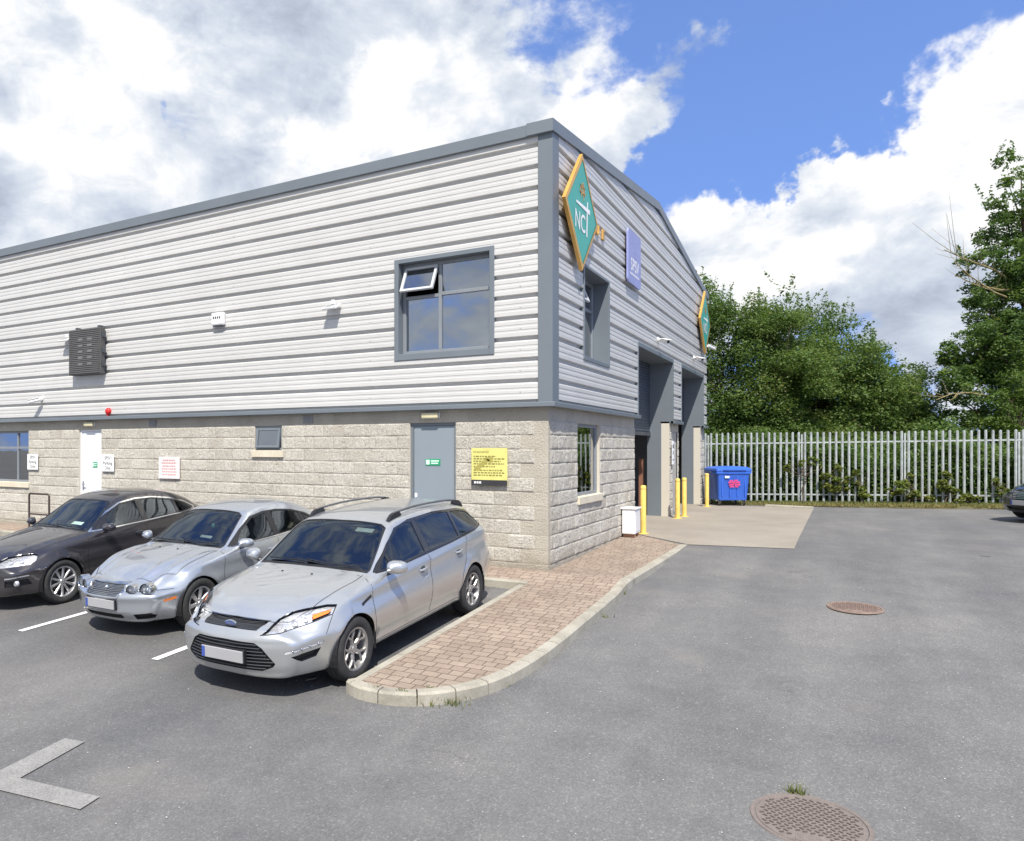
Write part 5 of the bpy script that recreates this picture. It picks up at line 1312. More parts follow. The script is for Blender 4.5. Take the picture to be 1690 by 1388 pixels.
    c0 = p[0] - n_ * .02
    m.add([c0 + u * a + v_ * b for a, b in ((-.14, -.03), (.10, -.04), (.10, .03), (-.14, .04))], [(0, 1, 2, 3)]); m.build('windscreen_paper', PAPER, root)
    ribbon('lamp_edge', 'obl', [(.385, .632), (.60, .652), (.82, .695), (1.055, .755), (1.09, .822)], .009, GLOSSBLACK, .002, step=.02)
    # reading the cabin: rear view mirror
    q = skin('top', .001, 1.98)[0]; m = MB(); m.box(-.11, .11, q.y + .05, q.y + .075, q.z - .12, q.z - .06); m.build('rear_view_mirror', BLACK, root, bevel=.01)
EST['details'] = est_details
def ground_pose(x, y): return (x, y, float(Rd(x, y)) + .006)
make_car(EST, SILVER, 'silver estate car with black roof rails parked beside the brick paved strip', 'cars parked nose out along the building', (-1.165, -3.66, float(Rd(0, -3.66)) + .002), build=est_build, wheel='y5')

# ---- pale silver four lamp saloon ---------------------------------------------
JAG = dict(L=4.67, fw=.87, rw=3.58, wr=.325, ar=.352, track=.775, xarch=.87, tw=.205, rimr=.215, zw=.58, s0=.11, ncz=.45, rcz=.60, capr=.08, dcol=1, seat_z=.98, plain_lamps=True,
    zc=[(.0, .675), (.11, .695), (.25, .755), (.5, .83), (.9, .905), (1.2, .940), (1.40, .965), (1.6, 1.085), (1.85, 1.24), (2.05, 1.345), (2.25, 1.40), (2.6, 1.432), (3.0, 1.425), (3.4, 1.36), (3.7, 1.24), (3.95, 1.075), (4.1, 1.02), (4.5, .97), (4.67, .93)],
    ze=[(.0, .635), (.11, .65), (.25, .70), (.5, .775), (.9, .86), (1.2, .90), (1.38, .925), (1.55, 1.01), (1.8, 1.165), (2.0, 1.272), (2.2, 1.345), (2.6, 1.39), (3.0, 1.37), (3.4, 1.29), (3.7, 1.165), (3.95, 1.02), (4.1, .975), (4.5, .92), (4.67, .88)],
    xe=[(.0, .54), (.11, .55), (.3, .62), (.6, .66), (1.2, .70), (1.4, .715), (1.6, .68), (1.95, .59), (2.2, .55), (3.0, .54), (3.6, .55), (3.9, .60), (4.2, .64), (4.67, .58)],
    zb=[(.0, .58), (.11, .60), (.3, .66), (.6, .75), (1.0, .82), (1.3, .865), (1.6, .89), (2.2, .915), (3.2, .94), (3.8, .95), (4.3, .91), (4.67, .84)],
    xb=[(.0, .60), (.11, .63), (.3, .74), (.6, .80), (1.0, .83), (1.4, .835), (2.0, .845), (3.2, .845), (4.0, .82), (4.67, .72)],
    xw=[(.0, .70), (.11, .76), (.3, .84), (.6, .875), (1.0, .885), (2.0, .885), (3.2, .885), (4.0, .875), (4.67, .78)],
    xs=[(.0, .60), (.11, .66), (.4, .78), (1.0, .83), (3.8, .83), (4.67, .72)], zs=[(.0, .19), (.4, .18), (1.2, .19), (3.6, .20), (4.67, .32)],
    bow=[(0, .30), (.3, .26), (.9, .05), (1.15, .07), (1.4, .11), (2.1, .07), (2.6, .0), (4.67, .0)], bowp=2.2,
    nose=[(.15, .10), (.24, .05), (.34, .0), (.50, .0), (.56, .015), (.60, .07), (.66, .085), (.74, .12), (.9, .13)], tail=[(.3, .05), (.45, .0), (.65, .0), (.8, .06), (1.0, .08)],
    cabin=(1.42, 2.5, 3.25, 3.75, .90))
def jag_sculpt(x, s, z):
    on = sstep(.16, .5, s) * (1 - sstep(1.15, 1.42, s)) * (z > .6)
    for (x0, x1, h, w) in ((.60, .66, .046, .050), (.40, .47, .036, .045)):
        xc = x0 + (x1 - x0) * np.clip((s - .2) / 1.2, 0, 1) * 0 + (x0 + .10 * np.clip(s - .3, 0, 1) - x0)
        z = z + on * h * np.exp(-((x - xc) / w) ** 2) * (1 - .55 * np.clip(s - .3, 0, 1))
    z = z - on * .016 * np.exp(-((x - .52) / .03) ** 2)
    side = (x > .7) & (s > .9) & (s < 4.2)
    x = x + np.where(side, .007 * np.exp(-((z - .80) / .03) ** 2) - .006 * np.exp(-((z - .68) / .06) ** 2), 0)
    s = s - np.where(s < .6, .020 * np.exp(-((z - .53) / .05) ** 2) + .012 * np.exp(-((z - .21) / .03) ** 2), 0)
    return x, s, z
JAG['sculpt'] = jag_sculpt
def jag_build(c):
    c.cut('rear_door', [(2.50, .30), (3.15, .30), (3.20, .50), (3.36, .72), (3.42, .95), (3.38, 1.24), (2.56, 1.33), (2.50, .92)], 'side', thr=.2)
    c.cut('door', [(1.34, .30), (2.485, .30), (2.485, .92), (2.54, 1.335), (2.15, 1.31), (1.66, 1.05), (1.38, .90), (1.30, .6)], 'side', thr=.2)
    c.cut('window_trim', [(1.52, .935), (2.4, .955), (3.3, .985), (3.62, 1.01), (3.60, 1.06), (3.40, 1.17), (3.1, 1.255), (2.75, 1.300), (2.45, 1.305), (2.15, 1.262), (1.85, 1.125)], 'side', thr=.15)
    c.cut('side_window', [(1.68, .960), (2.45, .975), (2.47, 1.278), (2.18, 1.238), (1.90, 1.115)], 'side', thr=.15, only=['window_trim'])
    c.cut('side_window', [(2.56, .980), (3.20, 1.00), (3.24, 1.195), (2.95, 1.262), (2.60, 1.282)], 'side', thr=.15, only=['window_trim'])
    c.cut('side_window', [(3.27, 1.005), (3.55, 1.03), (3.38, 1.14), (3.29, 1.178)], 'side', thr=.15, only=['window_trim'])
    c.cut('windscreen_trim', [(-.1, 1.36), (.45, 1.38), (.685, 1.44), (.695, 1.52), (.63, 1.78), (.545, 2.06), (.46, 2.10), (-.1, 2.06)], 'top', thr=.2)
    c.cut('windscreen', [(-.1, 1.40), (.45, 1.42), (.665, 1.48), (.672, 1.53), (.612, 1.79), (.528, 2.045), (.45, 2.085), (-.1, 2.045)], 'top', thr=.2, only=['windscreen_trim'])
    c.cut('rear_window', [(-.1, 3.22), (.46, 3.24), (.58, 3.80), (.40, 3.86), (-.1, 3.88)], 'top', thr=.2)
    c.cut('front_bumper', [(-.1, .12), (1.1, .12), (1.1, .585), (.34, .585), (.30, .515), (-.1, .515)], 'front', thr=-.1, cond=lambda q: q.y < .60)
    c.cut('grille_surround', [(-.1, .515), (.285, .515), (.325, .58), (.315, .682), (-.1, .692)], 'front', thr=.05, cond=lambda q: q.y < .5)
    c.cut('grille', [(-.1, .535), (.272, .535), (.305, .585), (.297, .664), (-.1, .673)], 'front', thr=.05, cond=lambda q: q.y < .5, only=['grille_surround'])
    c.cut('lower_grille', [(-.1, .255), (.30, .255), (.33, .275), (.32, .315), (-.1, .322)], 'front', thr=.05, cond=lambda q: q.y < .5)
    c.cut('fog_recess', [(.48, .245), (.66, .262), (.68, .30), (.66, .335), (.47, .318)], 'front', thr=.0, cond=lambda q: q.y < .6)
    c.cut('side_marker', [(.80, .448), (.945, .470), (.945, .502), (.80, .480)], 'obl', ang=38, thr=-.1, cond=lambda q: q.y < .8 and q.x > .5)
    c.cut('hood', [(-.1, .22), (.30, .24), (.52, .36), (.70, .62), (.72, 1.1), (.71, 1.36), (.45, 1.35), (-.1, 1.34)], 'top', thr=.3, cond=lambda q: q.z > .6, only=['body'])
    c.cut('tail_light', [(4.25, .66), (4.8, .66), (4.8, .88), (4.35, .86)], 'side', thr=.02, cond=lambda q: q.x > .5)
    c.arches()
def round_lamp(root, skin, x, z, r, y0, push=.0):
    q = skin('front', x, z); 
    if not q: return
    c = q[0] + Vector((0, .035 + push, 0))
    for sg in (1, -1):
        C = Vector((sg * c.x, c.y, c.z)); e = thing('headlight', None, None, (0, 0, 0)); e.parent = root; e.location = C; e.rotation_euler = (R_(90), 0, R_(14) * sg)
        # local +z points forward (-y)
        m = MB(); m.lathe([(r * .86, -.05), (r * 1.0, .020), (r * 1.07, .034), (r * 1.10, .024), (r * 1.08, -.08)], 32); m.build('lamp_ring', CHROME, e, smooth=True, angle=60)
        m = MB(); m.lathe([(.0006, -.012), (r * .35, -.009), (r * .7, .002), (r * .92, .020)], 32); m.build('reflector', REFL, e, smooth=True)
        m = MB(); m.lathe([(.0006, .014), (r * .24, .012), (r * .34, .004), (r * .36, -.012)], 20); m.build('lamp_bowl', CHROME, e, smooth=True)
        m = MB(); m.lathe([(r * .98, .022), (r * .8, .034), (r * .45, .043), (.0006, .046)], 32); m.build('lens', LENS, e, smooth=True)
def jag_details(root, skin, ribbon, objs, y0):
    paint = objs['body'].data.materials[0]
    round_lamp(root, skin, .425, .600, .068, y0, -.045); round_lamp(root, skin, .600, .605, .083, y0, -.075)
    for pts in ([(1.38, .90), (1.30, .6), (1.34, .30)], [(2.49, .93), (2.49, .31)], [(3.42, .95), (3.36, .72), (3.20, .50)]): ribbon('panel_gap', 'side', pts, .007, BLACK)
    ribbon('panel_gap', 'top', [(.33, .30), (.52, .36), (.70, .62), (.72, 1.1), (.71, 1.36)], .007, BLACK, step=.02)
    ribbon('panel_gap', 'front', [(.34, .590), (.55, .590), (.78, .590)], .008, BLACK, step=.02)
    ribbon('window_edge', 'side', [(1.54, .930), (2.4, .950), (3.3, .98), (3.62, 1.005)], .016, CHROME, .003, thick=.004)
    handles(root, skin, [(2.32, .80, 0), (3.12, .82, 0)], paint, False)
    mirrors(root, skin, 1.66, .985, y0, paint, .965, .83, w=.20, h=.125)
    wipers(root, skin, [[(-.58, 1.50), (-.25, 1.44), (.04, 1.42)], [(-.02, 1.46), (.30, 1.44), (.60, 1.50)]])
    m = MB()
    for i in range(9):
        z = .545 + i * .0145; half = float(np.interp(z, [.535, .585, .67], [.262, .296, .286]))
        pts = [skin('front', x if abs(x) > 1e-3 else .001, z)[0] + Vector((0, .012, 0)) for x in np.linspace(-half, half, 15)]; m.tube(pts, .0035, 5)
    m.build('grille_bar', CHROME, objs['grille'], smooth=True)
    q = skin('front', .001, .615)[0]; m = MB(); m.lathe([(.0005, .012), (.018, .010), (.026, .0), (.030, -.01)], 24, Matrix.Translation((0, q.y - .002, q.z)) @ Matrix.Rotation(R_(90), 4, 'X')); m.build('badge', CHROME, objs['grille'], smooth=True)
    m = MB()
    for x in (-.17, .17):
        q = skin('top', x, 1.16)[0]; m = MB(); m.sphere((q.x, q.y, q.z + .002), .013, 8, 5, (1, 1.3, .6)); m.build('washer_jet', BLACK, root, smooth=True)
    q = skin('front', .001, .42)[0]; number_plate(root, q.y + y0 - .014, .435, y0)
    p = skin('top', .30, 1.58); n_ = p[1]; u = Vector((1, 0, 0)); v_ = n_.cross(u); c0 = p[0] - n_ * .02
    m = MB(); m.add([c0 + u * a + v_ * b for a, b in ((-.12, -.02), (.10, -.03), (.10, .02), (-.12, .03))], [(0, 1, 2, 3)]); m.build('windscreen_paper', PAPER, root)
    q = skin('top', .001, 1.95)[0]; m = MB(); m.box(-.11, .11, q.y + .05, q.y + .075, q.z - .11, q.z - .05); m.build('rear_view_mirror', BLACK, root, bevel=.01)
    m = MB(); m.lathe([(.0005, 0), (.024, .02), (.026, .05), (.0005, .08)], 10, Matrix.Translation((.02, q.y + .07, q.z - .22))); m.build('air_freshener', simple('green_card', (.15, .5, .36), .6), root)
    # chin line
    ribbon('chin_strip', 'front', [(.001, .335), (.30, .335), (.44, .34)], .010, CHROME, .003)
JAG['details'] = jag_details
make_car(JAG, SILVERB, 'pale silver saloon with four round headlights, between the dark car and the silver estate', 'cars parked nose out along the building', (-3.93, -3.03, float(Rd(0, -3.03)) + .002), build=jag_build, wheel='jag', trim=BLACK, name='parked_car')

# ---- dark saloon -----------------------------------------------------------
PAS = dict(L=4.77, fw=.93, rw=3.64, wr=.325, ar=.355, track=.785, xarch=.885, tw=.215, rimr=.225, zw=.60, s0=.11, ncz=.45, rcz=.60, capr=.10, dcol=1, seat_z=1.02,
    zc=[(.0, .70), (.11, .715), (.25, .79), (.5, .865), (.9, .935), (1.25, .985), (1.45, 1.015), (1.65, 1.12), (1.9, 1.265), (2.1, 1.39), (2.3, 1.46), (2.65, 1.50), (3.0, 1.497), (3.4, 1.45), (3.75, 1.335), (4.0, 1.175), (4.2, 1.10), (4.5, 1.06), (4.77, 1.0)],
    ze=[(.0, .66), (.11, .675), (.25, .74), (.5, .81), (.9, .895), (1.2, .945), (1.40, .975), (1.55, 1.045), (1.8, 1.185), (2.0, 1.305), (2.2, 1.395), (2.6, 1.455), (3.0, 1.445), (3.4, 1.38), (3.75, 1.26), (4.0, 1.11), (4.2, 1.05), (4.5, 1.0), (4.77, .94)],
    xe=[(.0, .50), (.11, .52), (.3, .62), (.6, .66), (1.2, .71), (1.4, .73), (1.6, .70), (1.95, .61), (2.2, .57), (3.0, .56), (3.6, .565), (3.9, .60), (4.2, .64), (4.77, .58)],
    zb=[(.0, .60), (.11, .62), (.3, .69), (.6, .78), (1.0, .86), (1.3, .905), (1.6, .935), (2.2, .96), (3.2, .99), (3.9, 1.0), (4.3, .97), (4.77, .88)],
    xb=[(.0, .60), (.11, .64), (.3, .76), (.6, .82), (1.0, .85), (1.4, .86), (2.0, .865), (3.2, .865), (4.0, .84), (4.77, .74)],
    xw=[(.0, .70), (.11, .76), (.3, .85), (.6, .895), (1.0, .905), (2.0, .91), (3.2, .91), (4.0, .895), (4.77, .80)],
    xs=[(.0, .60), (.11, .66), (.4, .79), (1.0, .845), (3.8, .845), (4.77, .74)], zs=[(.0, .20), (.4, .19), (1.2, .20), (3.6, .21), (4.77, .34)],
    bow=[(0, .27), (.3, .23), (.9, .05), (1.15, .08), (1.45, .13), (2.1, .08), (2.6, .0), (4.77, .0)], bowp=2.3,
    nose=[(.15, .08), (.25, .03), (.36, .0), (.50, .0), (.60, .02), (.68, .05), (.76, .09), (.9, .10)], tail=[(.3, .05), (.45, .0), (.65, .0), (.8, .06), (1.1, .08)],
    cabin=(1.46, 2.55, 3.35, 3.85, .95))
def pas_sculpt(x, s, z):
    side = (x > .7) & (s > .9) & (s < 4.4)
    x = x + np.where(side, .009 * np.exp(-((z - .84) / .025) ** 2) - .006 * np.exp(-((z - .73) / .06) ** 2), 0)
    x = x + np.where((x > .7) & (s > 1.2) & (s < 3.4), .012 * np.exp(-((z - .42) / .022) ** 2), 0)
    xc = .46 + .14 * np.clip(s - .35, 0, 1.1)
    z = z + np.where((s > .25) & (s < 1.45) & (z > .6), .012 * np.exp(-((x - xc) / .045) ** 2) * sstep(.25, .6, s), 0)
    return x, s, z
PAS['sculpt'] = pas_sculpt; PAS['bulbs'] = [(.62, .70, .036), (.76, .712, .036)]
def pas_build(c):
    c.cut('rear_door', [(2.58, .30), (3.20, .30), (3.25, .50), (3.42, .72), (3.48, .98), (3.42, 1.33), (2.64, 1.40), (2.58, .96)], 'side', thr=.2)
    c.cut('door', [(1.40, .30), (2.565, .30), (2.565, .96), (2.62, 1.405), (2.2, 1.37), (1.70, 1.12), (1.44, .96), (1.36, .6)], 'side', thr=.2)
    c.cut('chrome_trim', [(1.50, .968), (2.4, 1.0), (3.4, 1.035), (3.76, 1.075), (3.80, 1.115), (3.62, 1.225), (3.3, 1.318), (2.9, 1.375), (2.55, 1.385), (2.22, 1.348), (1.9, 1.215), (1.62, 1.07)], 'side', thr=.15)
    c.cut('window_trim', [(1.56, .986), (2.4, 1.014), (3.4, 1.05), (3.74, 1.088), (3.76, 1.115), (3.60, 1.208), (3.29, 1.300), (2.9, 1.358), (2.55, 1.368), (2.23, 1.332), (1.92, 1.205), (1.66, 1.07)], 'side', thr=.15, only=['chrome_trim'])
    c.cut('side_window', [(1.80, 1.005), (2.52, 1.03), (2.53, 1.350), (2.25, 1.315), (1.95, 1.195)], 'side', thr=.15, only=['window_trim'])
    c.cut('side_window', [(2.64, 1.035), (3.30, 1.06), (3.34, 1.268), (2.9, 1.342), (2.66, 1.35)], 'side', thr=.15, only=['window_trim'])
    c.cut('side_window', [(3.37, 1.065), (3.70, 1.098), (3.58, 1.19), (3.39, 1.252)], 'side', thr=.15, only=['window_trim'])
    c.cut('windscreen_trim', [(-.1, 1.42), (.45, 1.44), (.705, 1.47), (.715, 1.53), (.65, 1.80), (.565, 2.10), (.48, 2.14), (-.1, 2.10)], 'top', thr=.2)
    c.cut('windscreen', [(-.1, 1.46), (.45, 1.48), (.685, 1.51), (.692, 1.55), (.632, 1.81), (.548, 2.085), (.47, 2.12), (-.1, 2.08)], 'top', thr=.2, only=['windscreen_trim'])
    c.cut('sunroof', [(-.1, 2.42), (.36, 2.43), (.36, 2.76), (-.1, 2.78)], 'top', thr=.3)
    c.cut('rear_window', [(-.1, 3.42), (.46, 3.44), (.58, 4.0), (.40, 4.06), (-.1, 4.08)], 'top', thr=.2)
    c.cut('hood', [(-.1, .20), (.40, .27), (.54, .34), (.64, .54), (.69, .8), (.73, 1.25), (.72, 1.42), (.45, 1.41), (-.1, 1.40)], 'top', thr=.3)
    c.cut('front_bumper', [(-.1, .14), (1.1, .14), (1.1, .62), (.34, .60), (.30, .50), (-.1, .50)], 'front', thr=-.1, cond=lambda q: q.y < .62 and (q.z < .35 or q.y < .6))
    c.cut('grille', [(-.1, .50), (.26, .50), (.30, .62), (.34, .735), (-.1, .745)], 'front', thr=.05, cond=lambda q: q.y < .5)
    c.cut('lower_grille', [(-.1, .25), (.42, .25), (.46, .34), (-.1, .36)], 'front', thr=.05, cond=lambda q: q.y < .5)
    c.cut('headlight', [(.42, .635), (.66, .637), (.90, .655), (.955, .70), (.955, .77), (.88, .79), (.72, .783), (.54, .755), (.44, .71)], 'obl', ang=32, thr=-.1, cond=lambda q: q.y < .95 and q.z > .55)
    c.cut('daytime_lamp', [(.60, .478), (.90, .500), (.90, .518), (.60, .496)], 'obl', ang=32, thr=-.1, cond=lambda q: q.y < .8)
    c.cut('fog_recess', [(.60, .36), (.92, .375), (.88, .465), (.60, .455)], 'obl', ang=32, thr=-.1, cond=lambda q: q.y < .8)
    c.cut('tail_light', [(4.3, .80), (4.9, .80), (4.9, 1.0), (4.42, .98)], 'side', thr=.02, cond=lambda q: q.x > .5)
    c.arches()
def pas_details(root, skin, ribbon, objs, y0):
    paint = objs['body'].data.materials[0]
    for pts in ([(1.44, .96), (1.36, .6), (1.40, .30)], [(2.57, .99), (2.57, .31)], [(3.48, .98), (3.42, .72), (3.25, .50)]): ribbon('panel_gap', 'side', pts, .007, BLACK)
    ribbon('panel_gap', 'top', [(0, .20), (.40, .27), (.54, .34), (.64, .54), (.69, .8), (.73, 1.25), (.72, 1.42)], .007, BLACK, step=.02)
    handles(root, skin, [(2.38, .86, .01), (3.26, .89, .01)], paint)
    mirrors(root, skin, 1.72, 1.03, y0, paint, .985, .84, w=.20, h=.13)
    wipers(root, skin, [[(-.60, 1.54), (-.3, 1.50), (.02, 1.48)], [(-.05, 1.52), (.25, 1.49), (.60, 1.53)]])
    m = MB()
    for i in range(6):
        z = .53 + i * .036; half = float(np.interp(z, [.5, .62, .74], [.25, .29, .33]))
        pts = [skin('front', x if abs(x) > 1e-3 else .001, z)[0] + Vector((0, .010, 0)) for x in np.linspace(-half, half, 15)]; m.tube(pts, .006, 5)
    m.build('grille_bar', CHROME, objs['grille'], smooth=True)
    q = skin('front', .001, .42)[0]; number_plate(root, q.y + y0 - .014, .43, y0)
    for sg in (1, -1):
        q = skin('front', .70, .41)
        if q: 
            m = MB(); m.lathe([(.0005, .015), (.035, .012), (.043, .0), (.045, -.03)], 20, Matrix.Translation((sg * q[0].x, q[0].y + .03, q[0].z)) @ Matrix.Rotation(R_(90), 4, 'X')); m.build('fog_lamp', REFL, objs['fog_recess'][0 if sg > 0 else 1], smooth=True)
    p = skin('top', .32, 1.62); n_ = p[1]; u = Vector((1, 0, 0)); v_ = n_.cross(u); c0 = p[0] - n_ * .02
    m = MB(); m.add([c0 + u * a + v_ * b for a, b in ((-.13, -.03), (.14, -.04), (.14, .03), (-.11, .04))], [(0, 1, 2, 3)]); m.build('windscreen_paper', PAPER, root)
    q = skin('top', .001, 1.98)[0]; m = MB(); m.box(-.11, .11, q.y + .05, q.y + .075, q.z - .11, q.z - .05); m.build('rear_view_mirror', BLACK, root, bevel=.01)
PAS['details'] = pas_details
dk = make_car(PAS, DARKP, 'dark plum saloon with chrome edged windows and ten spoke wheels, leftmost of the parked row', 'cars parked nose out along the building', (-6.80, -2.97, float(Rd(0, -2.97)) + .002), build=pas_build, wheel='ten', glass=CGLASS2, glass_side=CGLASS, seat=SEATM)
# the car half out of the frame on the far side of the yard
d4 = dup(dk, (0, 0, 0), None, 'black car cut off by the right edge of the photo, nose towards the viewer'); del d4['group']
P4 = at(1833, 17.8); d4.location = (P4.x, P4.y, float(Rd(min(P4.x, 14), P4.y)) + .004); d4.rotation_euler = (0, 0, R_(-52))
for ch in d4.children_recursive:
    for sl2 in ch.material_slots:
        if sl2.material == DARKP: sl2.link = 'OBJECT'; sl2.material = BLACKP

# ------------------------------------------------------------------ signs and fittings on the walls
def on_gable(p, x=0.0): return (x, p[0], p[1])
TEAL = simple('teal_panel', (.045, .36, .29), .4, 0, .05); GOLD = simple('gold_frame', (.60, .34, .08), .4, .15, .10, 5)
ORANGE = simple('orange_print', (.68, .33, .08), .5); SIGNW = simple('sign_white', (.82, .82, .82), .5, 0, .03)
VIOLET = simple('violet_panel', (.26, .29, .54), .45, 0, .08, 2); VIOLETL = simple('violet_print', (.36, .37, .62), .5)
INK = simple('black_ink', (.03, .03, .035), .6); REDINK = simple('faded_red_ink', (.55, .26, .25), .6); LEMON = simple('lemon_board', (.66, .62, .20), .5, 0, .12, 5)
CAMW = simple('camera_white', (.74, .74, .73), .45, 0, .05); GREYPAINT = simple('board_grey', (.085, .083, .08), .6, 0, .12, 6)
def diamond(y, z, hw, hh, label):
    t = thing('diamond_sign', label, 'sign', (.085, y, z), 0, 'diamond signs on the gable')
    def dia(k, x): return [(x, -hw * k, 0), (x, 0, -hh * k), (x, hw * k, 0), (x, 0, hh * k)]
    m = MB(); a, b, c_ = dia(1, .075), dia(1, .13), dia(.90, .135)
    m.add(a + b + c_, [(0, 1, 2, 3)] + [(i, (i + 1) % 4, 4 + (i + 1) % 4, 4 + i) for i in range(4)] + [(4 + i, 4 + (i + 1) % 4, 8 + (i + 1) % 4, 8 + i) for i in range(4)])
    m.build('frame', GOLD, t)
    m = MB(); m.add(dia(.905, .128), [(0, 1, 2, 3)]); m.build('panel', TEAL, t)
    P3 = lambda x, yy: (.134, x, yy)
    m = MB(); text_into(m, 'NC', .42, lambda x, yy: (.134, x - .14, yy - .20), .95)
    # the T whose bar sweeps left like a check mark
    for quad in ([(.20, -.36), (.265, -.36), (.295, .05), (.225, .05)], [(.2315, .125), (.3015, .13), (.31, .25), (.25, .23)], [(-.36, .075), (-.36, .115), (.42, .135), (.42, .0505)]): m.add([P3(a_, b_) for a_, b_ in quad], [(0, 1, 2, 3)])
    m.build('lettering', SIGNW, t)
    m = MB()
    for (x0, z0, x1, z1) in ((-.13, .40, .13, .43), (-.13, .30, -.10, .43), (.10, .30, .13, .43), (-.16, .30, .16, .33), (-.05, .33, -.02, .47), (.03, .33, .06, .47), (-.09, .24, -.06, .32), (.04, .20, .07, .32), (-.02, .46, .05, .485)):
        m.add([P3(x0, z0), P3(x1, z0), P3(x1, z1), P3(x0, z1)], [(0, 1, 2, 3)])
    m.build('emblem', ORANGE, t)
    m = MB()
    for yy in (-.2, .2): m.box(-.03, .035, yy - .02, yy + .02, -.5, .5)
    m.build('fixing_bar', GALV, t); return t
diamond(1.09, 5.82, .93, .97, 'green diamond sign in a gold frame next to the corner post, reading NCT')
diamond(14.35, 5.84, 1.02, .98, 'green diamond sign in a gold frame at the far end of the gable wall')
# small gold letters next to the first diamond
t = thing('gold_letters', 'small gold letters fixed to the cladding beside the near diamond sign', 'letters', (.085, 2.45, 5.84))
for k, ch in ((-.10, 'U'), (.30, 'E')):
    m = MB(); f = lambda x, yy, k=k: (.045, x * 1.3 + k, yy); text_into(m, ch, .26, f)
    o = m.build('letter', GOLD, t); o.modifiers.new('thick', 'SOLIDIFY').thickness = .03
# violet sign
t = thing('wall_sign', 'pale violet upright sign reading SPSV with rounded corners', 'sign', (.085, 5.02, 5.86))
def rrect(w, h, r, n=5):
    P_ = []
    for cx_, cy_, a0 in ((w / 2 - r, h / 2 - r, 0), (-w / 2 + r, h / 2 - r, 90), (-w / 2 + r, -h / 2 + r, 180), (w / 2 - r, -h / 2 + r, 270)):
        for k in range(n + 1): a = R_(a0 + 90 * k / n); P_.append((cx_ + r * math.cos(a), cy_ + r * math.sin(a)))
    return P_
m = MB(); m.prism(rrect(1.12, 1.10, .09), lambda p: (.045, p[0], p[1]), lambda p: (.085, p[0], p[1])); m.build('panel', VIOLET, t)
m = MB(); text_into(m, 'SPSV', .36, lambda x, y: (.088, x, y - .16), 1.0)
for i in range(9): m.add([(.088, -.40 + i * .09, -.37), (.088, -.34 + i * .09, -.37), (.088, -.34 + i * .09, -.32), (.088, -.40 + i * .09, -.32)], [(0, 1, 2, 3)])
m.build('lettering', SIGNW, t)
m = MB()
for (a, b, c_, d) in ((-.38, .30, -.12, .33), (-.05, .36, .10, .39), (.15, .18, .40, .21), (-.30, .12, -.05, .15), (.05, .05, .30, .08)): m.add([(.088, a, b), (.088, c_, b), (.088, c_, d), (.088, a, d)], [(0, 1, 2, 3)])
m.build('pattern', VIOLETL, t)

# electronic board
t = thing('display_board', 'dark grey louvred display board high on the long cladding wall', 'display board', (-10.76, -.09, 4.10))
m = MB(); m.box(-.55, .55, -.17, -.03, -.52, .52); m.build('casing', GREYPAINT, t, bevel=.008)
m = MB()
for i in range(24): z = -.49 + i * .0425; m.box(-.53, .53, -.184, -.171, z, z + .022)
m.build('louvre', simple('louvre_grey', (.12, .118, .115), .6), t)
m = MB()
for i in range(5):
    for x in (-.20, .12): m.box(x, x + .16, -.188, -.1845, -.30 + i * .14, -.25 + i * .14)
m.build('display_segment', simple('dull_segment', (.16, .16, .155), .5), t)
m = MB()
for z in (-.35, -.05, .30): m.box(.55, .60, -.13, -.05, z, z + .10)
for x in (-.35, .42): m.box(x, x + .07, -.14, -.03, .52, .57)
m.build('bracket', DARKSTEEL, t)

def box_thing(name, label, cat, loc, w, h, d, mat, parts=(), rz=0, bev=.01, group=None):
    t = thing(name, label, cat, loc, rz, group); m = MB(); m.box(-w / 2, w / 2, -d, 0, -h / 2, h / 2); m.build('casing', mat, t, bevel=bev, seg=2); return t
t = box_thing('alarm_box', 'white bell box of an alarm fixed near the middle of the long cladding', 'alarm box', (-6.76, -.09, 4.50), .32, .26, .10, CAMW, bev=.03)
m = MB(); 
for i in range(4): m.box(-.10 + i * .055, -.07 + i * .055, -.1035, -.1005, .0, .045)
m.build('marking', INK, t)
m = MB(); m.box(-.12, .12, -.085, -.01, -.145, -.12); m.build('strobe', DARKSTEEL, t)
def floodlight(x, z, label, tilt=-62, sensor=True, rz=0):
    t = thing('floodlight', label, 'floodlight', (x, -.09, z), rz, 'floodlights on the long cladding wall')
    m = MB(); m.box(-.02, .02, -.10, .0, .0, .03); m.box(-.035, .035, -.012, .0, -.03, .06); m.build('bracket', CAMW, t)
    e = thing('lamp_head', None, None, (0, -.12, .0)); e.parent = t; e.rotation_euler = (R_(tilt), 0, 0)
    m = MB(); m.box(-.15, .15, -.02, .02, -.10, .10); m.build('housing', CAMW, e, bevel=.008)
    m = MB(); m.box(-.125, .125, -.0225, -.0205, -.075, .075); m.build('lamp_glass', simple('lamp_pane', (.30, .31, .32), .15) if 'lamp_pane' not in MATS else MATS['lamp_pane'], e)
    if sensor:
        m = MB(); m.box(-.035, .035, -.09, -.03, .05, .13); m.box(-.01, .01, -.06, -.04, .0, .05); m.build('sensor', CAMW, t, bevel=.006)
    return t
floodlight(-3.95, 4.46, 'small white floodlight with a sensor, on the cladding left of the upper window')
floodlight(-11.50, 4.44, 'small white floodlight half hidden by the grey display board', sensor=True)
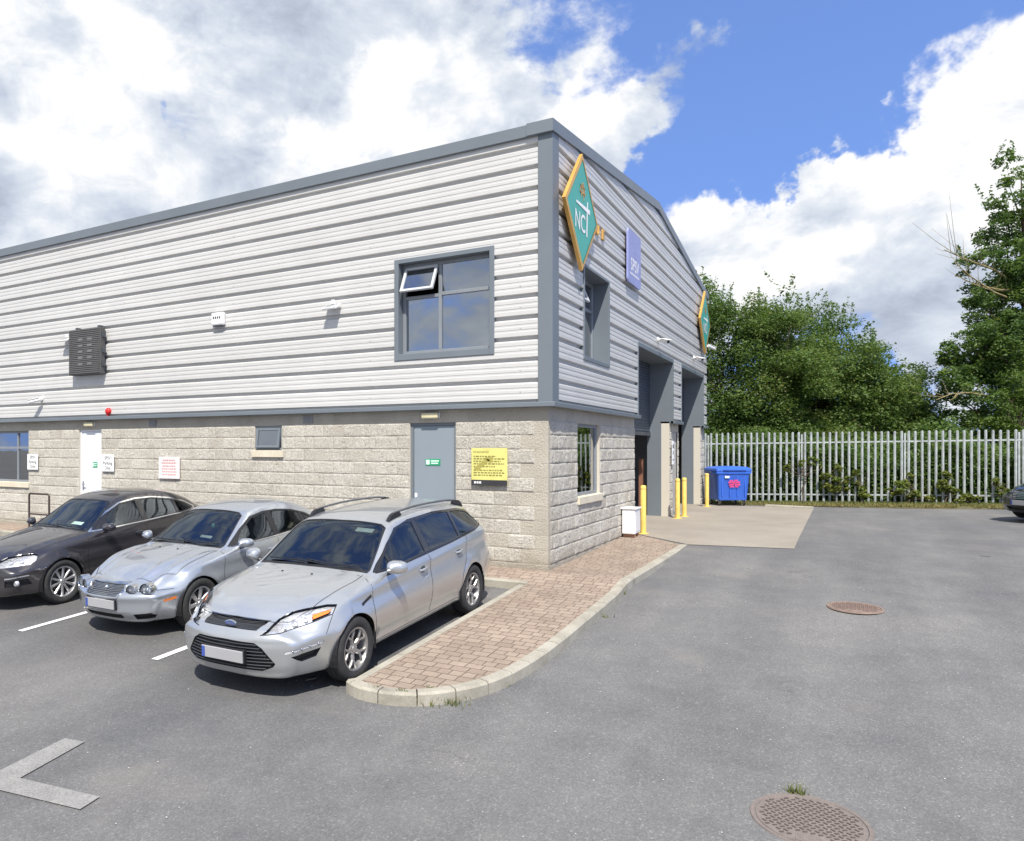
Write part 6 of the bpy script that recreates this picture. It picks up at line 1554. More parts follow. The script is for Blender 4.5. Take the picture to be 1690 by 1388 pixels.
# red siren
t = thing('red_bell', 'red round fire bell on the cladding edge above the white door', 'fire bell', (-10.12, -.09, 2.73))
m = MB(); m.lathe([(.0005, .075), (.05, .07), (.075, .045), (.08, .0)], 24, Matrix.Rotation(R_(90), 4, 'X')); m.build('gong', simple('bell_red', (.55, .02, .02), .35), t, smooth=True)
m = MB(); m.box(-.02, .02, -.05, 0, -.12, -.06); m.build('base', simple('bell_red_base', (.4, .02, .02), .4), t)
def cctv(loc, rz, label, yaw=40, s=1.0, gable=False):
    t = thing('cctv_camera', label, 'camera', loc, rz, 'white CCTV cameras on the walls')
    m = MB(); m.lathe([(.0005, 0), (.055, 0), (.055, .03), (.03, .045), (.0005, .045)], 20, Matrix.Rotation(R_(90), 4, 'X')); m.tube([(0, -.04, 0), (0, -.12, .0), (0, -.14, -.03)], .016, 8); m.build('mount', CAMW, t, smooth=True)
    e = thing('camera_head', None, None, (0, -.14, -.045)); e.parent = t; e.rotation_euler = (R_(14), 0, R_(yaw))
    m = MB(); m.tube([(0, -.20 * s, 0), (0, .08 * s, 0)], .042 * s, 14); m.build('housing', CAMW, e, smooth=True, angle=50)
    m = MB(); m.box(-.052 * s, .052 * s, -.24 * s, .06 * s, .040 * s, .052 * s); m.build('sun_shield', CAMW, e, bevel=.004)
    m = MB(); m.tube([(0, -.202 * s, 0), (0, -.196 * s, 0)], .034 * s, 14); m.build('lens', GLOSSBLACK, e); return t
cctv((.085, 7.75, 4.52), R_(90), 'white CCTV camera above the near vehicle door', -50, 1.1)
cctv((.085, 12.9, 4.60), R_(90), 'white CCTV camera above the far vehicle door', -50, 1.1)
cctv((.085, 15.2, 5.22), R_(90), 'white CCTV camera at the far gable end under the second diamond sign', 60, 1.1)
cctv((-12.55, -.09, 3.10), 0, 'white CCTV camera low on the cladding at the far left', -48, 1.0)
def bulkhead(x, z, label, w=.33):
    t = thing('bulkhead_light', label, 'light fitting', (x, -.002, z), 0, 'bulkhead lights over the doors'); m = MB(); m.box(-w / 2, w / 2, -.03, 0, -.05, .05); m.build('base', CAMW, t, bevel=.006)
    m = MB(); m.box(-w / 2 + .008, w / 2 - .008, -.085, -.03, -.045, .045); m.build('diffuser', simple('cream_diffuser', (.62, .56, .36), .35) if 'cream_diffuser' not in MATS else MATS['cream_diffuser'], t, bevel=.015, seg=2, smooth=True); return t
bulkhead(-2.03, 2.455, 'cream bulkhead light above the grey blue door'); bulkhead(-10.86, 2.455, 'cream bulkhead light above the white door')
for x, lb in ((-4.62, 'small grey air vent in the smooth course left of the grey blue door'), (-8.80, 'small grey air vent in the smooth course right of the white door')):
    t = thing('air_vent', lb, 'vent', (x, -.008, 2.44), 0, 'air vents in the top course'); m = MB(); m.box(-.11, .11, -.015, .0, -.07, .07); m.build('plate', simple('vent_grey', (.30, .29, .29), .6) if 'vent_grey' not in MATS else MATS['vent_grey'], t)
    m = MB()
    for i in range(5): m.box(-.095, .095, -.020, -.0155, -.055 + i * .024, -.045 + i * .024)
    m.build('slat', simple('vent_slat', (.2, .2, .2), .6) if 'vent_slat' not in MATS else MATS['vent_slat'], t)
def board(name, label, loc, w, h, mat, lines, ink, cat='sign', group=None, rz=0, thick=.012):
    t = thing(name, label, cat, loc, rz, group); m = MB(); m.box(-w / 2, w / 2, -thick, 0, -h / 2, h / 2); m.build('panel', mat, t, bevel=.002)
    m = MB()
    for ln in lines:
        if isinstance(ln[0], str): text_into(m, ln[0], ln[1], lambda x, y, ln=ln: (x + (ln[3] if len(ln) > 3 else 0), -thick - .0015, y + ln[2]))
        else:
            x0, x1, z, hh = ln; rs_ = random.Random(int(z * 1000) + 7); x = x0
            while x < x1:
                wv = rs_.uniform(.022, .06); x2 = min(x + wv, x1); m.add([(x, -thick - .0015, z), (x2, -thick - .0015, z), (x2, -thick - .0015, z + hh), (x, -thick - .0015, z + hh)], [(0, 1, 2, 3)]); x = x2 + .014
    m.build('lettering', ink, t); return t
board('parking_sign', 'small white sign reading SPSV Parking Only, just right of the white door', (-10.21, -.045, 1.565), .42, .38, SIGNW, [('SPSV', .105, .11), ('Parking', .105, -.005), ('Only', .105, -.115)], INK, group='SPSV Parking Only signs')
board('parking_sign', 'small white sign reading SPSV Parking Only, between the leftmost window and the white door', (-12.98, -.045, 1.565), .42, .38, SIGNW, [('SPSV', .105, .11), ('Parking', .105, -.005), ('Only', .105, -.115)], INK, group='SPSV Parking Only signs')
board('notice_board', 'white wall notice with faded red lines of text', (-8.25, -.045, 1.485), .62, .46, simple('pinkish_board', (.76, .70, .70), .5), [(-.18, .18, .14, .035), (-.22, .22, .085, .03), (-.20, .20, .02, .028), (-.22, .20, -.04, .028), (-.21, .22, -.10, .028), (-.2, .2, -.16, .028)], REDINK)
t = board('warning_notice', 'yellow warning notice with a black strip below it, right of the grey blue door', (-.96, -.05, 1.605), .62, .60, LEMON, [('WARNING!', .055, .235, -.14), (-.27, .12, .155, .022), (-.27, .26, .115, .022), (-.27, .20, .075, .022), (-.27, .26, .035, .022), (-.27, .10, -.01, .022), (-.27, .24, -.07, .022), (-.27, .26, -.11, .022), (-.27, .22, -.15, .022)], simple('olive_ink', (.22, .20, .05), .6))
m = MB(); m.box(-.31, .31, -.0145, -.0125, -.30, -.215); p = m.build('strip', INK, t); m = MB()
for x in (-.26, -.215, -.17): m.box(x, x + .032, -.0155, -.0147, -.275, -.24)
m.build('strip_mark', SIGNW, p)
m = MB(); m.add([(-.27, -.0138, -.03), (-.20, -.0138, -.075), (.02, -.0138, .11), (-.05, -.0138, .13)], [(0, 1, 2, 3)]); m.add([(-.08, -.0138, .15), (.07, -.0138, .16), (.03, -.0138, .04)], [(0, 1, 2)]); m.build('arrow_shape', simple('olive_print', (.36, .32, .08), .6), t)
board('pier_sign', 'white sign with dark print on the block pier between the vehicle doors', (.05, 9.88, 1.78), .30, .62, SIGNW, [(-.09, .09, .12, .10), (-.05, .05, -.05, .10), (-.10, .10, -.2, .03)], INK, rz=R_(90))

# tube stand by the left wall
t = thing('tube_stand', 'black tubular metal rack standing on the paving near the leftmost window', 'rack', (-12.15, -.45, float(T(0, -.45))))
m = MB(); Hh = .86; pts = []
for k in range(7): a = R_(180 - 15 * k); pts.append((-.38 + .06 + .06 * math.cos(a), 0, Hh - .06 + .06 * math.sin(a)))
for k in range(7): a = R_(90 - 15 * k); pts.append((.38 - .06 + .06 * math.cos(a), 0, Hh - .06 + .06 * math.sin(a)))
m.tube([(-.38, 0, 0)] + pts + [(.38, 0, 0)], .024, 10); m.build('hoop', simple('brown_black_metal', (.05, .035, .03), .5), t, smooth=True)
m = MB(); m.tube([(-.38, 0, .38), (.38, 0, .38)], .02, 8); m.build('crossbar', MATS['brown_black_metal'], t, smooth=True)

# yellow bollards
def bollard(x, y, label, first=[None]):
    z = float(max(T(x, y), Rd(x, y))) + .006
    if first[0] is not None: return dup(first[0], (x, y, z), None, label)
    t = thing('bollard', label, 'bollard', (x, y, z), 0, 'yellow bollards before the vehicle doors')
    m = MB(); m.lathe([(.057, 0), (.057, .99), (.050, 1.012), (.028, 1.022), (.0005, 1.024)], 28); m.build('post', YELLOW, t, smooth=True, angle=50)
    m = MB(); m.box(-.10, .10, -.10, .10, 0, .012); m.build('base_plate', YELLOW, t, bevel=.003)
    m = MB(); m.lathe([(.058, .93), (.0585, .932), (.0585, .965), (.058, .967)], 28); m.build('worn_band', simple('yellow_worn', (.62, .44, .12), .6, 0, .2), t)
    first[0] = t; return t
bollard(.30, 5.22, 'yellow bollard nearest the viewer, beside the white metal box')
bollard(.29, 9.19, 'yellow bollard at the block pier, nearer of the close pair')
bollard(.34, 9.85, 'yellow bollard at the block pier, farther of the close pair')
bollard(.34, 13.75, 'yellow bollard at the far end of the gable beside the blue bin')
t = thing('steel_post', 'plain grey steel post just inside the near vehicle door', 'post', (-.20, 6.05, .09)); m = MB(); m.lathe([(.055, 0), (.055, 1.16), (.0005, 1.17)], 20); m.build('tube', GALV, t, smooth=True, angle=50)
m = MB(); m.box(-.09, .09, -.09, .09, 0, .01); m.build('base_plate', GALV, t)

# white metal box
t = thing('metal_box', 'white metal wall box standing on two feet beside the nearest bollard', 'box', (.17, 4.70, float(T(.2, 4.7))))
m = MB(); m.box(-.13, .13, -.24, .24, .07, .58); m.build('casing', WHITE, t, bevel=.02, seg=2)
m = MB(); m.box(-.155, .155, -.265, .265, .575, .60); m.build('lid', WHITE, t, bevel=.008)
m = MB(); m.box(.131, .137, -.19, .19, .12, .53); m.build('door_panel', simple('box_door', (.70, .70, .70), .5), t, bevel=.003)
for y in (-.17, .12): m = MB(); m.box(-.12, .12, y, y + .05, 0, .07); m.build('foot', MATS.get('wooden_foot') or simple('wooden_foot', (.35, .20, .12), .8), t)

# blue wheeled bin
BINB = simple('bin_blue', (.035, .13, .58), .42, 0, .10, 3, .2)
Bc = (at(1163, 23.9) + at(1231, 23.9)) / 2
t = thing('wheelie_bin', 'blue four wheeled refuse bin with a closed lid and a red print, before the fence', 'bin', (Bc.x + .05, Bc.y + .10, .112), math.atan2(RT.y, RT.x) + R_(2))
m = MB()
def rr(w, d, z, r=.07, n=4): return [(p[0], p[1], z) for p in rrect(w, d, r, n)]
R4 = [rr(1.02, .80, .17), rr(1.06, .84, .22), rr(1.19, .96, .98), rr(1.20, .97, .99), rr(1.30, 1.04, 1.0), rr(1.30, 1.04, 1.07), rr(1.22, .98, 1.07)]
n = len(R4[0]); vs = [p for q in R4 for p in q]
m.add(vs, [(j * n + i, j * n + (i + 1) % n, (j + 1) * n + (i + 1) % n, (j + 1) * n + i) for j in range(len(R4) - 1) for i in range(n)] + [tuple(range(n))[::-1]])
for x in (-.42, -.14, .14, .42): m.box(x - .015, x + .015, -.475, -.455, .30, .93)
body = m.build('body', BINB, t, smooth=True, angle=35)
m = MB(); L4 = [rr(1.30, 1.06, 1.075, .08), rr(1.32, 1.08, 1.09, .08), rr(1.30, 1.06, 1.15, .10), rr(1.1, .86, 1.205, .12), rr(.5, .3, 1.225, .1)]
vs = [p for q in L4 for p in q]; m.add(vs, [(j * n + i, j * n + (i + 1) % n, (j + 1) * n + (i + 1) % n, (j + 1) * n + i) for j in range(len(L4) - 1) for i in range(n)] + [tuple(4 * n + i for i in range(n)), tuple(range(n))[::-1]])
m.box(-.42, .42, -.575, -.53, 1.10, 1.125); m.build('lid', BINB, t, smooth=True, angle=35)
for x in (-.45, .45):
    for y in (-.33, .33):
        e = thing('wheel', None, None, (x, y, .085)); e.parent = t
        m = MB(); m.lathe([(.045, -.022), (.078, -.022), (.085, -.012), (.085, .012), (.078, .022), (.045, .022)], 22, Matrix.Rotation(R_(90), 4, 'Y')); m.build('tyre', RUBBER, e, smooth=True, angle=50)
        m = MB(); m.lathe([(.0005, -.015), (.045, -.018), (.045, .018), (.0005, .015)], 16, Matrix.Rotation(R_(90), 4, 'Y')); m.box(-.032, -.026, -.02, .02, 0, .10); m.box(.026, .032, -.02, .02, 0, .10); m.box(-.032, .032, -.03, .03, .085, .10); m.build('fork', GALV, e)
for x in (-.64, .64):
    m = MB(); m.tube([(x, -.12, 1.03), (x + math.copysign(.055, x), -.12, 1.03), (x + math.copysign(.055, x), .12, 1.03), (x, .12, 1.03)], .014, 8); m.build('lift_handle', DARKSTEEL, t)
RED = simple('faded_red_print', (.62, .06, .18), .5, 0, .2, 20)
m = MB(); fy = lambda x, z: (x, -.455 - .062 * (z - .22) / .76 * 1.0 - .022, z)
for (x0, x1, z0, z1) in ((-.18, -.06, .76, .80), (-.02, .12, .77, .81), (-.22, -.10, .70, .755), (-.08, .04, .69, .76), (.06, .20, .70, .76), (-.20, -.02, .63, .68), (.01, .21, .63, .685), (-.17, .0, .575, .615), (.03, .15, .575, .61)): m.add([fy(x0, z0), fy(x1, z0), fy(x1, z1), fy(x0, z1)], [(0, 1, 2, 3)])
m.build('print', RED, t)
m = MB(); m.add([fy(-.34, .86), fy(-.20, .86), fy(-.18, .92), fy(-.36, .93)], [(0, 1, 2, 3)]); m.build('sticker', SIGNW, t)

t.scale = (.86, .82, 1.0)

# ------------------------------------------------------------------ vegetation
def leaf_mesh(name, mat, P_, size, rs, tint, parent=None, up=.35, asp=.5, **k):
    """P_ (n,3) positions; each leaf a folded rhombus"""
    n = len(P_); a = rs.normal(size=(n, 3)); a[:, 2] = a[:, 2] * .6 - .15; a /= np.linalg.norm(a, axis=1)[:, None]
    nn = rs.normal(size=(n, 3)); nn[:, 2] = np.abs(nn[:, 2]) + up; b = np.cross(a, nn); b /= np.linalg.norm(b, axis=1)[:, None] + 1e-9; c = np.cross(b, a)
    s = (size * rs.uniform(.6, 1.35, n))[:, None]
    v = np.stack([P_ - a * s * .5, P_ + b * s * asp * .5 + c * s * .10, P_ + a * s * .5, P_ - b * s * asp * .5 + c * s * .10], 1).reshape(-1, 3)
    me = bpy.data.meshes.new(name); me.vertices.add(4 * n); me.vertices.foreach_set('co', v.astype(np.float32).ravel())
    idx = np.arange(4 * n).reshape(n, 4); f = np.stack([idx[:, [0, 1, 2]], idx[:, [0, 2, 3]]], 1).reshape(-1)
    me.loops.add(6 * n); me.loops.foreach_set('vertex_index', f.astype(np.int32)); me.polygons.add(2 * n); me.polygons.foreach_set('loop_start', (np.arange(2 * n) * 3).astype(np.int32))
    me.update(calc_edges=True); at_ = me.attributes.new('tint', 'FLOAT', 'POINT'); at_.data.foreach_set('value', np.repeat(tint, 4).astype(np.float32)); me.materials.append(mat)
    return link(name, me, parent, **k)
LEAFD = mat_leaf('hedge_leaf', [(0, (.056, .105, .032)), (.4, (.098, .162, .046)), (.75, (.150, .205, .060)), (1, (.26, .22, .08))], .38)
LEAFA = mat_leaf('ash_leaf', [(0, (.048, .088, .030)), (.5, (.092, .155, .046)), (.8, (.165, .23, .062)), (1, (.26, .25, .085))], .38)
LEAFY = mat_leaf('bright_leaf', [(0, (.05, .095, .018)), (.5, (.10, .16, .030)), (1, (.20, .21, .05))])
def clumps_to_points(cl, n, rs, shell=.55, fuzz=.16):
    """cl (k,6): centre and radii"""
    cl = np.array(cl, float); vol = (cl[:, 3] * cl[:, 4] * cl[:, 5]) ** .75; k = rs.choice(len(cl), n, p=vol / vol.sum())
    d = rs.normal(size=(n, 3)); d /= np.linalg.norm(d, axis=1)[:, None]; r = (shell + (1 - shell) * rs.rand(n) ** .6) * (1 + rs.normal(size=n) * fuzz)
    return cl[k, :3] + d * r[:, None] * cl[k, 3:6], k
def limb_tree(name, label, cat, base, clumps, nleaf, size, mat, seed, group=None, trunk_r=.16, tint0=0.0, tintv=.22, twigs=True, shell=.5, fuzz=.16, up=.35, stemtop=None, spikes=0):
    rs = np.random.RandomState(seed); t = thing(name, label, cat, base, 0, group)
    cl = np.array(clumps, float)
    # break each big clump into many small ones for an uneven outline
    sub = []
    for c_ in cl:
        m_ = max(5, int(9 * (c_[3] * c_[4] * c_[5]) ** .5))
        d = rs.normal(size=(m_, 3)); d /= np.linalg.norm(d, axis=1)[:, None]; r = rs.uniform(.55, 1.0, m_)
        cc = c_[:3] + d * r[:, None] * c_[3:6]; rr_ = rs.uniform(.22, .48, m_) * min(c_[3:6]) * 1.15
        for q, w in zip(cc, rr_): sub.append([*q, w * rs.uniform(.9, 1.5), w * rs.uniform(.9, 1.5), w * rs.uniform(.6, 1.0)])
    sub = np.array(sub); P_, k = clumps_to_points(sub, nleaf, rs, shell, fuzz)
    ct = rs.rand(len(sub)); tint = np.clip(tint0 + tintv * ct[k] + rs.normal(size=nleaf) * .13 + .30, 0, 1)
    if spikes:                                       # upright shoots breaking the skyline
        top = sub[np.argsort(-sub[:, 2] - sub[:, 5])[:max(8, len(sub) // 3)]]; E_ = []
        for _ in range(spikes):
            q = top[rs.randint(len(top))]; d = np.array([rs.normal() * .35, rs.normal() * .35, 1.0]); L_ = rs.uniform(.35, .95); b = q[:3] + np.array([rs.normal() * q[3] * .5, rs.normal() * q[4] * .5, q[5] * .6])
            u = rs.rand(34); E_.append(b + d[None] * (u * L_)[:, None] + rs.normal(size=(34, 3)) * (.075 * (1.15 - u))[:, None])
        E_ = np.concatenate(E_); P_ = np.concatenate([P_, E_]); tint = np.concatenate([tint, np.clip(.45 + rs.normal(size=len(E_)) * .12, 0, 1)])
    P_[:, 2] = np.maximum(P_[:, 2], .05)
    leaf_mesh('crown', mat, P_, size, rs, tint, t, up)
    m = MB(); tops = cl[np.argsort(cl[:, 2])]
    topc = stemtop or tuple(cl[:, :3].mean(0)); H = topc[2]
    main = [Vector((0, 0, -.1))] + [Vector((topc[0] * (f ** 1.3) + rs.normal() * .06, topc[1] * (f ** 1.3) + rs.normal() * .06, H * f)) for f in (.2, .4, .6, .8, 1)]
    m.tube(main, [trunk_r * 1.25, trunk_r, trunk_r * .85, trunk_r * .68, trunk_r * .45, trunk_r * .2], 9)
    for q in sub[rs.choice(len(sub), min(len(sub), 42), replace=False)]:
        f = float(np.clip(q[2] / H * .75, .1, .9)); i = min(int(f * 5), 4); b = main[i].lerp(main[i + 1], f * 5 - i); e = Vector(q[:3]); md = b.lerp(e, .5) + Vector((rs.normal() * .1, rs.normal() * .1, -.12 * (e - b).length + .1))
        m.tube([b, md, e], [trunk_r * .32, trunk_r * .18, .008], 5)
    m.build('trunk', TRUNKM, t, smooth=True); return t
def cpx(u, v, D, r, base, ry=None, rz_=None):
    """clump seen at picture column/row of the survey, at depth D, in tree-local metres"""
    p = CAM + FW * D + RT * (D * (u - CX) / F_PX); z = CAM.z - D * (v - HY) / F_PX
    return [p.x - base[0], p.y - base[1], z - base[2], r, (ry or r), (rz_ or r)]
def place(u, D, z=.1): p = at(u, D); return (p.x, p.y, z)
HG = 'dense trees behind the palisade fence'
hedge = [
 (1200, 29.5, [(1172, 478, .8), (1175, 500, 1.0), (1150, 520, 1.2), (1200, 560, 1.5), (1230, 610, 1.5), (1190, 660, 1.5), (1215, 700, 1.3), (1165, 700, 1.3), (1240, 715, 1.1), (1165, 590, 1.4), (1195, 520, .9)], 'dark leafy tree behind the fence directly beside the end of the building', 31, 30, .0),
 (1285, 28.5, [(1262, 525, 1.0), (1270, 540, 1.1), (1300, 515, .8), (1290, 590, 1.5), (1265, 650, 1.4), (1300, 690, 1.3), (1315, 620, 1.3), (1250, 560, 1.0)], 'brown tinged tree behind the fence, second from the building', 32, 26, .16),
 (1365, 29.5, [(1350, 532, .9), (1350, 545, 1.0), (1385, 550, 1.0), (1360, 610, 1.5), (1340, 660, 1.4), (1390, 680, 1.3), (1400, 610, 1.3)], 'tall tree behind the fence with feathery upright shoots, middle of the group', 33, 30, .0),
 (1435, 28.0, [(1420, 590, .95), (1450, 600, .95), (1435, 650, 1.3), (1415, 690, 1.2), (1460, 680, 1.2)], 'rounded olive green tree behind the fence, second from the gap', 34, 20, .10),
 (1495, 29.0, [(1480, 620, .75), (1495, 665, .95), (1515, 690, .75), (1470, 690, .9), (1500, 640, .6)], 'pale leaved low tree at the right end of the group behind the fence', 35, 14, .08)]
for (u, D, cl, lb, sd, sp, tn) in hedge:
    b = place(u, D); rs_ = random.Random(sd)
    C_ = [cpx(a, v, D + rs_.uniform(-.9, .9), r, b, r * 1.15, r * .9) for a, v, r in cl]
    C_ += [cpx(a, 745, D - .4, 1.35, b, 1.2, 1.0) for a in (u - 45, u, u + 45)]
    C_ += [cpx(a, 800, D - .5, 1.1, b, 1.1, .8) for a in (u - 40, u + 20)] + [cpx(a, 700, D + .6, 1.25, b, 1.2, 1.1) for a in (u - 35, u, u + 35)] + [cpx(u, 660, D + .8, 1.2, b)]
    limb_tree('hedge_tree', lb, 'tree', b, C_, 64000 if sd < 34 else 42000, .108, LEAFD, sd, HG, .13, tn, .25, spikes=sp * 2, up=.5)
# ash tree at the right
b = place(1700, 27.5)
C_ = [cpx(*q, b, q[3] * 1.1, q[3] * .85) for q in [(1665, 262, 27.4, .42), (1672, 310, 27.4, .62), (1690, 300, 27.6, .7), (1640, 395, 27.4, .6), (1670, 380, 27.2, .9), (1705, 370, 27.6, 1.0), (1640, 470, 27.2, .7), (1680, 470, 27.2, 1.1), (1720, 450, 27.8, 1.2), (1610, 545, 27, .7), (1650, 550, 27, 1.1), (1700, 560, 27.4, 1.3), (1572, 602, 26.8, .70), (1585, 640, 26.8, .6), (1590, 565, 26.8, .5), (1620, 620, 26.8, 1.0), (1670, 640, 27, 1.3), (1720, 640, 27.4, 1.3), (1615, 680, 26.8, .8), (1650, 700, 26.8, 1.0), (1700, 710, 27, 1.2), (1595, 440, 27.1, .45), (1610, 490, 27, .55), (1630, 420, 26.9, .6), (1640, 560, 26.6, .9), (1600, 590, 26.6, .8), (1580, 660, 26.7, .7), (1665, 430, 26.9, .9), (1650, 500, 26.7, .8), (1690, 500, 26.8, 1.0), (1620, 500, 26.9, .5), (1655, 345, 27.1, .55), (1685, 350, 27.1, .8), (1780, 400, 28, 1.6), (1790, 560, 28, 1.8), (1780, 690, 28, 1.6)]]
ash = limb_tree('ash_tree', 'tall dark green tree with clustered leaves at the right edge, rising above the fence', 'tree', b, C_, 125000, .13, LEAFA, 51, None, .24, .0, .35, up=.5, stemtop=(cpx(1690, 330, 27.5, 1, b)[0], cpx(1690, 330, 27.5, 1, b)[1], cpx(1690, 330, 27.5, 1, b)[2]), spikes=20)
rs = np.random.RandomState(4)
MATS['lichen_bark'] = simple('lichen_bark', (.26, .21, .10), .9, 0, .3, 9)
def dead(pts, r0):
    m = MB(); P_ = [Vector(cpx(u, v, D, 1, b)[:3]) for u, v, D in pts]; m.tube(P_, list(np.linspace(r0, .010, len(P_))), 6)
    for i in range(1, len(P_)):
        for _ in range(4):
            q = P_[i - 1].lerp(P_[i], rs.rand()); d = (P_[i] - P_[i - 1]).normalized() + Vector(rs.normal(size=3) * .8) + Vector((0, 0, .4)); L_ = rs.uniform(.25, .7); m.tube([q, q + d * L_ * .5, q + d * L_ + Vector((0, 0, .1))], [.012, .008, .004], 4)
    m.build('dead_branch', MATS['lichen_bark'], ash, smooth=True)
dead([(1680, 470, 27.0), (1640, 445, 26.7), (1605, 432, 26.5), (1580, 422, 26.5), (1558, 412, 26.4)], .035)
dead([(1690, 480, 27.0), (1650, 478, 26.4), (1610, 470, 26.2), (1585, 458, 26.3)], .035)
dead([(1685, 500, 27), (1640, 482, 26.3), (1600, 455, 26.1), (1575, 432, 26)], .04); 
dead([(1640, 655, 26.6), (1600, 648, 26.1), (1570, 650, 25.9), (1545, 660, 25.8)], .03)
# yellow green bush under the ash
b = place(1680, 24.6); limb_tree('bush', 'yellow green bush behind the fence below the tall tree', 'bush', b, [cpx(*q, b) for q in [(1668, 655, 24.6, .45), (1690, 640, 24.6, .6), (1655, 690, 24.5, .45), (1685, 700, 24.5, .65), (1720, 680, 24.6, .8), (1670, 760, 24.4, .6), (1720, 780, 24.4, .7)]], 8000, .10, LEAFY, 61, None, .05, -.1, .3)
b = place(1560, 42); limb_tree('bush', 'low light green bush far off in the gap between the trees', 'bush', b, [cpx(*q, b) for q in [(1560, 700, 42, .9), (1535, 706, 42, .9), (1585, 704, 42, .9), (1610, 710, 42, 1.0), (1500, 712, 42, 1.0), (1560, 725, 42, 1.2), (1530, 730, 42, 1.2), (1600, 730, 42, 1.2), (1560, 760, 42, 1.8), (1520, 770, 42, 1.5), (1610, 770, 42, 1.6)]], 14000, .17, LEAFY, 62, None, .08, -.25, .25)
# undergrowth behind the fence: one mass nobody could count
rs = np.random.RandomState(9); n = 70000; s = rs.rand(n) * FL; off_ = .25 + rs.rand(n) ** 1.4 * 2.4
h = (.75 + 1.75 * fnoise(s * 1.1 + 10, off_ * .8 + 3, 5, 4, .9)) * (1 + .35 * off_ / 2)
z = .1 + rs.rand(n) ** .75 * h
P_ = np.stack([FA.x + FD.x * s - FN.x * off_, FA.y + FD.y * s - FN.y * off_, z], 1)
leaf_mesh('undergrowth', LEAFD, P_, .12, rs, np.clip(.28 + .35 * fnoise(s * .8, z, 4, 3, 1.2) + rs.normal(size=n) * .1, 0, 1), None, .5, kind='stuff')
def bramble(u, D, cl, n, lb, sd, tn=.32):
    b = place(u, D, .12); limb_tree('bramble_bush', lb, 'bush', b, [cpx(a, v, D, r, b) for a, v, r in cl], n, .085, LEAFY, sd, 'brambles growing through the fence', .02, tn, .3, shell=.3)
def Df(u): 
    r = FW + RT * ((u - CX) / F_PX); A2 = FA - Vector((CAM.x, CAM.y, 0)); den = r.x * FD.y - r.y * FD.x; return (A2.x * FD.y - A2.y * FD.x) / den
for (u, cl, n, lb, sd) in [(1380, [(1375, 800, .2), (1392, 790, .18), (1365, 785, .16), (1400, 808, .15), (1385, 770, .12)], 1500, 'loose bramble climbing the lower half of the fence, right of the blue bin', 76), (1560, [(1555, 800, .18), (1570, 808, .16), (1562, 785, .14), (1578, 815, .12)], 1300, 'bramble climbing the fence just right of the largest one', 77), (1500, [(1490, 805, .22), (1510, 815, .25), (1530, 818, .25), (1550, 822, .18), (1475, 812, .16), (1500, 790, .16)], 2600, 'bright green bramble spilling through the fence, largest of them', 71), (1425, [(1420, 800, .14), (1428, 815, .16), (1415, 780, .10)], 900, 'small bramble tuft at the fence, left of the large one', 72), (1325, [(1320, 765, .14), (1340, 760, .14), (1355, 770, .12), (1300, 772, .10)], 900, 'thin bramble hanging at mid height in the fence', 73), (1655, [(1650, 812, .16), (1662, 815, .18), (1645, 798, .12)], 1100, 'bramble tuft at the fence beside the black car', 74), (1600, [(1598, 822, .12), (1612, 825, .12), (1585, 826, .1)], 600, 'low green weed clump at the foot of the fence', 75)]:
    bramble(u, Df(u) - .12, cl, n, lb, sd)
# grass on the verge
def mat_grass():
    m = NT('grass_blade'); at_ = m.n('ShaderNodeAttribute'); at_.attribute_name = 'tint'; m.color(m.ramp(at_.outputs['Fac'], [(0, (.06, .085, .018)), (.5, (.13, .15, .035)), (1, (.26, .20, .075))])); m.set(Roughness=.7); return m.mat
GRASS = mat_grass()
def blades(name, pts, hgt, rs, tint, mat=GRASS, w=.006, **k):
    n = len(pts); a = rs.rand(n) * 2 * math.pi; d = np.stack([np.cos(a), np.sin(a), np.zeros(n)], 1); le = rs.normal(size=(n, 2)) * .35; h = (hgt * rs.uniform(.5, 1.3, n))[:, None]
    top = pts + np.concatenate([le * h, h], 1); v = np.stack([pts - d * w, pts + d * w, top], 1).reshape(-1, 3)
    me = bpy.data.meshes.new(name); me.from_pydata(v.tolist(), [], np.arange(3 * n).reshape(n, 3).tolist()); q = me.attributes.new('tint', 'FLOAT', 'POINT'); q.data.foreach_set('value', np.repeat(tint, 3).astype(np.float32)); me.materials.append(mat)
    return link(name, me, **k)
rs = np.random.RandomState(21); n = 26000; s = rs.rand(n) * FL; o_ = rs.rand(n) ** 1.2 * .92
P_ = np.stack([FA.x + FD.x * s + FN.x * o_, FA.y + FD.y * s + FN.y * o_, .085 + .20 * s / FL - .03 * o_], 1)
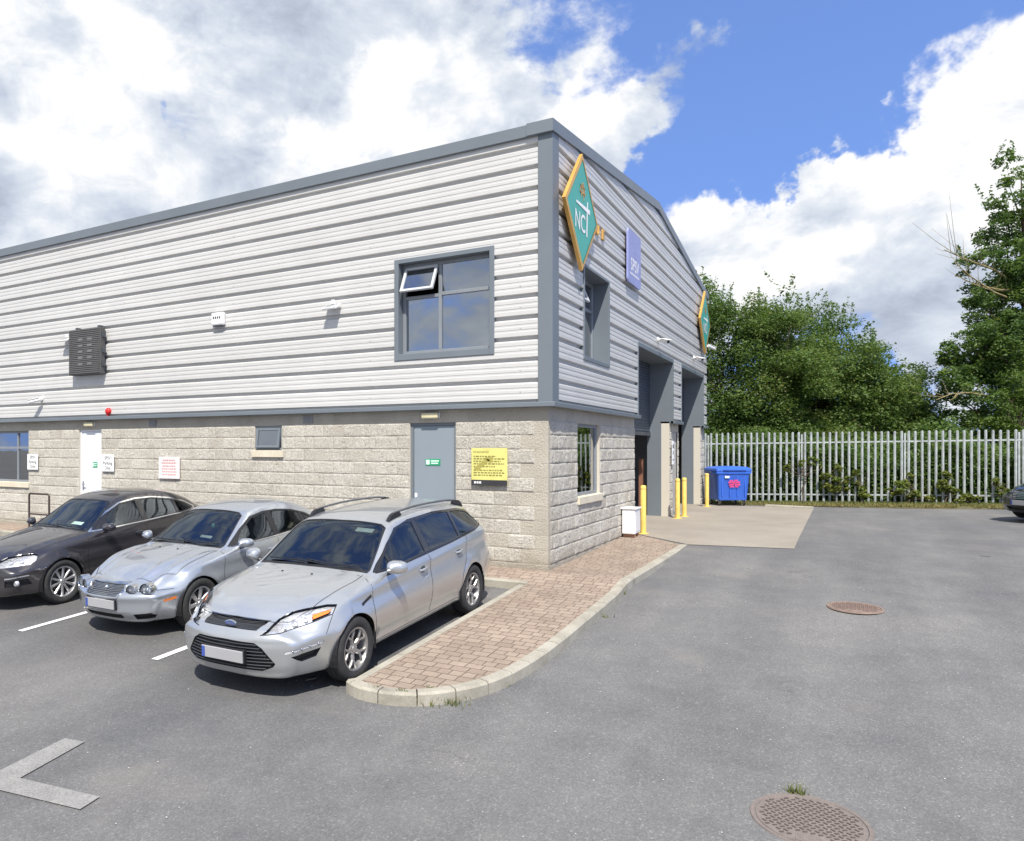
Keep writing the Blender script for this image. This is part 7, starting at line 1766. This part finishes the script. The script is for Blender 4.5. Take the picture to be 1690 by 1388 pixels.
keep = fnoise(s * 2, o_ * 3, 8, 4, 1.0) + .25 * (1 - o_) > .42; P_ = P_[keep]; s = s[keep]; o_ = o_[keep]
blades('verge_grass', P_, .085, rs, np.clip(.15 + .75 * o_ + rs.normal(size=len(s)) * .15, 0, 1), w=.010, kind='stuff')
# weeds along the kerb
rs = np.random.RandomState(22); pts = []
for (u, v, k, sp) in ((735, 1160, 170, .12), (700, 1163, 110, .10), (758, 1153, 80, .06), (815, 1137, 26, .05), (690, 1164, 30, .05), (830, 1133, 16, .05), (1000, 1020, 16, .05), (1315, 1311, 55, .045), (1030, 985, 8, .03)):
    g = on_ground(u, v)
    for _ in range(k): pts.append((g.x + rs.normal() * sp * .7, g.y + rs.normal() * sp * .28, 0))
pts = np.array(pts); pts[:, 2] = Rd(pts[:, 0], pts[:, 1]) - .005
blades('kerb_weeds', pts, .075, rs, rs.rand(len(pts)) * .7, w=.005, kind='stuff')
# moss in the paving near the tip
rs = np.random.RandomState(23); pts = []
for (u, v) in ((620, 1135), (660, 1140), (712, 1135), (668, 1141)):
    g = on_ground(u, v, -.10); pts += [(g.x + rs.normal() * .03, g.y + rs.normal() * .02, 0) for _ in range(25)]
pts = np.array(pts); pts[:, 2] = T(pts[:, 0], pts[:, 1]); blades('paving_moss', pts, .02, rs, rs.rand(len(pts)) * .4, w=.005, kind='stuff')
# loose grit and litter on the tarmac
rs = np.random.RandomState(24); m = MB()
for _ in range(420):
    x, y = rs.uniform(-3.5, 6), rs.uniform(-8.6, 2.0)
    if -.3 < x < 1.5 and y > -5.6: continue
    if rs.rand() < .0: continue
    r_ = rs.uniform(.003, .008); z = float(Rd(x, y)) + .004; q = rs.uniform(.5, 1.4, 6)
    m.add([(x + r_ * math.cos(a) * q[i], y + r_ * math.sin(a) * q[i], z + .001) for i, a in enumerate(np.linspace(0, 5.2, 6))] + [(x, y, z + r_ * .9)], [(i, (i + 1) % 6, 6) for i in range(6)])
m.build('grit', simple('pale_grit', (.45, .44, .42), .8), kind='stuff')
